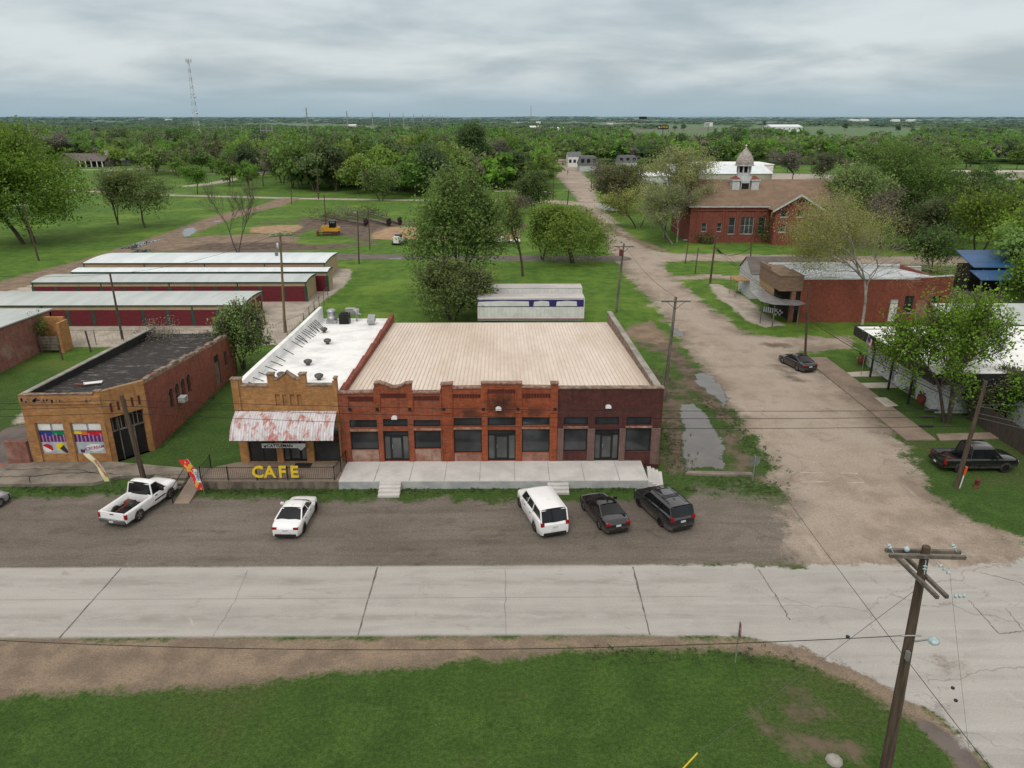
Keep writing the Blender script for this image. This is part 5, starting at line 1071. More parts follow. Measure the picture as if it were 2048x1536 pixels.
mb=MB().frame(x0,y0,0); mb.box(11.22,.1,.1,12.18,.16,2.3,0).box(11.22,.1,2.35,12.18,.16,2.88,1); mb.build('door',[X['white'],X['white2']],T,'w')
mb=MB(); mb.prism([(x0+.2,y0+.3),(x1-.3,y0+.3),(x1-.3,y1),(x0+.2,y1)],4.2,[5.0,5.2,4.3,4.2]); mb.build('roof',sm('pale silver roof coating',(.50,.54,.55),(.33,.36,.37),.5,.6),T,'w')
mb=MB()
for a,b,z_ in ((36,48.5,5.1),(48.5,54,4.85),(54,57,4.6)): mb.box(a,y1-.1,4.0,b,y1+.35,z_)
mb.box(x0-.05,y0-.06,5.36,x1-4,y0+.4,5.48); mb.wall([(x1-4,5.5),(x1+.05,5.76),(x1+.05,5.86),(x1-4,5.6)],y0-.06,y0+.36); mb.build('coping',X['white2'],T,'w')
mb=MB(); mb.box(33.3,y0-.1,3.95,36.1,y0+7.6,5.75); ff=mb.build('false_front',X['wood_brown'],T,'w')
mb=MB(); mb.box(33.2,y0+4.2,5.75,33.5,y0+7.6,6.2).box(33.2,y0-.15,5.76,36.2,y0+4.2,5.85); mb.build('parapet_board',X['wood_brown'],ff)
mb=MB(); mb.box(33.35,y0+2,3.0,33.45,y0+7.4,3.95); mb.build('sign_board',X['fruit'],T,'w')
mb=MB(); mb.box(35.2,y0+.1,0,36.0,y0+8,4.0,0); mb.box(34.9,y0-.02,0,35.4,y0+.4,4.0,1); mb.build('shop_front',[X['dark'],X['brick_old']],T,'w')
pr=[(1501,583),(1513,594),(1522,602),(1547,608),(1596,610),(1611,607),(1597,600),(1562,598),(1545,590),(1525,577)]
pt=[G(a,b,2.9) for a,b in pr]; mb=MB(); mb.prism(pt,2.82,2.9); mb.build('porch_roof',X['alu'],T,'w')
for i in (2,3,4): 
    mb=MB(); x,y=pt[i]; mb.box(x-.05+.3,y+.25,0,x+.05+.3,y+.35,2.83); mb.build('porch_post',X['wood_grey'],T,'w')
x,y=G(1556,637); tg=MB()
for i in range(4):
    for j in range(3): tg.box(-.5+i*.25,-.03,.4+j*.25,-.25+i*.25,.0,.65+j*.25,(i+j)%2)
o=tg.build('checker_board',[X['white'],X['black']]); o.location=(x,y,0); tag(o,'black and white chequered board on the shop porch','board')
x,y=G(1540,632); tg=MB()
for i in range(7): tg.box(-1.0+i*.3,-.02,.4,-.85+i*.3,.0,1.1,0); tg.box(-.85+i*.3,-.02,.4,-.7+i*.3,.0,1.1,1)
o=tg.build('striped_bunting',[X['white'],sm('bunting blue',(.05,.07,.25),None,3,.7)]); o.location=(x,y,0); o.rotation_euler=(0,0,R(-50)); tag(o,'blue and white striped bunting along the shop porch rail','bunting')
T=thing('white_cottage','small white gabled lean to with brown roof behind the false front','building',(38,103,0))
mb=MB(); mb.frame(33.6,101,0,-0); mb.M=Matrix.Identity(4); mb.box(34,101,0,46,106.5,3.6,0); mb.add([(34,101,3.6),(34,106.5,3.6),(34,103.7,5.4),(46,101,3.6),(46,106.5,3.6),(46,103.7,5.4)],[(0,2,1),(3,4,5)]); mb.build('wall',X['white2'],T,'w')
mb=MB()
mb.add([(33.8,100.9,3.5),(46.2,100.9,3.5),(46.2,103.7,5.45),(33.8,103.7,5.45),(33.8,106.6,3.5),(46.2,106.6,3.5)],[(0,1,2,3),(3,2,5,4)]); mb.build('roof',X['shingle_grey'],T,'w')
mb=MB(); mb.box(32,101.5,2.4,33.99,104.5,2.5).box(32.1,101.6,0,32.2,101.7,2.4).box(32.1,104.3,0,32.2,104.4,2.4); mb.build('porch',X['fruit'],T,'w')
window(T,34,106,-90,1,1.8,1,2.2,fm='white')
# ------------------------------------------------------------------ flat roofed white building on the right
T=thing('flat_roof_building','low white building with black fascia, bright white flat roof and recessed doorways','building',(42,65,0))
xa,xb,ya,yb=36.9,56,58.8,71.6
mb=MB(); mb.frame(xa,yb,0,-90); ops=[(4.8,5.9,.1,2.6),(8.3,9.3,.1,2.6)]; front(mb,0,yb-ya,0,3.3,ops,0,0,.5); mb.M=Matrix.Identity(4); mb.box(xa,ya-.2,0,xb,ya,3.3).box(xa,yb,0,xb,yb+.2,3.3)
mb.build('wall',X['white2'],T,'w')
for q in ops:
    mb=MB().frame(xa,yb,0,-90); mb.box(q[0],.4,q[2],q[1],.45,q[3]); mb.build('door',X['white'],T,'w')
for u in (3.6,7.2,10.8): mb=MB().frame(xa,yb,0,-90); mb.box(u-.08,-1.4,0,u+.08,-1.25,3.2); mb.build('porch_post',X['black'],T,'w')
mb=MB(); mb.box(35.3,57.2,3.1,57,57.3,4.05).box(35.3,57.3,3.1,35.4,yb+.6,4.05); mb.box(35.4,yb+.5,3.2,57,yb+.6,4.1); mb.build('fascia',X['black'],T,'w')
mb=MB(); mb.box(35.4,57.3,3.8,57,yb+.5,3.98); mb.build('roof',X['roof_white'],T,'w')
mb=MB(); mb.box(35.8,71.0,3.983,46,71.2,4.0); mb.box(47,70,3.983,48,73,4.3).box(36.5,68.5,3.983,37.4,68.9,4.02).box(37,65.,3.983,38,65.3,4.02); build_each(mb,'roof_patch',X['alu_dark'],T,'w')
T=thing('grey_roof_annex','building with grey metal roof behind the white flat roof','building',(55,76,0)); mb=MB(); mb.box(48,74.5,0,62,80,3.4); mb.build('wall',X['white2'],T,'w'); mb=MB(); mb.prism([(47.5,74.2),(62.5,74.2),(62.5,80.5),(47.5,80.5)],[3.4,3.4,4.2,4.2],[3.5,3.5,4.3,4.3]); mb.build('roof',X['st_roof'],T,'w')
T=thing('garage','low garage with brown grey shingle roof half hidden by shrubs','garage',(44,52,0)); mb=MB(); mb.box(41.5,50.5,0,50,56.5,2.4); mb.build('wall',X['white2'],T,'w'); mb=MB(); mb.add([(41,50,2.3),(50.5,50,2.3),(50.5,53.5,3.4),(41,53.5,3.4),(41,57,2.3),(50.5,57,2.3)],[(0,1,2,3),(3,2,5,4)]); mb.build('roof',X['shingle_grey'],T,'w')
mb=MB(); mb.box(42.3,50.47,0,45,50.49,2.1); mb.build('garage_door',X['dark'],T,'w')
# walks
for pp,z_,mt in (([(1606,716),(1652,716),(1872,881),(1812,882)],.10,'walk_tan'),([(1872,869),(1990,866),(2000,878),(1880,882)],.07,'walk_tan'),([(1690,746),(1700,754),(1768,753),(1752,742)],.06,'pale_walk'),([(1719,767),(1731,777),(1795,776),(1780,766)],.06,'pale_walk')):
    mb=MB(); mb.prism([G(*p) for p in pp],0,z_); struct(mb.build('footpath',X[mt]))
mb=MB(); mb.prism([G(*p) for p in ((1748,797),(1772,797),(1797,814),(1772,816))],.095,.105); struct(mb.build('patched_slab',X['pale_walk']))
# flagpole, planters
x,y=G(1722,752); T=thing('flagpole','thin white flagpole with a United States flag before the flat roofed building','flag',(x,y,0)); hh=F(1740,668,y)[1]
mb=MB(); mb.tube([(0,0,0),(.05,0,hh)],.03,6); mb.build('pole',X['alu'],T)
mb=MB(); L_,H_=1.35,.85
def fl(u,v): return (.04+u*.62-.05*v+.05*math.sin(u*6), .10*math.sin(u*5+v*2), hh-.1-v*H_-u*.62)
for i in range(13):
    for k in range(8):
        if i<7 and k<3: continue
        mb.add([fl(k/8*L_,i/13),fl((k+1)/8*L_,i/13),fl((k+1)/8*L_,(i+1)/13),fl(k/8*L_,(i+1)/13)],[(0,1,2,3)],i%2)
mb.add([fl(0,0),fl(3/8*L_,0),fl(3/8*L_,7/13),fl(0,7/13)],[(0,1,2,3)],2)
mb.build('flag_cloth',[sm('flag red',(.45,.03,.04),None,3,.7),X['white'],sm('flag blue',(.02,.03,.13),None,3,.7)],T)
for (px,py),lb in (((1722,728),'terracotta urn planter at the corner of the flat roofed building'),((1842,808),'terracotta pot under the leafy tree by the white wall')):
    x,y=G(px,py); T=thing('planter',lb,'planter',(x,y,0)); mb=MB(); mb.lathe((0,0,0),[(.25,0),(.42,.35),(.45,.6),(.36,.75),(.42,.82)],12); mb.build('pot',X['terra'],T); mb=MB()
    for i in range(14): a=i*.9; mb.add([(0,0,.8),(.3*math.cos(a),.3*math.sin(a),1.2),(.36*math.cos(a+.3),.36*math.sin(a+.3),1.1)],[(0,1,2)])
    mb.build('foliage',sm('pot leaves',(.05,.10,.03),None,3,.8),T)
# board fence on the right, blue roofed shed, rear fence
def fence(label,pts,h,bw,mt='fence_wood',cat='fence',z=0):
    T=thing('board_fence',label,cat,(pts[0][0],pts[0][1],0)); mb=MB(); pm=MB(); 
    for (ax,ay),(bx,by) in zip(pts[:-1],pts[1:]):
        L_=math.hypot(bx-ax,by-ay); n=int(L_/bw); mb.frame(ax,ay,0,math.degrees(math.atan2(by-ay,bx-ax))); pm.M=mb.M
        for i in range(n): mb.box(i*bw+.01,-.012,.03,(i+1)*bw-.01,.012,h+random.uniform(-.04,.04))
        mb.box(0,.013,h*.25,L_,.05,h*.25+.09).box(0,.013,h*.8,L_,.05,h*.8+.09)
        for i in range(0,int(L_/2.4)+1): pm.box(i*2.4-.05,.051,0,i*2.4+.05,.15,h+.03)
    mb.build('boards',X[mt],T,'w'); build_each(pm,'post',X[mt],T,'w'); return T
fence('dark board fence running towards the camera beside the black pickup',[(38.9,57.5),(39.0,38.)],1.9,.14)
fence('grey board fence behind the false front shop and blue shed',[(56.2,101.5),(64.,95),(72,86),(80,80)],2.0,.2,'wood_grey')
T=thing('blue_roof_shed','open shed with blue ribbed metal roof among the trees at right','shed',(72,110,0))
mb=MB(); mb.prism([(66.5,104),(75,104),(75,109),(66.5,109)],[3.7,3.7,5.3,5.3],[3.8,3.8,5.4,5.4]); mb.build('roof',X['blue_roof'],T,'w')
mb=MB(); mb.prism([(66,101),(75,101),(75,104),(66,104)],[2.5,2.5,3.3,3.3],[2.6,2.6,3.4,3.4]); mb.build('lean_to_roof',X['blue_roof'],T,'w')
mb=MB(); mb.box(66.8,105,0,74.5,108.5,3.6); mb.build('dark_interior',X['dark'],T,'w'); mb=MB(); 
for u in (66.2,69,72,74.8): mb.box(u-.08,101.1,0,u+.08,101.25,2.5)
build_each(mb,'shed_post',X['wood_grey'],T,'w')
o=MB().box(70,90,0,76,94,2.2).build('tarp_heap',sm('teal tarpaulin',(.03,.12,.12),(.02,.07,.08),1.5,.7)); tag(o,'teal tarpaulin covered heap behind the rear board fence','tarpaulin')
# ------------------------------------------------------------------ brick school with cupola
T=thing('brick_school','large red brick hall with brown hipped roof, gabled wing and white cupola','school',(52,150,0))
YS=149.8; sx0,sx1=36.8,66.5; eZ=7.3; RY=158.; rZ=11.7
def fs(a,b,c,d,D=YS): return (F(a,(b+d)/2,D)[0],F(c,(b+d)/2,D)[0],F(a,d,D)[1],F(a,b,D)[1])
ops=[fs(1403,446,1413,463),fs(1434,446,1443,463),fs(1457,435,1470,468),fs(1481,434,1507,468),fs(1517,435,1530,468)]
mb=MB().frame(0,YS,0); front(mb,sx0,54,0,eZ,ops,0,0,.3); mb.M=Matrix.Identity(4); mb.box(sx0,YS+.01,0,sx0+.3,166.5,eZ).box(sx0,166.5,0,sx1,166.8,eZ).box(sx1-.3,YS,0,sx1,166.5,eZ).box(54,YS,0,sx1,YS+.3,eZ)
mb.build('wall',X['brick_school'],T,'w')
mb=MB().frame(0,YS,0)
for px in (1446,1451,1473,1478,1510,1514,1533,1395): a=F(px,450,YS)[0]; mb.box(a-.22,-.14,0,a+.22,-.003,eZ-1.1)
build_each(mb,'pilaster',X['brick_school'],T,'w')
mb=MB().frame(0,YS,0); mb.box(sx0,-.18,eZ-1.05,54,-.003,eZ-.3).box(sx0,-.12,0,54,-.003,.9); mb.build('brick_band',X['brick_school'],T,'w')
for i,q in enumerate(ops): window(T,0,YS,0,*q,nx=3 if i==3 else 1,nz=2,fm='white2',gm_='glass_mid' if i>2 else 'glass',sill='conc')
mb=MB(); mb.box(sx0-.5,YS-.55,eZ-.3,54,YS-.02,eZ); mb.build('eave',X['white2'],T,'w')
def hip(x0,x1,y0,y1,z0,z1,hx0,hx1,m,par,over=.6):
    mb=MB(); ym=(y0+y1)/2; a,b,c,d=(x0-over,y0-over,z0),(x1+over,y0-over,z0),(x1+over,y1+over,z0),(x0-over,y1+over,z0); e,f=(x0+hx0,ym,z1),(x1-hx1,ym,z1)
    mb.add([a,b,c,d,e,f],[(0,1,5,4),(1,2,5),(2,3,4,5),(3,0,4),(3,2,1,0)]); return mb.build('roof',m,par,'w')
hip(sx0,sx1,YS,166.5,eZ,rZ,2.2,-.1,X['shingle'],T)
# projecting gabled wing
WX0,WX1,WY=F(1544,488,146.7)[0],F(1634,488,146.7)[0],146.7; xm=(WX0+WX1)/2
mb=MB().frame(0,WY,0); ops=[fs(1562,421,1575,434,WY),fs(1595,421,1607,434,WY),fs(1557,450,1571,464,WY)]; front(mb,WX0,WX1,0,7.0,ops,0,0,.25); mb.poly([(WX0,0,7.0),(WX1,0,7.0),(xm,0,9.7)],0)
mb.box(WX0,.01,0,WX0+.3,3.2,7.).box(WX1-.3,.01,0,WX1,3.2,7.); mb.build('wing_wall',X['brick_school'],T,'w')
for q in ops: window(T,0,WY,0,*q,fm='white2',gm_='glass_mid',sill='white2')
mb=MB().frame(0,WY,0)
for k in (-.7,0,.7): mb.box(xm+k-.13,-.02,8.0,xm+k+.13,-.004,8.6)
build_each(mb,'attic_slit',X['dark'],T,'w')
mb=MB(); pk=9.9; bz=6.9; o1=.75
mb.add([(WX0-o1,WY-.7,bz-.1),(xm,WY-.7,pk),(WX1+o1,WY-.7,bz-.1),(WX0-o1,YS+4,bz-.1),(xm,YS+5.5,pk),(WX1+o1,YS+4,bz-.1)],[(0,1,4,3),(1,2,5,4)]); mb.build('wing_roof',X['shingle'],T,'w')
mb=MB().frame(0,WY,0)
mb.wall([(WX0-o1,bz-.12),(xm,pk-.02),(xm,pk-.45),(WX0-o1,bz-.5)],-.72,-.45).wall([(WX1+o1,bz-.12),(xm,pk-.02),(xm,pk-.45),(WX1+o1,bz-.5)],-.72,-.45); mb.build('gable_trim',X['white2'],T,'w')
# cupola
CD=156.; cx=F(1488,360,CD)[0]; cu=MB().box(cx-.9,CD-1.2,9.5,cx+.9,CD+2.6,11.8).box(cx-1.7,CD-.8,11.8,cx+1.7,CD+2.2,12.3)
cup=cu.build('cupola_base',X['white2'],T,'w'); mb=MB(); mb.box(cx-.75,CD-1.23,9.9,cx+.75,CD-1.21,11.2); mb.build('louvre',X['dark'],cup)
for s in (-1,1):
    mb=MB(); a=cx+s*1.95; mb.box(a-.75,CD-1.5,9.0,a+.75,CD+.6,11.7,0).box(a-.95,CD-1.7,11.7,a+.95,CD+.8,11.95,0); mb.add([(a-.9,CD-1.65,11.95),(a+.9,CD-1.65,11.95),(a+.9,CD+.75,11.95),(a-.9,CD+.75,11.95),(a,CD-.4,12.7)],[(0,1,4),(1,2,4),(2,3,4),(3,0,4)],1); mb.build('cupola_pier',[X['white2'],X['terra']],T,'w')
def octa(z0,z1,r,m,name): 
    mb=MB(); mb.prism([(cx+r*math.cos(R(22.5+45*k)),CD+.7+r*math.sin(R(22.5+45*k))) for k in range(8)],z0,z1); return mb.build(name,X[m],T,'w')
octa(12.3,13.2,1.35,'white2','drum'); octa(13.2,14.5,1.05,'dark','belfry')
mb=MB()
for k in range(8): a=R(22.5+45*k); mb.box(cx+1.3*math.cos(a)-.12,CD+.7+1.3*math.sin(a)-.12,13.2,cx+1.3*math.cos(a)+.12,CD+.7+1.3*math.sin(a)+.12,14.5)
build_each(mb,'belfry_post',X['white2'],T,'w'); octa(14.5,14.7,1.95,'white2','cornice')
dm=sm('peeling shingle dome',(.38,.38,.37),(.24,.18,.155),2.2,.9,stretch=(1,1,2.5))
mb=MB(); pf=[(1.85,0),(1.86,.45),(1.72,1.05),(1.38,1.75),(.85,2.45),(.32,3.05),(.1,3.35)]; mb.lathe((cx,CD+.7,14.7),pf,8,0,False); dmo=mb.build('dome',dm,T,'w')
mb=MB(); mb.lathe((cx,CD+.7,18.0),[(.08,0),(.08,.25),(.2,.35),(.2,.5),(.03,.62)],8); mb.build('finial',X['white'],dmo)
# ------------------------------------------------------------------ distant buildings
def block(name,label,cat,px0,px1,pb,hgt,dep,roof='gable',wm='white',rm='st_roof2',nwin=0,group=None,rise=1.2,wz=(1,2.2)):
    x0,y0=G(px0,pb); x1=F(px1,pb,y0)[0]; T=thing(name,label,cat,((x0+x1)/2,y0,0),0,group)
    mb=MB(); mb.box(x0,y0,0,x1,y0+dep,hgt); 
    if roof=='gable': mb.add([(x0,y0,hgt),(x0,y0+dep,hgt),(x0,y0+dep/2,hgt+rise),(x1,y0,hgt),(x1,y0+dep,hgt),(x1,y0+dep/2,hgt+rise)],[(0,2,1),(3,4,5)])
    mb.build('wall',X[wm],T,'w')
    if roof=='gable': mb=MB(); e=.3; mb.add([(x0-e,y0-e,hgt-.05),(x1+e,y0-e,hgt-.05),(x1+e,y0+dep/2,hgt+rise+.1),(x0-e,y0+dep/2,hgt+rise+.1),(x0-e,y0+dep+e,hgt-.05),(x1+e,y0+dep+e,hgt-.05)],[(0,1,2,3),(3,2,5,4)]); mb.build('roof',X[rm],T,'w')
    elif roof=='flat': mb=MB(); mb.box(x0-.3,y0-.3,hgt,x1+.3,y0+dep+.3,hgt+.25); mb.build('roof',X[rm],T,'w')
    elif roof=='mansard': mb=MB(); mb.add([(x0-.4,y0-.4,hgt-.1),(x1+.4,y0-.4,hgt-.1),(x1+.4,y0+dep+.4,hgt-.1),(x0-.4,y0+dep+.4,hgt-.1),(x0+.8,y0+.8,hgt+rise),(x1-.8,y0+.8,hgt+rise),(x1-.8,y0+dep-.8,hgt+rise),(x0+.8,y0+dep-.8,hgt+rise)],[(0,1,5,4),(1,2,6,5),(2,3,7,6),(3,0,4,7),(4,5,6,7)]); mb.build('roof',X[rm],T,'w')
    for i in range(nwin):
        a=x0+(x1-x0)*(i+.5)/nwin; ww=min(.7,(x1-x0)/nwin*.3); z0,z1=wz
        mb=MB(); yy=y0-.05 if z1<hgt else y0-.2; mb.box(a-ww,yy,z0,a+ww,yy+.06 if z1<hgt else y0+1.2,z1); mb.build('window',X['glass'] if z1<hgt or nwin!=3 else X['dark'],T,'w')
    return T
block('mansard_house','grey house with slate mansard roof and three dormers beside the side street','house',1159,1194,343,3.0,11,'mansard','white2','mans',3,rise=3.6,wz=(3.9,5.5))
block('white_house','white two storey house behind the mansard roofed one','house',1136,1162,334,5.2,14,'gable','white','mans',3,rise=1.6,wz=(2,3.6))
block('mansard_shop','long low building with a grey mansard roof left of the warehouses','building',1236,1274,333,2.4,12,'mansard','white2','mans',3,rise=2.8,wz=(3.,4.2))
block('warehouse','pale yellow warehouse with white metal roof behind the school cupola','warehouse',1345,1542,371,4.2,26,'gable','stone','st_roof2',0,rise=2.6)
block('warehouse','long white warehouse with low roof left of the yellow one','warehouse',1245,1338,378,4.3,18,'flat','white2','roof_white',5)
block('warehouse','flat white roofed store with dark band standing beyond the other warehouses','warehouse',1395,1545,350,4.2,20,'flat','white','roof_white',0)
block('metal_shed','large white metal hall with a row of windows in the far green field','warehouse',1541,1604,265,8.5,40,'gable','white','st_roof2',6,rise=3,wz=(4,6.5))
block('metal_shed','tiny white roofed shed in the far field beside a dark tree','shed',1472,1486,256,4,16,'gable','white','st_roof2',0,rise=2)
block('white_barn','white barn among the trees right of the school dome','barn',1796,1820,298,4,9,'gable','white','shingle_grey',2,rise=2.2)
block('white_barn','pale cottage half hidden by trees beyond the right woods','cottage',1640,1660,290,4,9,'gable','white2','mans',2,rise=3)
for i,(a,b,c,h) in enumerate(((1058,1084,262,7),(1094,1108,262,6),(1115,1128,262,5),(1023,1041,250,6),(1072,1081,252,9),(904,913,264,5),(697,712,256,6),(1214,1226,252,7))):
    block('distant_building',('low pale building among distant treetops left of the highway sign','small grey white house in the distant trees beside larger roofs','white flat building at the right end of the distant cluster','long low white hall near the horizon above the street end','tall pale block rising over the distant cluster','white shed roof showing among the middle woods','pale long roof in the far woods at left','white building beside the far overpass')[i],'building',a,b,c,h,14,'flat' if i%2 else 'gable','white','roof_white',0,'white buildings far away in the trees')
for i,(a,b,c) in enumerate(((1700,1718,243),(1722,1738,242),(1785,1800,243),(1816,1832,243),(1955,1975,240),(255,268,241),(275,290,241),(330,342,243))):
    block('distant_building',('white farm sheds on the far right plain','white hall with a bright gable on the far right plain','pair of low white sheds on the far plain','long pale shed on the far plain right of the pair','grey metal dome like shed near the right horizon','pale roof near the left horizon','second pale roof near the left horizon, right of the first','pale roof near the left horizon just before the lattice tower')[i],'shed',a,b,c,8,25,'gable','white','roof_white',0,'pale sheds near the horizon')
# ranch house at far left
x0,y0=G(118,334); x1=F(212,334,y0)[0]; T=thing('ranch_house','low grey ranch house with pitched roof, front gable and tall stone chimney','house',((x0+x1)/2,y0,0))
w_=x1-x0; mb=MB(); mb.box(x0,y0,0,x1,y0+11,3.0); mb.add([(x0,y0-1.5,3.0),(x0+w_*.42,y0-1.5,3.0),(x0+w_*.21,y0-1.5,6.0)],[(0,1,2)]); mb.box(x0,y0-1.5,0,x0+w_*.42,y0-.01,3.0); mb.build('wall',sm('grey siding',(.20,.19,.17),(.14,.13,.12),2,.9),T,'w')
mb=MB(); mb.add([(x0-.5,y0-.6,2.9),(x1+.8,y0-2.2,2.9),(x1+.8,y0+5.5,6.3),(x0-.5,y0+5.5,6.3),(x0-.5,y0+11.5,2.9),(x1+.8,y0+11.5,2.9)],[(0,1,2,3),(3,2,5,4)]); mb.add([(x0-.6,y0-2,2.9),(x0+w_*.21,y0-2,6.3),(x0+w_*.42+.6,y0-2,2.9),(x0-.6,y0+5.5,2.9),(x0+w_*.21,y0+5.6,6.5),(x0+w_*.42+.6,y0+5.5,2.9)],[(0,1,4,3),(1,2,5,4)]); mb.build('roof',X['shingle_grey'],T,'w')
mb=MB(); mb.box(x1-1.2,y0+3.5,2,x1+.2,y0+4.9,7.9); mb.build('chimney',X['stone'],T,'w')
for a in (.08,.15,.28,.35): mb=MB(); mb.box(x0+w_*a-.5,y0-1.56,.9,x0+w_*a+.5,y0-1.51,2.3,0).box(x0+w_*a-.04,y0-1.6,.9,x0+w_*a+.04,y0-1.565,2.3,1); mb.build('window',[X['glass'],X['white']],T,'w')
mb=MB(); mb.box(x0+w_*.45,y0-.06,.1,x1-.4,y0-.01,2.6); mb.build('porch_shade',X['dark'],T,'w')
for a in (.5,.62,.74,.86,.97): mb=MB(); mb.box(x0+w_*a-.2,y0-1.9,0,x0+w_*a+.2,y0-1.5,2.9); mb.build('porch_column',X['white'],T,'w')
block('garden_shed','small white garden shed right of the ranch house','shed',243,262,330,2.4,4,'gable','white2','st_roof',0,rise=1)
T=block('carport','dark open carport with parked vehicles left of the ranch house','carport',84,112,326,3.2,8,'flat','dark','st_roof2',0)
# retaining wall of the motorway, overpasses
def pw(label,px0,px1,pb,h,dep=3.,nm='retaining_wall',m='stone',cat='wall',z=0):
    x0,y0=G(px0,pb); x1=F(px1,pb,y0)[0]; o=MB().box(x0,y0,z,x1,y0+dep,z+h).build(nm,X[m]); return tag(o,label,cat)
pw('long pale concrete motorway wall beyond the trees at the right edge',1915,2300,362,3.4,10)
o=pw('pale motorway ramp seen between the distant tree rows',1415,1490,283,2.5,60); pw('distant concrete overpass bridge left of the dark roadside sign',1226,1275,252,2.,12,'overpass','stone','bridge',6)
for px,pb,w_,h_,ph,lb,mt in ((1325,276,12.5,4.5,9.5,'black roadside billboard with yellow lettering reading 8 MILES','black'),(1416,264,13,6,8.5,'pale faced roadside billboard on a single post','white'),(1285,252,20,7,16,'distant dark billboard seen from behind','black')):
    x,y=G(px,pb); hgt=ph; T=thing('billboard',lb,'billboard',(x,y,0)); mb=MB(); mb.tube([(0,.3,0),(0,.3,hgt+1)],.35,8); mb.build('post',X['iron'],T); mb=MB(); mb.box(-w_/2,-.2,hgt,w_/2,.2,hgt+h_,0)
    mb.build('panel',X[mt],T)
    if px==1325: text(T,'8 MILES',2.6,(1.6,-.25,hgt+1.2),ST,X['yellow'],off=False,bold=.03,sx=.9); text(T,'SL',2.8,(-4.3,-.25,hgt+1.0),ST,X['white'],'emblem',off=False,bold=.05)
    if px==1416: o=MB().box(-w_/2+.5,-.24,hgt+.6,w_/2-5,-.21,hgt+h_-.8,0).build('poster',sm('faded poster',(.35,.22,.25),(.3,.33,.38),.3,.7),T)
# ------------------------------------------------------------------ trees
def leafmat(name,c1,c2,c3=None,rough=.65):
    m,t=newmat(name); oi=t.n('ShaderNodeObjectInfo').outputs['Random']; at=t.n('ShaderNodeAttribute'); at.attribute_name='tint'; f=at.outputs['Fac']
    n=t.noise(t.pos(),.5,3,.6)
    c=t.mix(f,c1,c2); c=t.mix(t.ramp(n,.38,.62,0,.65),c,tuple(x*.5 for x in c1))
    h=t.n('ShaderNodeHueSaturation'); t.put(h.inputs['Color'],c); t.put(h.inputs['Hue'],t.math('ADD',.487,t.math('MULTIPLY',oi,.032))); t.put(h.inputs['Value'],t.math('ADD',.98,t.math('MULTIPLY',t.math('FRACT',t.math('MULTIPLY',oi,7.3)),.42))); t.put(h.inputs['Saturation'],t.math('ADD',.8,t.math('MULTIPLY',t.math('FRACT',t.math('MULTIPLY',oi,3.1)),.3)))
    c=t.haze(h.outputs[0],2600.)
    d=t.n('ShaderNodeBsdfDiffuse'); t.put(d.inputs[0],c); tr=t.n('ShaderNodeBsdfTranslucent'); t.put(tr.inputs[0],c); mx=t.n('ShaderNodeMixShader'); mx.inputs[0].default_value=.42; t.lk(d.outputs[0],mx.inputs[1]); t.lk(tr.outputs[0],mx.inputs[2])
    o=t.n('ShaderNodeOutputMaterial'); t.lk(mx.outputs[0],o.inputs[0]); return m
LM={'green':leafmat('mid green leaves',(.120,.195,.034),(.225,.320,.062)),'bright':leafmat('fresh green leaves',(.14,.25,.036),(.26,.39,.065)),
 'dark':leafmat('dark green leaves',(.072,.120,.032),(.145,.205,.055)),'olive':leafmat('olive live oak leaves',(.11,.115,.045),(.175,.175,.07)),
 'bud':leafmat('pale budding leaves',(.26,.29,.075),(.38,.40,.13)),'grey':leafmat('grey brown twigs',(.20,.175,.13),(.27,.24,.18)),'lime':leafmat('yellow green leaves',(.18,.27,.035),(.30,.40,.06))}
BARK=sm('bark',(.10,.082,.065),(.055,.045,.036),3,.95,stretch=(2,2,.5)); BARKP=sm('pale mottled bark',(.28,.26,.22),(.15,.13,.11),2,.9,stretch=(1,1,.6))
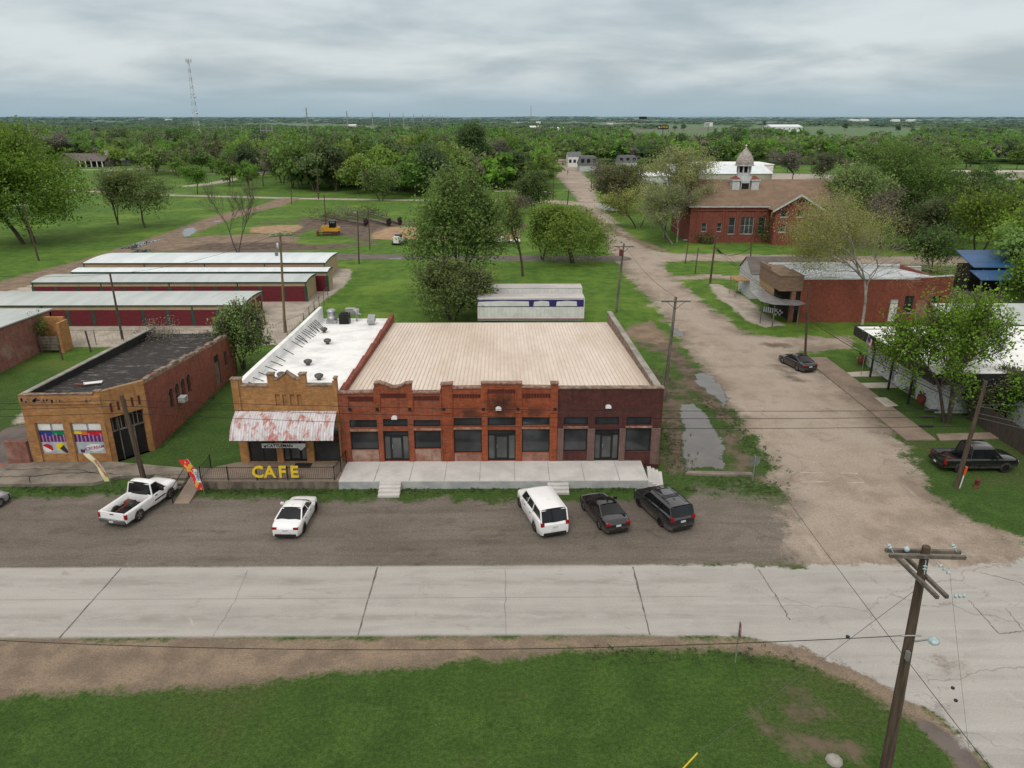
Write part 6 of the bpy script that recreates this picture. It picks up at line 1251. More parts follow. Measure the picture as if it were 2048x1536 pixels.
def grow(seed,h,r,clear=.25,stems=1,levels=4,kids=(3,4),spread=.75,lean=(0,0)):
    rg=random.Random(seed); segs=[];tips=[]
    def br(p,d,l,rad,lv):
        k=3; q=p
        for i in range(k):
            d=(d+Vector((rg.gauss(0,.13),rg.gauss(0,.13),rg.gauss(.03,.09)))).normalized(); n_=q+d*(l/k); ra=rad*(1-.35*i/k); rb=rad*(1-.35*(i+1)/k)
            segs.append((q.copy(),n_.copy(),ra,rb,lv)); q=n_
            if lv>=2: tips.append((q.copy(),lv))
            if lv<levels and i>=1-(lv>0):
                for _ in range(1 if lv else 1):
                    a=rg.uniform(0,6.28); e=rg.uniform(.5,1.1)*spread; s=d.orthogonal().normalized(); s.rotate(__import__('mathutils').Quaternion(d,a))
                    br(q,(d*math.cos(e)+s*math.sin(e)+Vector((0,0,.15))).normalized(),l*rg.uniform(.55,.75),rb*.62,lv+1)
        if lv<levels:
            for c in range(rg.randint(*kids)-1):
                a=rg.uniform(0,6.28); e=rg.uniform(.25,.75)*spread; s=d.orthogonal().normalized(); s.rotate(__import__('mathutils').Quaternion(d,a))
                br(q,(d*math.cos(e)+s*math.sin(e)+Vector((0,0,.1))).normalized(),l*rg.uniform(.6,.8),rad*.55,lv+1)
    for s in range(stems):
        a=6.28*s/stems+rg.random(); o=Vector((math.cos(a),math.sin(a),0))*(.25*r*.15 if stems>1 else 0)
        br(o,Vector((lean[0]+(.28*math.cos(a) if stems>1 else 0),lean[1]+(.28*math.sin(a) if stems>1 else 0),1)).normalized(),h*max(clear,.22)*1.15,h*.013+.05,0)
    T_=[t_[0] for t_ in tips]; zm=sorted(t_.z for t_ in T_)[int(len(T_)*.97)]; rm=sorted(math.hypot(t_.x,t_.y) for t_ in T_)[int(len(T_)*.93)]
    fz=h*.96/zm; fr_=r*.9/max(rm,.1)
    sc=lambda p: Vector((p.x*fr_,p.y*fr_,p.z*fz))
    return [(sc(a),sc(b),ra,rb,lv) for a,b,ra,rb,lv in segs],[(sc(p),lv) for p,lv in tips]
def leaf_arrays(centers,n,sig,size,rg,flat=.8,normal_up=.3):
    C_=np.repeat(np.asarray(centers),n,0); N=len(C_)
    off=rg.normal(size=(N,3))*sig; off[:,2]*=flat; C_=C_+off
    nn=rg.normal(size=(N,3)); nn[:,2]=np.abs(nn[:,2])+normal_up; nn/=np.linalg.norm(nn,axis=1)[:,None]
    a=np.cross(nn,rg.normal(size=(N,3))); a/=np.linalg.norm(a,axis=1)[:,None]; b=np.cross(nn,a)
    s=(size*rg.uniform(.6,1.3,N))[:,None]; 
    V=np.stack([C_-a*s*.5-b*s*.15,C_-a*s*.05-b*s*.5,C_+a*s*.5+b*s*.1,C_+a*s*.0+b*s*.5],1).reshape(-1,3)
    return V,np.arange(N*4).reshape(-1,4)
def make_tree(name,label,x,y,h,r,lm,seed,clear=.25,stems=1,leaves=16,size=.32,sig=.75,bark=None,levels=4,spread=.75,group=None,lean=(0,0),cat='tree',keep=.75,dens=None,ball=None,trunk_scale=1.,zmin=None,kids=(3,4)):
    segs,tips=grow(seed,h,r,clear,stems,levels,kids,spread,lean); rg=np.random.default_rng(seed)
    size*=.82
    T=thing(name,label,cat,(x,y,0),0,group)
    mb=MB()
    for a,b,ra,rb,lv in segs:
        if lv<=levels: mb.tube([a,b],[max(.018,ra*trunk_scale),max(.014,rb*trunk_scale)],7 if lv<2 else (5 if lv<3 else 3),0,False)
    mb.build('trunk',bark or BARK,T)
    if leaves:
        cs=np.array([tuple(p) for p,lv in tips if lv>=2 and p.z>(zmin if zmin is not None else h*clear*.7)])
        # the crown is patchy: clumps of twigs carry leaves, others stay bare, so the sky or ground shows through
        nz=np.array([mnoise.noise(Vector(tuple(c*(2.2/max(r,3.))))+Vector((seed,0,0))) for c in cs]); cs=cs[nz>np.quantile(nz,1-keep)]
        if leaves<10: q_=np.hypot(cs[:,0],cs[:,1])/r; cs=cs[(q_>.38)|(cs[:,2]>h*.72)]
        bl=ball if ball is not None else (1. if leaves>=18 else 0.)
        if bl:
            nb=int(len(cs)*bl*.9)+60; u=rg.normal(size=(nb,3)); u/=np.linalg.norm(u,axis=1)[:,None]; u[:,2]=np.where(u[:,2]<-.88,-u[:,2],u[:,2])
            lm_=np.array([1+.42*mnoise.noise(Vector(tuple(q*1.7))+Vector((seed*3.1,0,0))) for q in u]); rr_=rg.uniform(.5,.98,nb)*lm_
            zc=h*(clear*.8+(1-clear*.8)*.5); eb=np.stack([u[:,0]*r*rr_*.92,u[:,1]*r*rr_*.92,zc+u[:,2]*h*(1-clear*.8)*.46*rr_],1)
            nz=np.array([mnoise.noise(Vector(tuple(c*(2.6/max(r,3.))))+Vector((seed+9,0,0))) for c in eb]); eb=eb[nz>np.quantile(nz,.18)]; cs=np.concatenate([cs,eb])
        dn=dens if dens else {3:.9,4:.7,5:.9,6:.8,7:1.2,9:1.6,13:1.7}.get(leaves,2.3 if leaves<20 else 3.4)
        N=int(min(42000,dn*math.pi*r*(h*(1-clear))*.5*2/(size*size*.5))); k_=max(1,N//max(1,len(cs))); 
        if k_*len(cs)>N*1.4: cs=cs[rg.random(len(cs))<N/len(cs)]; k_=1
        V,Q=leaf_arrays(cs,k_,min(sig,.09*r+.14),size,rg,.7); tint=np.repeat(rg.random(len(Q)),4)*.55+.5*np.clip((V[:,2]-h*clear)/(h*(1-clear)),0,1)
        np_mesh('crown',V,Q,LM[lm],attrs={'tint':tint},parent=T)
    return T
def gh(px,pb,pt): x,y=G(px,pb); return x,y,F(px,pt,y)[1]
def w2r(w,y): return w*(y*.94+8)/1480/2
TS=[ # label, px, base y, top y, crown width px, leaf kind, kwargs
 ('tall spreading cottonwood with several stems behind the white trailers',918,612,345,215,'green',dict(clear=.14,stems=3,leaves=15,size=.34,sig=.65,levels=4,trunk_scale=.9,keep=.88,dens=4.2,ball=.45)),
 ('low bushy tree at the foot of the tall cottonwood, reaching the tan roof',905,640,530,165,'green',dict(clear=.04,stems=4,leaves=26,size=.30,sig=.6)),
 ('half bare vine wrapped tree standing right of the tall cottonwood',1045,553,385,110,'green',dict(clear=.35,leaves=3,size=.28,sig=.5,keep=.5)),
 ('round bright green tree beside the side street',1145,526,418,180,'green',dict(clear=.06,stems=1,leaves=30,size=.36,sig=.7,dens=4.5,ball=1.5,trunk_scale=2.4,keep=.95)),
 ('small green leafy tree left of the round bright one',1085,520,425,75,'green',dict(clear=.15,stems=2,leaves=18,size=.35,sig=.6)),
 ('dark grey green tree beyond the round bright tree',1068,428,345,85,'dark',dict(clear=.15,stems=2,leaves=26,size=.5,sig=.9)),
 ('bare twiggy grey tree before the dark one',1035,455,392,70,'grey',dict(clear=.2,stems=2,leaves=4,size=.2,sig=.6)),
 ('big broad crowned tree at the left edge behind the leaning pole',58,487,258,270,'green',dict(clear=.08,stems=2,dens=5.5,leaves=24,size=.55,sig=1.0,trunk_scale=1.3)),
 ('huge pale green tree at the far left edge',-10,430,236,210,'green',dict(clear=.1,leaves=22,size=.6,sig=1.1)),
 ('slim nearly bare tree left of the green lawn tree',236,449,350,58,'grey',dict(clear=.35,stems=3,leaves=6,size=.3,sig=.6,trunk_scale=.8)),
 ('spreading green tree standing on the left lawn',290,455,335,125,'green',dict(clear=.2,leaves=22,size=.42,sig=.8)),
 ('leafless dead tree with black limbs behind the farthest storage row',476,505,358,130,'grey',dict(clear=.45,stems=2,leaves=0,levels=4,spread=.8,trunk_scale=.55,kids=(2,3))),
 ('dense green shrub tree growing behind the corner shop',487,738,612,105,'green',dict(clear=.1,stems=5,leaves=30,size=.22,sig=.38)),
 ('small round green tree beside the far dirt track',395,388,330,52,'bright',dict(clear=.3,leaves=22,size=.45,sig=.7)),
 ('yellow green young tree leaning before the dark woods',762,401,334,82,'lime',dict(clear=.2,stems=2,leaves=18,size=.5,sig=.8)),
 ('tall sparse pale green tree left of the brick school',1328,476,297,180,'bud',dict(clear=.15,leaves=7,size=.30,sig=.8,bark=BARKP)),
 ('second pale budding tree in front of the school corner',1350,488,375,150,'bud',dict(clear=.15,stems=2,leaves=9,size=.28,sig=.7,bark=BARKP)),
 ('wide pale green tree beside the grassy verge by the street',1275,455,370,150,'bud',dict(clear=.1,stems=2,leaves=18,size=.3,sig=.8)),
 ('dark olive live oak at the street corner beyond the school',1240,424,330,120,'olive',dict(clear=.06,stems=3,leaves=40,size=.5,sig=.9)),
 ('big pale barked tree with sparse buds before the false front shop',1722,664,398,400,'bud',dict(clear=.32,leaves=5,size=.15,sig=.8,bark=BARKP,levels=4,spread=.95,trunk_scale=.8,kids=(3,5),keep=.9,dens=1.3,zmin=2.6)),
 ('leafy bright green tree in front of the white flat roof',1893,845,590,290,'bright',dict(clear=.3,stems=3,leaves=13,size=.24,sig=.42,levels=4,spread=1.0,trunk_scale=.8,zmin=2.2,keep=.85,dens=2.1)),
 ('bright green tree hiding the right end of the school',1700,480,330,165,'bright',dict(clear=.06,stems=2,leaves=26,size=.5,sig=.9)),
 ('large open crowned tree right of the school roof',1795,470,288,215,'green',dict(clear=.2,leaves=18,size=.45,sig=1.0,spread=.9)),
 ('tall green tree behind the blue roofed shed',1955,515,378,170,'green',dict(clear=.12,stems=2,leaves=20,size=.45,sig=.9)),
 ('dense green tree at the right edge behind the blue shed',2075,560,385,190,'bright',dict(clear=.1,stems=2,leaves=24,size=.45,sig=.9)),
 ('dark tree between the school and the blue shed',1850,500,400,120,'dark',dict(clear=.1,stems=2,leaves=22,size=.45,sig=.9)),
 ('bare branched tree over the cross street at right',1760,500,380,120,'grey',dict(clear=.25,leaves=4,size=.25,sig=.7)),
 ('green tree leaning over the teal tarpaulin at right',2055,650,500,130,'green',dict(clear=.15,stems=2,leaves=18,size=.33,sig=.6)),
 ('dark tree beside the left end of the blue roof',1862,545,455,95,'dark',dict(clear=.1,stems=2,leaves=22,size=.35,sig=.6)),
 ('tan twiggy bush beside the brown garage roof',1995,830,735,100,'grey',dict(clear=.1,stems=4,leaves=10,size=.18,sig=.4)),
 ('dark green shrub beside the board fence at right',1960,835,775,110,'dark',dict(clear=.05,stems=4,leaves=26,size=.22,sig=.35)),
 ('light green bush at the right edge above the garage',2040,850,745,110,'bright',dict(clear=.05,stems=4,leaves=22,size=.22,sig=.4)),
 ('tall rounded dark tree rising above the middle woods',948,372,247,78,'dark',dict(clear=.12,leaves=34,size=.8,sig=1.3)),
 ('grey budding tree right of the tall rounded one',1010,372,283,62,'grey',dict(clear=.25,leaves=12,size=.45,sig=1.1)),
 ('bushy green tree left of the blue dumpsters',880,385,300,90,'green',dict(clear=.1,leaves=26,size=.6,sig=1.1)),
 ('grey green tree behind the dumpsters right side',1045,372,322,70,'olive',dict(clear=.15,leaves=24,size=.5,sig=.9)),
 ('bare twiggy brown tree above the ranch house',120,330,268,60,'grey',dict(clear=.2,leaves=8,size=.6,sig=1.4)),
 ('spreading bright tree right of the ranch house chimney',232,332,295,60,'lime',dict(clear=.3,leaves=20,size=.6,sig=1.1)),
 ('brown budding tree beyond the warehouses',1585,375,305,85,'grey',dict(clear=.25,leaves=14,size=.5,sig=1.2)),
 ('small dense grey brown tree right of the warehouses',1640,372,310,75,'olive',dict(clear=.2,leaves=16,size=.5,sig=1.1)),
]
for i,(lb,px,pb,pt,w,lm,kw) in enumerate(TS):
    x,y,h=gh(px,pb,pt); make_tree('tree' if 'bush' not in lb and 'shrub' not in lb else 'shrub',lb,x,y,h,w2r(w,y),lm,100+i,**kw)
# middle distance woods: individual trees, a few prototypes copied with their trunks and crowns
def proto(lm,seed,h=10,r=5.2,dens=900,size=1.0,twiggy=False):
    rg=np.random.default_rng(seed); ce=[]
    for k in range(24 if not twiggy else 14):
        u=rg.normal(size=3); u/=np.linalg.norm(u); rr_=rg.uniform(.25,.85); ce.append((u[0]*r*rr_,u[1]*r*rr_,h*.55+u[2]*h*.36*rr_/.75))
    ce=np.array(ce); n=len(ce); cr=rg.uniform(.16,.42,n)*r; per=dens//n; V=[];
    u=rg.normal(size=(n*per,3)); u/=np.linalg.norm(u,axis=1)[:,None]; u[:,2]=np.where(u[:,2]<-.3,-u[:,2],u[:,2])
    c=np.repeat(ce,per,0)+u*np.repeat(cr,per)[:,None]*rg.uniform(.55,1.25,n*per)[:,None]*np.array([1,1,.8])
    nn=u+rg.normal(size=u.shape)*.55; nn/=np.linalg.norm(nn,axis=1)[:,None]; a=np.cross(nn,rg.normal(size=u.shape)); a/=np.linalg.norm(a,axis=1)[:,None]; b=np.cross(nn,a); s=(size*rg.uniform(.5,1.2,len(c)))[:,None]
    V=np.stack([c-a*s*.5-b*s*.2,c-b*s*.45,c+a*s*.5+b*s*.15,c+b*s*.5],1).reshape(-1,3); Q=np.arange(len(V)).reshape(-1,4)
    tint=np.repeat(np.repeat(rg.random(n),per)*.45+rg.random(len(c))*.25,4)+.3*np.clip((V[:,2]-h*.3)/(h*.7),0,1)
    return V,Q,tint
def trunk_mesh(seed,h,r,tw=False):
    segs,_=grow(seed,h*.85,r*.8,.25,1 if seed%2 else 2,3 if tw else 2); mb=MB()
    for a,b,ra,rb,lv in segs: mb.tube([a,b],[max(.05,ra),max(.04,rb)],5 if lv<1 else 3,0,False)
    return mb
PK=[('green',0),('green',0),('dark',0),('bright',0),('bright',0),('grey',1),('olive',0),('lime',0)]
PRO=[]; 
KL={'green':'mid green','dark':'dark green','bright':'fresh bright green','grey':'grey brown, barely leafed','olive':'dull olive green','lime':'yellowish green'}
for i,(lm,tw) in enumerate(PK):
    h=10; r=5.0; V,Q,tint=proto(lm,40+i,h,r,1900 if not tw else 900,.62 if not tw else .30,tw); 
    PRO.append((V,Q,tint,trunk_mesh(40+i,h,r,tw),lm))
mesh_cache={}
def wood_tree(i,x,y,s,sz,rot,label,group):
    V,Q,tint,tm,lm=PRO[i]
    T=thing('tree',label,'tree',(x,y,0),rot,group); T.scale=(s,s,sz)
    if i not in mesh_cache:
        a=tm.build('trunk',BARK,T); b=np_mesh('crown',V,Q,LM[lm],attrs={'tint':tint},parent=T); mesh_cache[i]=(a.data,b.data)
    else:
        for nm,me in zip(('trunk','crown'),mesh_cache[i]): o=bpy.data.objects.new(nm,me); COL.objects.link(o); o.parent=T
rgw=random.Random(5)
def inpoly(p,poly):
    x,y=p; c=False; n=len(poly)
    for i in range(n):
        a,b=poly[i],poly[(i+1)%n]
        if (a[1]>y)!=(b[1]>y) and x<(b[0]-a[0])*(y-a[1])/(b[1]-a[1])+a[0]: c=not c
    return c
ZN=[ # region description, polygon of tree feet in the photo, count, kinds, size range
 ('in the front row of the woods beyond the clay pads',[(545,372),(620,388),(720,393),(870,394),(990,376),(1010,360),(575,364)],48,[0,0,2,3,1,3,7],(1.3,1.65)),
 ('deep in the woods above the clay pads',[(560,358),(1010,356),(1050,334),(560,336)],52,[0,1,2,3,4,5,0],(1.2,1.6)),
 ('between the ranch house and the woods',[(270,345),(330,360),(420,350),(450,372),(500,385),(560,372),(560,336),(280,326)],36,[0,1,2,4,5,6],(.9,1.4)),
 ('in the belt behind the ranch house',[(60,320),(560,334),(560,318),(0,312),(0,322)],44,[0,1,3,5,5,2,4],(1.2,1.6)),
 ('at the left edge above the house drive',[(-120,380),(-30,420),(75,345),(60,325),(-120,330)],12,[0,2,3],(1.4,1.8)),
 ('along the left verge where the side street ends',[(985,368),(1062,356),(1078,335),(1060,322),(985,335)],12,[0,2,6,1],(.9,1.2)),
 ('in the trees closing the end of the side street',[(1050,324),(1500,326),(1500,308),(1050,308)],34,[0,1,2,3,4,0,5],(1.1,1.4)),
 ('behind the warehouses and the school cupola',[(1560,345),(1700,372),(1900,360),(1900,322),(1500,322)],26,[0,3,5,6,1],(.95,1.35)),
 ('in the thicket right of the school',[(1700,500),(1800,503),(1900,508),(2100,500),(2100,395),(1750,400),(1680,430)],34,[0,3,2,6,1,5],(.75,1.1)),
 ('beyond the motorway wall at right',[(1900,340),(2150,345),(2150,318),(1850,318)],14,[1,3,4,1],(1.0,1.3)),
 ('in the dense growth behind the blue shed',[(2020,600),(2150,640),(2150,530),(2010,535)],6,[0,2,3],(.75,1.05)),
]
nt=0
for rd,poly,cnt,kinds,(s0,s1) in ZN:
    k=0; pts=[]; tries=0
    wp=[G(*p) for p in poly]; bx=(min(p[0] for p in wp),max(p[0] for p in wp),min(p[1] for p in wp),max(p[1] for p in wp))
    while k<cnt and tries<20000:
        tries+=1; x=rgw.uniform(bx[0],bx[1]); y=rgw.uniform(bx[2],bx[3])
        if not inpoly((x,y),wp) : continue
        md=max(3.5,math.sqrt((bx[1]-bx[0])*(bx[3]-bx[2])/cnt)*.45)
        if any((x-a)**2+(y-b)**2<md*md for a,b in pts): continue
        if abs(x-(19+ (y-200)*.045))<13 and y<470 and x>0 and y>200: continue
        pts.append((x,y)); k+=1; kd=rgw.choice(kinds); s=rgw.uniform(s0,s1)
        wood_tree(kd,x,y,s,s*rgw.uniform(.85,1.2),rgw.uniform(0,6.28),KL[PK[kd][0]]+' tree '+rd,KL[PK[kd][0]]+' trees '+rd); nt+=1
# far woodland: one mass
def far_mass(name,n,fy,tmpl,szf,lm,seed,zone):
    rg=np.random.default_rng(seed); tv,tq,tt_=tmpl; pos=[]
    while len(pos)<n:
        y=fy(rg); x=rg.uniform(-.80,.86)*y
        if zone(x,y,rg): pos.append((x,y))
    pos=np.array(pos); s=szf(pos,rg); a=rg.uniform(0,6.28,n); sx=s[:,0]; sz=s[:,1]
    ca,sa=np.cos(a)[:,None],np.sin(a)[:,None]
    X_=(tv[None,:,0]*ca-tv[None,:,1]*sa)*sx[:,None]+pos[:,0:1]; Y_=(tv[None,:,0]*sa+tv[None,:,1]*ca)*sx[:,None]+pos[:,1:2]; Z_=tv[None,:,2]*sz[:,None]+0*X_
    r_=np.hypot(X_,Y_); Z_=Z_+np.where(r_>2500,(np.sin(X_*.0009+1)*np.cos(Y_*.0007)+.6*np.sin(X_*.0021))*np.clip((r_-2500)/6000,0,1)*9,0)
    V=np.stack([X_,Y_,Z_],-1).reshape(-1,3); Q=(tq[None]+(np.arange(n)*len(tv))[:,None,None]).reshape(-1,4); tint=np.clip((tt_[None,:]*.5+rg.uniform(-.1,.6,n)[:,None]),0,1.3).reshape(-1)
    o=np_mesh(name,V,Q,LM[lm],attrs={'tint':tint}); tag(o,kind='stuff'); return o
def small(seed,dens,size): 
    V,Q,tn=proto('green',seed,10,5.2,dens,size); return V,Q,tn
def vnoise(x,y,s,o=0): return mnoise.noise(Vector((x*s+o,y*s,o)))
def zone_mid(x,y,rg):
    t_=x/y; n=vnoise(x,y,.006,3)
    if t_<.055 and y>(262 if t_>-.26 else 345) and t_>-.36: return True
    if y<400: return False
    if t_<.16: return n>-.38
    if .22<t_<.47 and y>570: return n>.36
    if y<620: return n>-.3
    if t_>.52 and y<900: return n>-.2
    return n>.22
def zone_far(x,y,rg):
    t_=x/y; n=vnoise(x,y*.6,.0022,9); return n>(-.15 if t_<.12 else .0)
szn=lambda pos,rg:np.stack([rg.uniform(.9,1.7,len(pos)),rg.uniform(.8,1.35,len(pos))],1)
ta=small(71,260,1.35); tb=small(72,60,3.0)
for k,(lm,seed,n) in enumerate((('green',1,1500),('bright',2,1400),('dark',3,450),('grey',4,380))):
    o=far_mass('distant_woods',n,lambda rg:262*(1100/262)**(rg.random()**.9),ta,szn,lm,seed,zone_mid); tag(o,{'green':'mid green mass of distant woods','bright':'fresh green mass of distant woods','dark':'darker clumps within the distant woods','grey':'leafless grey brown patches of the distant woods'}[lm],'woods')
szf=lambda pos,rg:np.stack([rg.uniform(1.2,3.2,len(pos))*(1+pos[:,1]/4000),rg.uniform(.55,1.0,len(pos))],1)
for k,(lm,seed,n) in enumerate((('green',11,2600),('dark',12,2200))):
    o=far_mass('far_tree_belt',n,lambda rg:1050*(12000/1050)**(rg.random()),tb,szf,lm,seed,zone_far); tag(o,('green tree belts towards the horizon','darker tree belts towards the horizon')[k],'woods')
# lone field trees
for px,pb,s,kd in ((1458,272,.9,2),(1478,275,1.3,2),(1461,262,.6,2),(1528,252,1.3,2),(1690,262,1.4,2),(1795,266,1.2,2),(1350,262,1.,0),(1366,262,1.2,2),(1640,276,1.,3),(1610,280,1.,0)):
    x,y=G(px,pb); wood_tree(kd,x,y,s,s,px*1.,KL[PK[kd][0]]+' lone tree in the far green fields',KL[PK[kd][0]]+' lone trees in the far fields')
# felled trees and their root balls on the cleared lot, roof nest, shrubs by the school
def felled(lb,pa,pb_,lm,seed):
    a=Vector((*G(*pa),.5)); b=Vector((*G(*pb_),.9)); T=thing('felled_tree',lb,'felled tree',(a.x,a.y,0)); mb=MB(); d=b-a; mb.tube([Vector((0,0,.5)),Vector((d.x*.5,d.y*.5,.8)),Vector((d.x,d.y,1.1))],[.38,.28,.14],7)
    rg=random.Random(seed)
    for i in range(26):
        s=rg.uniform(.35,1); p=Vector((d.x*s,d.y*s,.9)); q=p+Vector((rg.gauss(0,1.6),rg.gauss(0,1.2),rg.uniform(-.2,2.2))); mb.tube([p,(p+q)/2+Vector((0,0,.2)),q],[.08,.05,.02],3,0,False)
    mb.build('trunk',X['wood_grey'],T); mb=MB()
    for i in range(30): 
        u=Vector((rg.gauss(0,1),rg.gauss(0,1),rg.gauss(0,1))).normalized(); mb.tube([Vector((0,0,1.0)),Vector((0,0,1.0))+Vector((u.x*.6,u.y*1.0,u.z*1.0))],[.35,.12],5)
    mb.build('root_ball',sm('clay roots',(.045,.03,.025),None,4,.95),T)
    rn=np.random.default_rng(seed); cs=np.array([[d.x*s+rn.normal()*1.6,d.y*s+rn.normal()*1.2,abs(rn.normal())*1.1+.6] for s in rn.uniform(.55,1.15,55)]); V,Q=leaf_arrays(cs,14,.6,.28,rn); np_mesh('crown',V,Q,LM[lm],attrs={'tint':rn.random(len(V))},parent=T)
felled('felled tree with brown wilted crown left of the bulldozer',(732,452),(640,440),'olive',1)
felled('felled grey trunk lying behind the bulldozer towards the tall pole',(778,452),(690,436),'grey',2)
felled('felled tree with green crown nearest the cottonwood',(800,450),(730,432),'dark',3)
def shrub(lb,px,pb,wpx,h,lm,seed,n=60,nm='shrub',z=0,size=.18,D=None):
    x,y=D if D else G(px,pb); r=w2r(wpx,y); T=thing(nm,lb,'shrub',(x,y,z)); rn=np.random.default_rng(seed)
    cs=np.stack([rn.normal(size=n)*r*.45,rn.normal(size=n)*r*.45,np.abs(rn.normal(size=n))*h*.38+.12*h],1); V,Q=leaf_arrays(cs,22,.2*h,size,rn); np_mesh('foliage',V,Q,LM[lm],attrs={'tint':rn.random(len(V))},parent=T)
    mb=MB()
    for c in cs[:14]: mb.tube([(0,0,0),tuple(c*.6),tuple(c)],[.03,.02,.01],3,0,False)
    mb.build('stems',BARK,T); return T
shrub('tangle of dry brown vines on the rear corner of the tar roof',0,0,75,1.5,'grey',3,70,z=3.8,D=(-33.4,69.),size=.12)
shrub('thin dry weeds along the rear edge of the tar roof',0,0,60,.5,'grey',33,40,z=3.75,D=(-29.3,69.6),size=.1)
shrub('green creeper on the corner of the painted brick building',0,0,22,2.4,'dark',4,30,z=1.8,D=(-50.1,77.),size=.14)
shrub('dark ivy shrub beside the tall school windows',1527,484,34,5.5,'dark',5,60,size=.3)
shrub('dark shrub at the left end of the school wall',1410,487,40,2.0,'olive',6,40,size=.25)
shrub('dark rounded bush beside the white cottage',1494,585,14,1.6,'dark',7,30)
shrub('low shrub hiding the foot of the right brick wall',1733,640,26,1.3,'olive',8,30)
shrub('weedy bush between the white wall and the terracotta pot',1835,790,45,1.6,'green',9,50)
shrub('rust leaved bush at the end of the side street',1200,352,46,5.5,'grey',10,60,size=.5)
# loose weeds: one mass of ground cover along the pavements and the puddle
rn=np.random.default_rng(9); cs=[]
for (ax,ay),(bx,by),n,w_ in (((-11.3,44.9),(13,44.9),420,.28),((-34,45.3),(-25.5,45.2),160,.3),((-20.5,44.9),(-12,44.9),200,.2),((14.5,46),(18.5,45),160,.7),((12.5,47),(13,58),240,.7),((19.3,48),(18,62),260,.6),((13.5,62),(14,72),160,.8),((-26.5,52),(-26.6,69),140,.15),((4,28.6),(14,28.2),120,.3)):
    s=rn.random(n); cs.append(np.stack([ax+(bx-ax)*s+rn.normal(size=n)*w_,ay+(by-ay)*s+rn.normal(size=n)*w_,np.full(n,.06)],1))
cs=np.concatenate(cs); V,Q=leaf_arrays(cs,6,.06,.09,rn,.4); V[:,2]=np.maximum(V[:,2],.01); o=np_mesh('weeds',V,Q,LM['dark'],attrs={'tint':rn.random(len(V))*.5}); tag(o,'loose weeds along the pavement edges and puddles','weeds',kind='stuff')
# ------------------------------------------------------------------ utility poles, wires, signs
def pole(lb,px,pb,top,kind='plain',m='wood_pole',r0=.17,r1=.11,arm_rot=0,extra=None,group=None,h=None,base=None,nm='utility_pole'):
    x,y=base or G(px,pb); tx,tz=F(top[0],top[1],y); T=thing(nm,lb,'utility pole' if nm=='utility_pole' else 'lamp',(x,y,0),0,group)
    dx=tx-x; dx=max(-1.2,min(1.2,dx)); mb=MB(); n=6; mb.tube([(dx*i/n,0,tz*i/n) for i in range(n+1)],[r0+(r1-r0)*i/n for i in range(n+1)],9); mb.build('post',X[m],T)
    if kind in('arm','armv'):
        L_=1.25; mb=MB(); mb.M=Matrix.Translation((dx,0,tz-.35))@Matrix.Rotation(R(arm_rot),4,'Z'); mb.box(-L_,-.18,-.06,L_,-.09,.06); mb.build('crossarm',X['wood_grey'],T)
        mb=MB(); mb.M=Matrix.Translation((dx,0,tz-.35))@Matrix.Rotation(R(arm_rot),4,'Z'); 
        if kind=='armv':
            mb.tube([(-.75,-.14,-.05),(0,-.12,-.7)],.02,4).tube([(.75,-.14,-.05),(0,-.12,-.7)],.02,4); mb.build('brace',X['iron'],T)
        for u in (-1.15,-.5,.5,1.15):
            mb=MB(); mb.M=Matrix.Translation((dx,0,tz-.35))@Matrix.Rotation(R(arm_rot),4,'Z'); mb.lathe((u,-.135,.06),[(.03,0),(.06,.04),(.06,.12),(.02,.15)],7); mb.build('insulator',X['insul'],T)
    return T,(x+dx,y,tz)
PT={}
_,PT['r']=pole('leaning pole with white and orange guy marker beside the hydrant',1912,975,(1972,762),'plain'); 
T=_; mb=MB(); mb.tube([(.18,-.10,.0),(.26,-.14,1.05)],.045,6,0); mb.build('guy_guard',X['white'],T); mb=MB(); mb.tube([(.262,-.14,1.05),(.30,-.16,1.65)],.09,6,0); mb.build('orange_sleeve',X['orange'],T)
_,PT['p2']=pole('tall grey pole with braced crossarm beside the storefront row',1328,800,(1352,594),'armv','wood_grey')
T,PT['p3']=pole('pole with crossarm and red switch box behind the storefront row',1232,625,(1248,487),'armv','wood_grey')
mb=MB(); mb.box(-.0,-.5,PT['p3'][2]-1.5,.35,-.15,PT['p3'][2]-.7); mb.build('switch_box',X['hyd'],T)
_,PT['p4']=pole('slim dark pole behind the black saloon on the side street',1610,715,(1617,567),'plain',r0=.13,r1=.09)
T,PT['p5']=pole('thick dark pole leaning behind the white pickup truck',290,965,(243,790),'plain',r0=.19,r1=.14)
T,PT['p6']=pole('pale yellowish pole with crossarm and grey transformer by the storage yard',570,665,(560,465),'arm','wood_pale',arm_rot=30)
mb=MB(); mb.lathe((.3,-.2,PT['p6'][2]-1.9),[(.16,0),(.17,.1),(.17,.75),(.05,.8)],10); mb.build('transformer',X['alu'],T)
mb=MB(); mb.box(-.1,-.3,PT['p6'][2]-2.6,.25,-.17,PT['p6'][2]-2.2); mb.build('meter_box',X['alu'],T)
_,PT['p7']=pole('thin dark pole between the tar roof and the storage rows',245,678,(220,548),'plain',r0=.14,r1=.10)
_,PT['p8']=pole('dark pole at the grassy corner before the porch shop',1420,567,(1432,470),'plain')
_,PT['p9']=pole('thin pole left of the porch shop corner pole, near the cross street',1370,527,(1378,478),'plain',r0=.1,r1=.07)
T=_; mb=MB(); mb.box(-.6,-.1,4.0,.1,.1,4.1); mb.build('lamp_arm',X['alu'],T)
_,PT['p10']=pole('slender pole on the corner green by the cross street',1390,547,(1397,495),'plain',r0=.1,r1=.07)
_,PT['p11']=pole('slender pole behind the white cottage',1500,545,(1503,472),'plain',r0=.11,r1=.08)
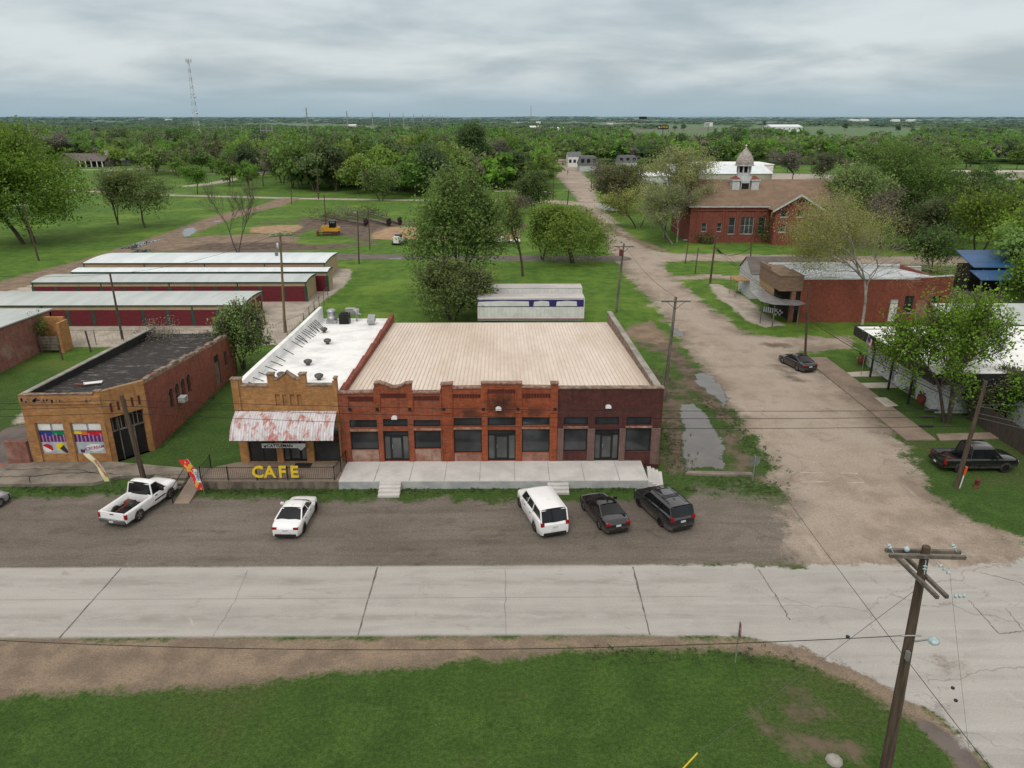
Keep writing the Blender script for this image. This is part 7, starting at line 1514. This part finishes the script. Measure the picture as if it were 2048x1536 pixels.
_,PT['p12']=pole('leaning pole with white crossarms beneath the big left tree',78,522,(45,407),'arm','wood_pole',arm_rot=-15)
T,PT['p13']=pole('brown pole with small lamp behind the farthest storage row',718,528,(715,422),'plain',r0=.13,r1=.09); mb=MB(); mb.box(-.15,-.45,PT['p13'][2]-.25,.15,-.1,PT['p13'][2]-.1); mb.build('lamp_head',X['alu'],T)
_,PT['p14']=pole('thin pole right of the bulldozer before the clay pad',740,500,(736,410),'plain',r0=.1,r1=.07)
_,PT['p15']=pole('thin dark pole behind the bulldozer',652,448,(648,390),'plain',r0=.13,r1=.1)
_,PT['p16']=pole('pole with crossarm rising behind the round bright tree',1172,462,(1173,418),'arm')
_,PT['p17']=pole('pole with crossarm left of the side street beyond the round tree',1131,438,(1138,380),'arm')
_,PT['p18']=pole('pole with crossarm at the field corner, third along the side street',1106,400,(1107,344),'arm')
_,PT['p19']=pole('pole with high crossarms where the side street narrows',1084,372,(1085,316),'armv')
_,PT['p20']=pole('dark street pole with lamp right of the far junction',1183,378,(1184,332),'plain',r0=.14,r1=.1)
_,PT['p21']=pole('thin pole beside the far dirt track',500,395,(496,338),'plain',r0=.14,r1=.1)
_,PT['p22']=pole('thin pole by the bend of the dirt track',583,408,(582,372),'plain',r0=.12,r1=.1)
_,PT['p23']=pole('dark pole at the edge of the dark woods left',637,398,(634,330),'plain',r0=.2,r1=.14)
_,PT['p24']=pole('distant pole at the edge of the field by the dumpsters',1024,372,(1024,356),'plain',r0=.12,r1=.1)
_,PT['p25']=pole('pole on the lawn below the ranch house',252,345,(252,310),'plain',r0=.14,r1=.1)
# foreground pole with double crossarms and street lamp
bx,by=14.1,20.9; top=F(1853,1093,by)[1]
T=thing('utility_pole','big foreground pole with double crossarms, white insulators and street lamp','utility pole',(bx,by,0)); tx=F(1853,1093,by)[0]-bx
mb=MB(); mb.tube([(tx*i/8,0,top*i/8) for i in range(9)],[.22-.09*i/8 for i in range(9)],14); mb.build('post',X['wood_pole'],T)
def armpair(z,deg,L_,dy=.16):
    for s in (-1,1):
        mb=MB(); mb.M=Matrix.Translation((tx*z/top,0,z))@Matrix.Rotation(R(deg),4,'Z'); mb.box(-L_,s*dy-.055,-.06,L_,s*dy+.055,.06); mb.build('crossarm',X['wood_grey'],T)
armpair(top-.28,-3,1.22); armpair(top-1.15,-86,1.15)
def strain(p,q,n=3):
    mb=MB(); p=Vector(p);q=Vector(q); mb.tube([p,q],.012,4)
    for i in range(n):
        c=p.lerp(q,.45+i*.2); d=(q-p).normalized()*.035; mb.tube([c-d,c-d*.2,c+d*.2,c+d],[.03,.075,.075,.03],8)
    mb.build('strain_insulator',X['insul'],T)
zt=top-.28
for u,dx_,dy_ in ((-1.05,-.35,.55),(1.05,-.3,.5)): strain((tx+u,0,zt+.06),(tx+u+dx_*.6,dy_*.3,zt+.38),2)
mb=MB(); mb.lathe((tx-.6,.05,zt+.06),[(.04,0),(.09,.05),(.09,.14),(.03,.18)],9); mb.build('pin_insulator',X['insul'],T)
strain((tx+.15,-.15,zt-.05),(tx+.75,-.4,zt-.55)); strain((tx+.25,-1.1,top-1.15),(tx+.95,-1.05,top-1.15)); strain((tx-.05,-.2,zt-.1),(tx-.2,-.5,zt-.45),2)
mb=MB(); zl=F(1830,1285,by)[1]; mb.tube([(tx*.8,0,zl),(tx*.8+.35,-.2,zl+.25),(tx*.8+.55,-.3,zl+.38)],.03,6); mb.build('lamp_bracket',X['alu'],T)
mb=MB(); mb.M=Matrix.Translation((tx*.8+.55,-.3,zl+.36))@Matrix.Rotation(R(-30),4,'Z'); mb.add([], []); mb.lathe((.12,0,-.02),[(.05,-.12),(.15,-.06),(.19,0),(.15,.08),(.05,.13)],12); mb.build('street_lamp',X['insul'],T)
mb=MB(); mb.box(tx*.8-.12,-.35,zl-.5,tx*.8-.02,-.2,zl-.15).tube([(tx*.8-.4,-.2,zl+.45),(tx*.8+.3,-.2,zl+.45)],.03,5); mb.build('bracket',X['alu'],T)
# wires, each span a thing
def wire(lb,p,q,sag=.5,r=.018,m='wire',group=None,nm='overhead_wire',n=24):
    p=Vector(p);q=Vector(q); T=MB(); pts=[]
    for i in range(n+1):
        s=i/n; w_=p.lerp(q,s); w_.z-=sag*4*s*(1-s); pts.append(w_)
    T.tube(pts,r,5); o=T.build(nm,X[m]); return tag(o,lb,'wire',group)
def on(px,py,D): x,z=F(px,py,D); return (x,D,z)
A=[(243,800),(243,812),(243,826)]; B_=[(1945,820),(1938,833),(1935,852)]; C_=[(0,812),(0,828),(0,837)]
nmz=('highest','middle','lowest')
for i in range(3):
    pa=on(*A[i],46.3); pb=on(*B_[i],45.1)
    wire(nmz[i]+' of the three long black wires crossing before the storefronts',pa,pb,(.35,.45,.55)[i],.017,'wire','three wires along the storefronts')
    wire(nmz[i]+' of the three wires left of the leaning pole by the pickup',pa,(-70,46.3,pa[2]+.3-.0),.5,.017,'wire','three wires left of the leaning pole')
    if True:
        a_=Vector(pb); d=(Vector(pa)-Vector(pb)).normalized(); mb=MB(); p0=a_+d*2.2+Vector((0,0,-.05)); mb.tube([p0,p0+d*.12,p0+d*.9,p0+d*1.0],[.03,.1,.1,.03],8); o=mb.build('cable_splice',X['wire']); tag(o,nmz[i]+' of the three thick black cable splices left of the marked pole','splice','cable splices by the marked pole')
pr=PT['r']
for i,(q,dz_) in enumerate((((60,30,5.5),-.3),((60,27,5.0),-.8),((60,24,4.6),-1.1),((75,47,6.6),-.2))): wire(('top','second','third','right going')[i]+' wire running from the marked pole off the right edge',(pr[0],pr[1],6.3+dz_),q,.4,.015,'wire_grey','wires leaving the marked pole to the right')
for i,dz_ in enumerate((0,-.35,-.8)): wire(('upper','middle','lower')[i]+' wire between the marked pole and the slim pole on the side street',(pr[0],pr[1],6.2+dz_*.6),(PT['p4'][0],PT['p4'][1],4.9+dz_*.5),.5,.03 if i==2 else .016,'wire','wires along the right verge')
for i,dz_ in enumerate((0,-.4)): wire(('upper','lower')[i]+' wire between the slim pole and the porch corner pole',(PT['p4'][0],PT['p4'][1],4.9+dz_*.5),(PT['p8'][0],PT['p8'][1],PT['p8'][2]-1.6+dz_),.5,.02,'wire','wires before the porch shop')
wire('sagging service cable between the corner pole and the cottage pole',(PT['p8'][0],PT['p8'][1],PT['p8'][2]-2.2),(PT['p11'][0],PT['p11'][1],PT['p11'][2]-1.9),1.0,.035)
mb=MB(); p=Vector((PT['p8'][0]+.2,PT['p8'][1]-.2,PT['p8'][2]-2.0)); mb.tube([p,p+Vector((.3,-.3,-.25)),p+Vector((.7,-.7,-.6))],[.05,.16,.05],8); tag(mb.build('cable_splice',X['wire']),'thick black cable bundle hanging from the porch corner pole','splice')
wire('long single wire slanting across the street towards the bottom right',on(1545,958,46.),on(2060,1640,17.),.15,.014)
wire('sagging twisted cable from the left edge to the foreground pole',(-25.5,27.5,2.6) if 0 else on(-40,1279,24.),(bx+tx*.8,by,zl+.3),.55,.014)
wire('white guy wire running from the foreground pole to the lawn',(bx+tx*.9,by,top-1.6),(*G(1395,1506,.9),.9) ,.0,.009,'wire_grey',None,'guy_wire')
g0=Vector((*G(1395,1506,.9),.9)); g1=Vector((*G(1345,1560),0)); o=MB().tube([g0,g1],.035,6).build('guy_guard',X['yellow']); tag(o,'yellow plastic guard on the guy wire in the front lawn','guard')
for i,(a,b) in enumerate((((1905,1378),(1905,1385)),((1911,1403),(1911,1408)),((1695,1276),(1698,1280)))):
    D=by-1.5-.5*i; p=Vector(on(*a,D)); o=MB(); o.lathe((p.x,p.y,p.z),[(.02,0),(.06,.02),(.06,.07),(.02,.09)],8); tag(o.build('wire_marker',X['char']),('small black ring insulator on the drop wire, upper of the two','small black ring insulator on the drop wire, lower of the two','small black ring insulator left of the foreground pole')[i],'insulator')
wire('thin drop wire hanging from the foreground pole to the bottom edge',(bx+tx+.7,by-.4,zt-.5),on(1945,1560,18.5),.05,.005,'wire_grey')
wire('wire across the storage roofs from the pale pole to the thin dark pole',PT['p6'],PT['p7'],.8,.015); wire('wire from the thin dark pole towards the left edge',PT['p7'],(-80,95,6),.8,.015)
for a,b,l in (('p2','p3','wire between the tall grey pole and the red boxed pole'),('p3','p16','wire from the red boxed pole along the side street'),('p16','p17','wire between the two crossarm poles beyond the round tree'),('p17','p18','wire over the street verge near the far junction'),('p18','p19','wire between the last two poles of the side street')): wire(l,PT[a],PT[b],.7,.014)
# signs, hydrant, kerb rubble
x,y=G(1470,1326); T=thing('stop_sign','red stop sign seen edge on at the corner of the lawn','sign',(x,y,0)); hgt=F(1470,1243,y)[1]; mb=MB(); mb.box(-.025,-.025,0,.025,.025,hgt); mb.build('post',X['alu'],T); mb=MB(); mb.frame(0,0,0,80); o8=[(.38*math.cos(R(22.5+45*k)),hgt-.42+.38*math.sin(R(22.5+45*k))) for k in range(8)]; mb.wall(o8,-.045,-.03); pl=mb.build('plate',X['red'],T); text(T,'STOP',.26,(.02,-.045,hgt-.52),(R(90),0,R(80)),X['white'],off=False,ext=.002)
x,y=G(1505,965); T=thing('stop_sign','grey back of a stop sign standing by the big puddle','sign',(x,y,0)); hgt=F(1507,913,y)[1]; mb=MB(); mb.box(-.03,-.0,0,.03,.05,hgt); mb.build('post',X['alu'],T); mb=MB(); mb.wall([(.38*math.cos(R(22.5+45*k)),hgt-.38+.38*math.sin(R(22.5+45*k))) for k in range(8)],.055,.07); mb.build('plate',sm('grey sign back',(.17,.17,.165),(.13,.13,.13),3,.6),T)
x,y=G(1952,975); T=thing('fire_hydrant','faded red fire hydrant on the grass by the marked pole','hydrant',(x,y,0)); mb=MB(); mb.lathe((0,0,0),[(.17,0),(.17,.05),(.12,.07),(.12,.5),(.16,.52),(.16,.56),(.12,.62),(.05,.72),(.03,.78)],12); mb.build('barrel',X['hyd'],T)
for s in (-1,1): mb=MB(); mb.tube([(s*.1,0,.42),(s*.2,0,.42)],.06,8); mb.build('nozzle',X['hyd'],T)
mb=MB(); mb.tube([(0,-.1,.38),(0,-.2,.38)],.08,8); mb.build('nozzle',X['hyd'],T)
a=G(1370,950); b=G(1505,952); mb=MB(); mb.prism([(a[0],a[1]),(a[0]+2.2,a[1]-.25),(b[0],b[1]-.1),(b[0],b[1]+.3),(a[0]+2.5,a[1]+.3),(a[0]+.3,a[1]+.35)],0,.16); tag(mb.build('kerb_rubble',X['conc_old']),'broken concrete kerb piece beside the big puddle','kerb')
x,y=G(1668,1522); mb=MB(); mb.lathe((x,y,0),[(.34,0),(.33,.08),(.2,.16),(.05,.18)],9); tag(mb.build('stone_block',X['conc']),'pale stone lying in the front lawn near the bottom edge','stone')
for (px,pb),lb in (((1251,452),'small white sign on the verge left of the school'),((1430,478),'small blue green sign on a post before the school')):
    x,y=G(px,pb); T=thing('road_sign',lb,'sign',(x,y,0)); mb=MB(); mb.box(-.04,0,0,.04,.05,2.6); mb.build('post',X['alu'],T); mb=MB(); mb.box(-.35,-.04,1.9,.35,-.01,2.6); mb.build('plate',X['white'] if px<1300 else X['insul'],T)
# chain link fence with posts around the storage yard
def chain(lb,pts,h=1.7):
    T=thing('chain_link_fence',lb,'fence',(pts[0][0],pts[0][1],0)); pm=MB(); rl=MB()
    for (ax,ay),(bx_,by_) in zip(pts[:-1],pts[1:]):
        L_=math.hypot(bx_-ax,by_-ay); n=max(1,round(L_/3)); 
        for i in range(n+1): s=i/n; pm.tube([(ax+(bx_-ax)*s,ay+(by_-ay)*s,0),(ax+(bx_-ax)*s,ay+(by_-ay)*s,h)],.04,5)
        rl.tube([(ax,ay,h),(bx_,by_,h)],.022,4)
        k=int(L_/.5)
        for i in range(k): s=i/k; s2=(i+1)/k; u=lambda q,z:(ax+(bx_-ax)*q,ay+(by_-ay)*q,z); rl.tube([u(s,.05),u(s2,h)],.006,3,0,False).tube([u(s,h),u(s2,.05)],.006,3,0,False)
    rl.build('wire_mesh',X['wire_grey'],T); build_each(pm,'fence_post',X['alu_dark'],T); 
    for c in T.children: c.location=-Vector(T.location)
chain('chain link fence along the front of the storage yard',[(-52,79.5),(-30,79.5)]); chain('chain link gate and fence at the right end of the storage rows',[(-26.5,79.5),(-24.2,86),(-24.4,92),(-24.6,100.5)],1.9)
x,y=G(1507*0+530,650); o=MB().lathe((x,y,0),[(.1,0),(.1,1.1),(.02,1.15)],8).build('bollard',X['red_door']); tag(o,'short maroon bollard post at the end of the nearest storage row','bollard')
for (px,pb,pt),lb in (((182,704,662),'rusty leaning post with a frayed top in the left grass'),((126,720,690),'dark short post in the grass left of the tar roof')):
    x,y,h=gh(px,pb,pt); o=MB().tube([(x,y,0),(x-.15,y,h)],.09,6).build('wooden_post',X['wood_pole']); tag(o,lb,'post')
# lattice radio tower
def lattice(lb,px,D,topy,wb,wt,nm='radio_tower',nsec=22,dishes=((0.60,.9),(.42,.9))):
    x,z=F(px,300,D); H_=F(px,topy,D)[1]; T=thing(nm,lb,'tower',(x,D,0)); mb=MB(); c3=[(math.cos(R(90+120*k)),math.sin(R(90+120*k))) for k in range(3)]
    wd=lambda s: wb*(1-s)**1.15+wt*(1-(1-s)**1.15)
    for k in range(nsec):
        s0,s1=k/nsec,(k+1)/nsec
        for i in range(3):
            p=[(c3[j%3][0]*wd(s)/1.7,c3[j%3][1]*wd(s)/1.7,H_*s) for j,s in ((i,s0),(i,s1),(i+1,s0),(i+1,s1))]
            mb.tube([p[0],p[1]],.10,4,k%2,False).tube([p[0],p[3]],.05,3,k%2,False).tube([p[1],p[3]],.045,3,k%2,False).tube([p[2],p[1]],.05,3,k%2,False)
    mb.build('lattice',[X['white'],X['alu']],T)
    for i in range(6):
        a=i*R(60); mb=MB(); r_=1.9; mb.box(r_*math.cos(a)-.2,r_*math.sin(a)-.2,H_-1.3,r_*math.cos(a)+.2,r_*math.sin(a)+.2,H_+1.2); mb.tube([(0,0,H_-.3),(r_*math.cos(a),r_*math.sin(a),H_)],.08,4); mb.build('antenna',X['white2'],T)
    for s,r_ in dishes: mb=MB(); mb.lathe((1.6,-1.2,H_*s),[(.2,-.5),(1.2,-.3),(1.3,.3),(.3,.6)],12); mb.build('dish',X['white'],T)
lattice('tall white lattice radio tower with dishes rising from the left woods',401,600,121,6.0,1.2)
def mono(lb,px,D,topy,r=.55,arms=True,group=None,m='alu'):
    x,z=F(px,topy,D); T=thing('transmission_pole',lb,'pylon',(x,D,0),0,group); mb=MB(); mb.tube([(0,0,0),(0,0,z)],[r,r*.55],8); mb.build('shaft',X[m],T)
    if arms:
        mb=MB()
        for k,u in enumerate((-1,1,-1)): mb.tube([(0,0,z-2-2.5*k),(u*2.4,0,z-1.6-2.5*k)],[.2,.1],4)
        build_each(mb,'crossarm',X[m],T)
for i,(px,ty,D) in enumerate(((612,215,620),(693,222,900),(744,225,1200),(779,226,1450),(806,227,1700),(827,228,1950),(845,229,2250),(859,229.5,2600),(872,230,2950),(885,230.5,3400),(896,230.5,3900))):
    mono(('nearest tall steel transmission pole of the line on the horizon','second steel transmission pole from the left, shorter than the nearest','third steel transmission pole of the receding line','fourth steel transmission pole of the receding line')[i] if i<4 else 'small steel transmission pole far down the receding line',px,D,ty,.6+D/4000,i<4,None if i<4 else 'far transmission poles')
mono('thin communications mast on the horizon above the side street',1062,2600,211,1.4,False); mono('short white substation pole right of the lattice tower',450,700,246,.5,False); mono('leaning pale substation pole left of the switch frame',482,690,248,.5,False)
x,_=F(533,262,680); T=thing('substation_frame','grey steel switch frame standing in the far left woods','substation',(x,680,0)); mb=MB()
for u in (-5,0,5): mb.box(u-.25,-.25,0,u+.25,.25,17)
mb.box(-6,-.2,12,6,.2,12.5).box(-6,-.2,8.5,6,.2,9); mb.build('frame',X['alu'],T)
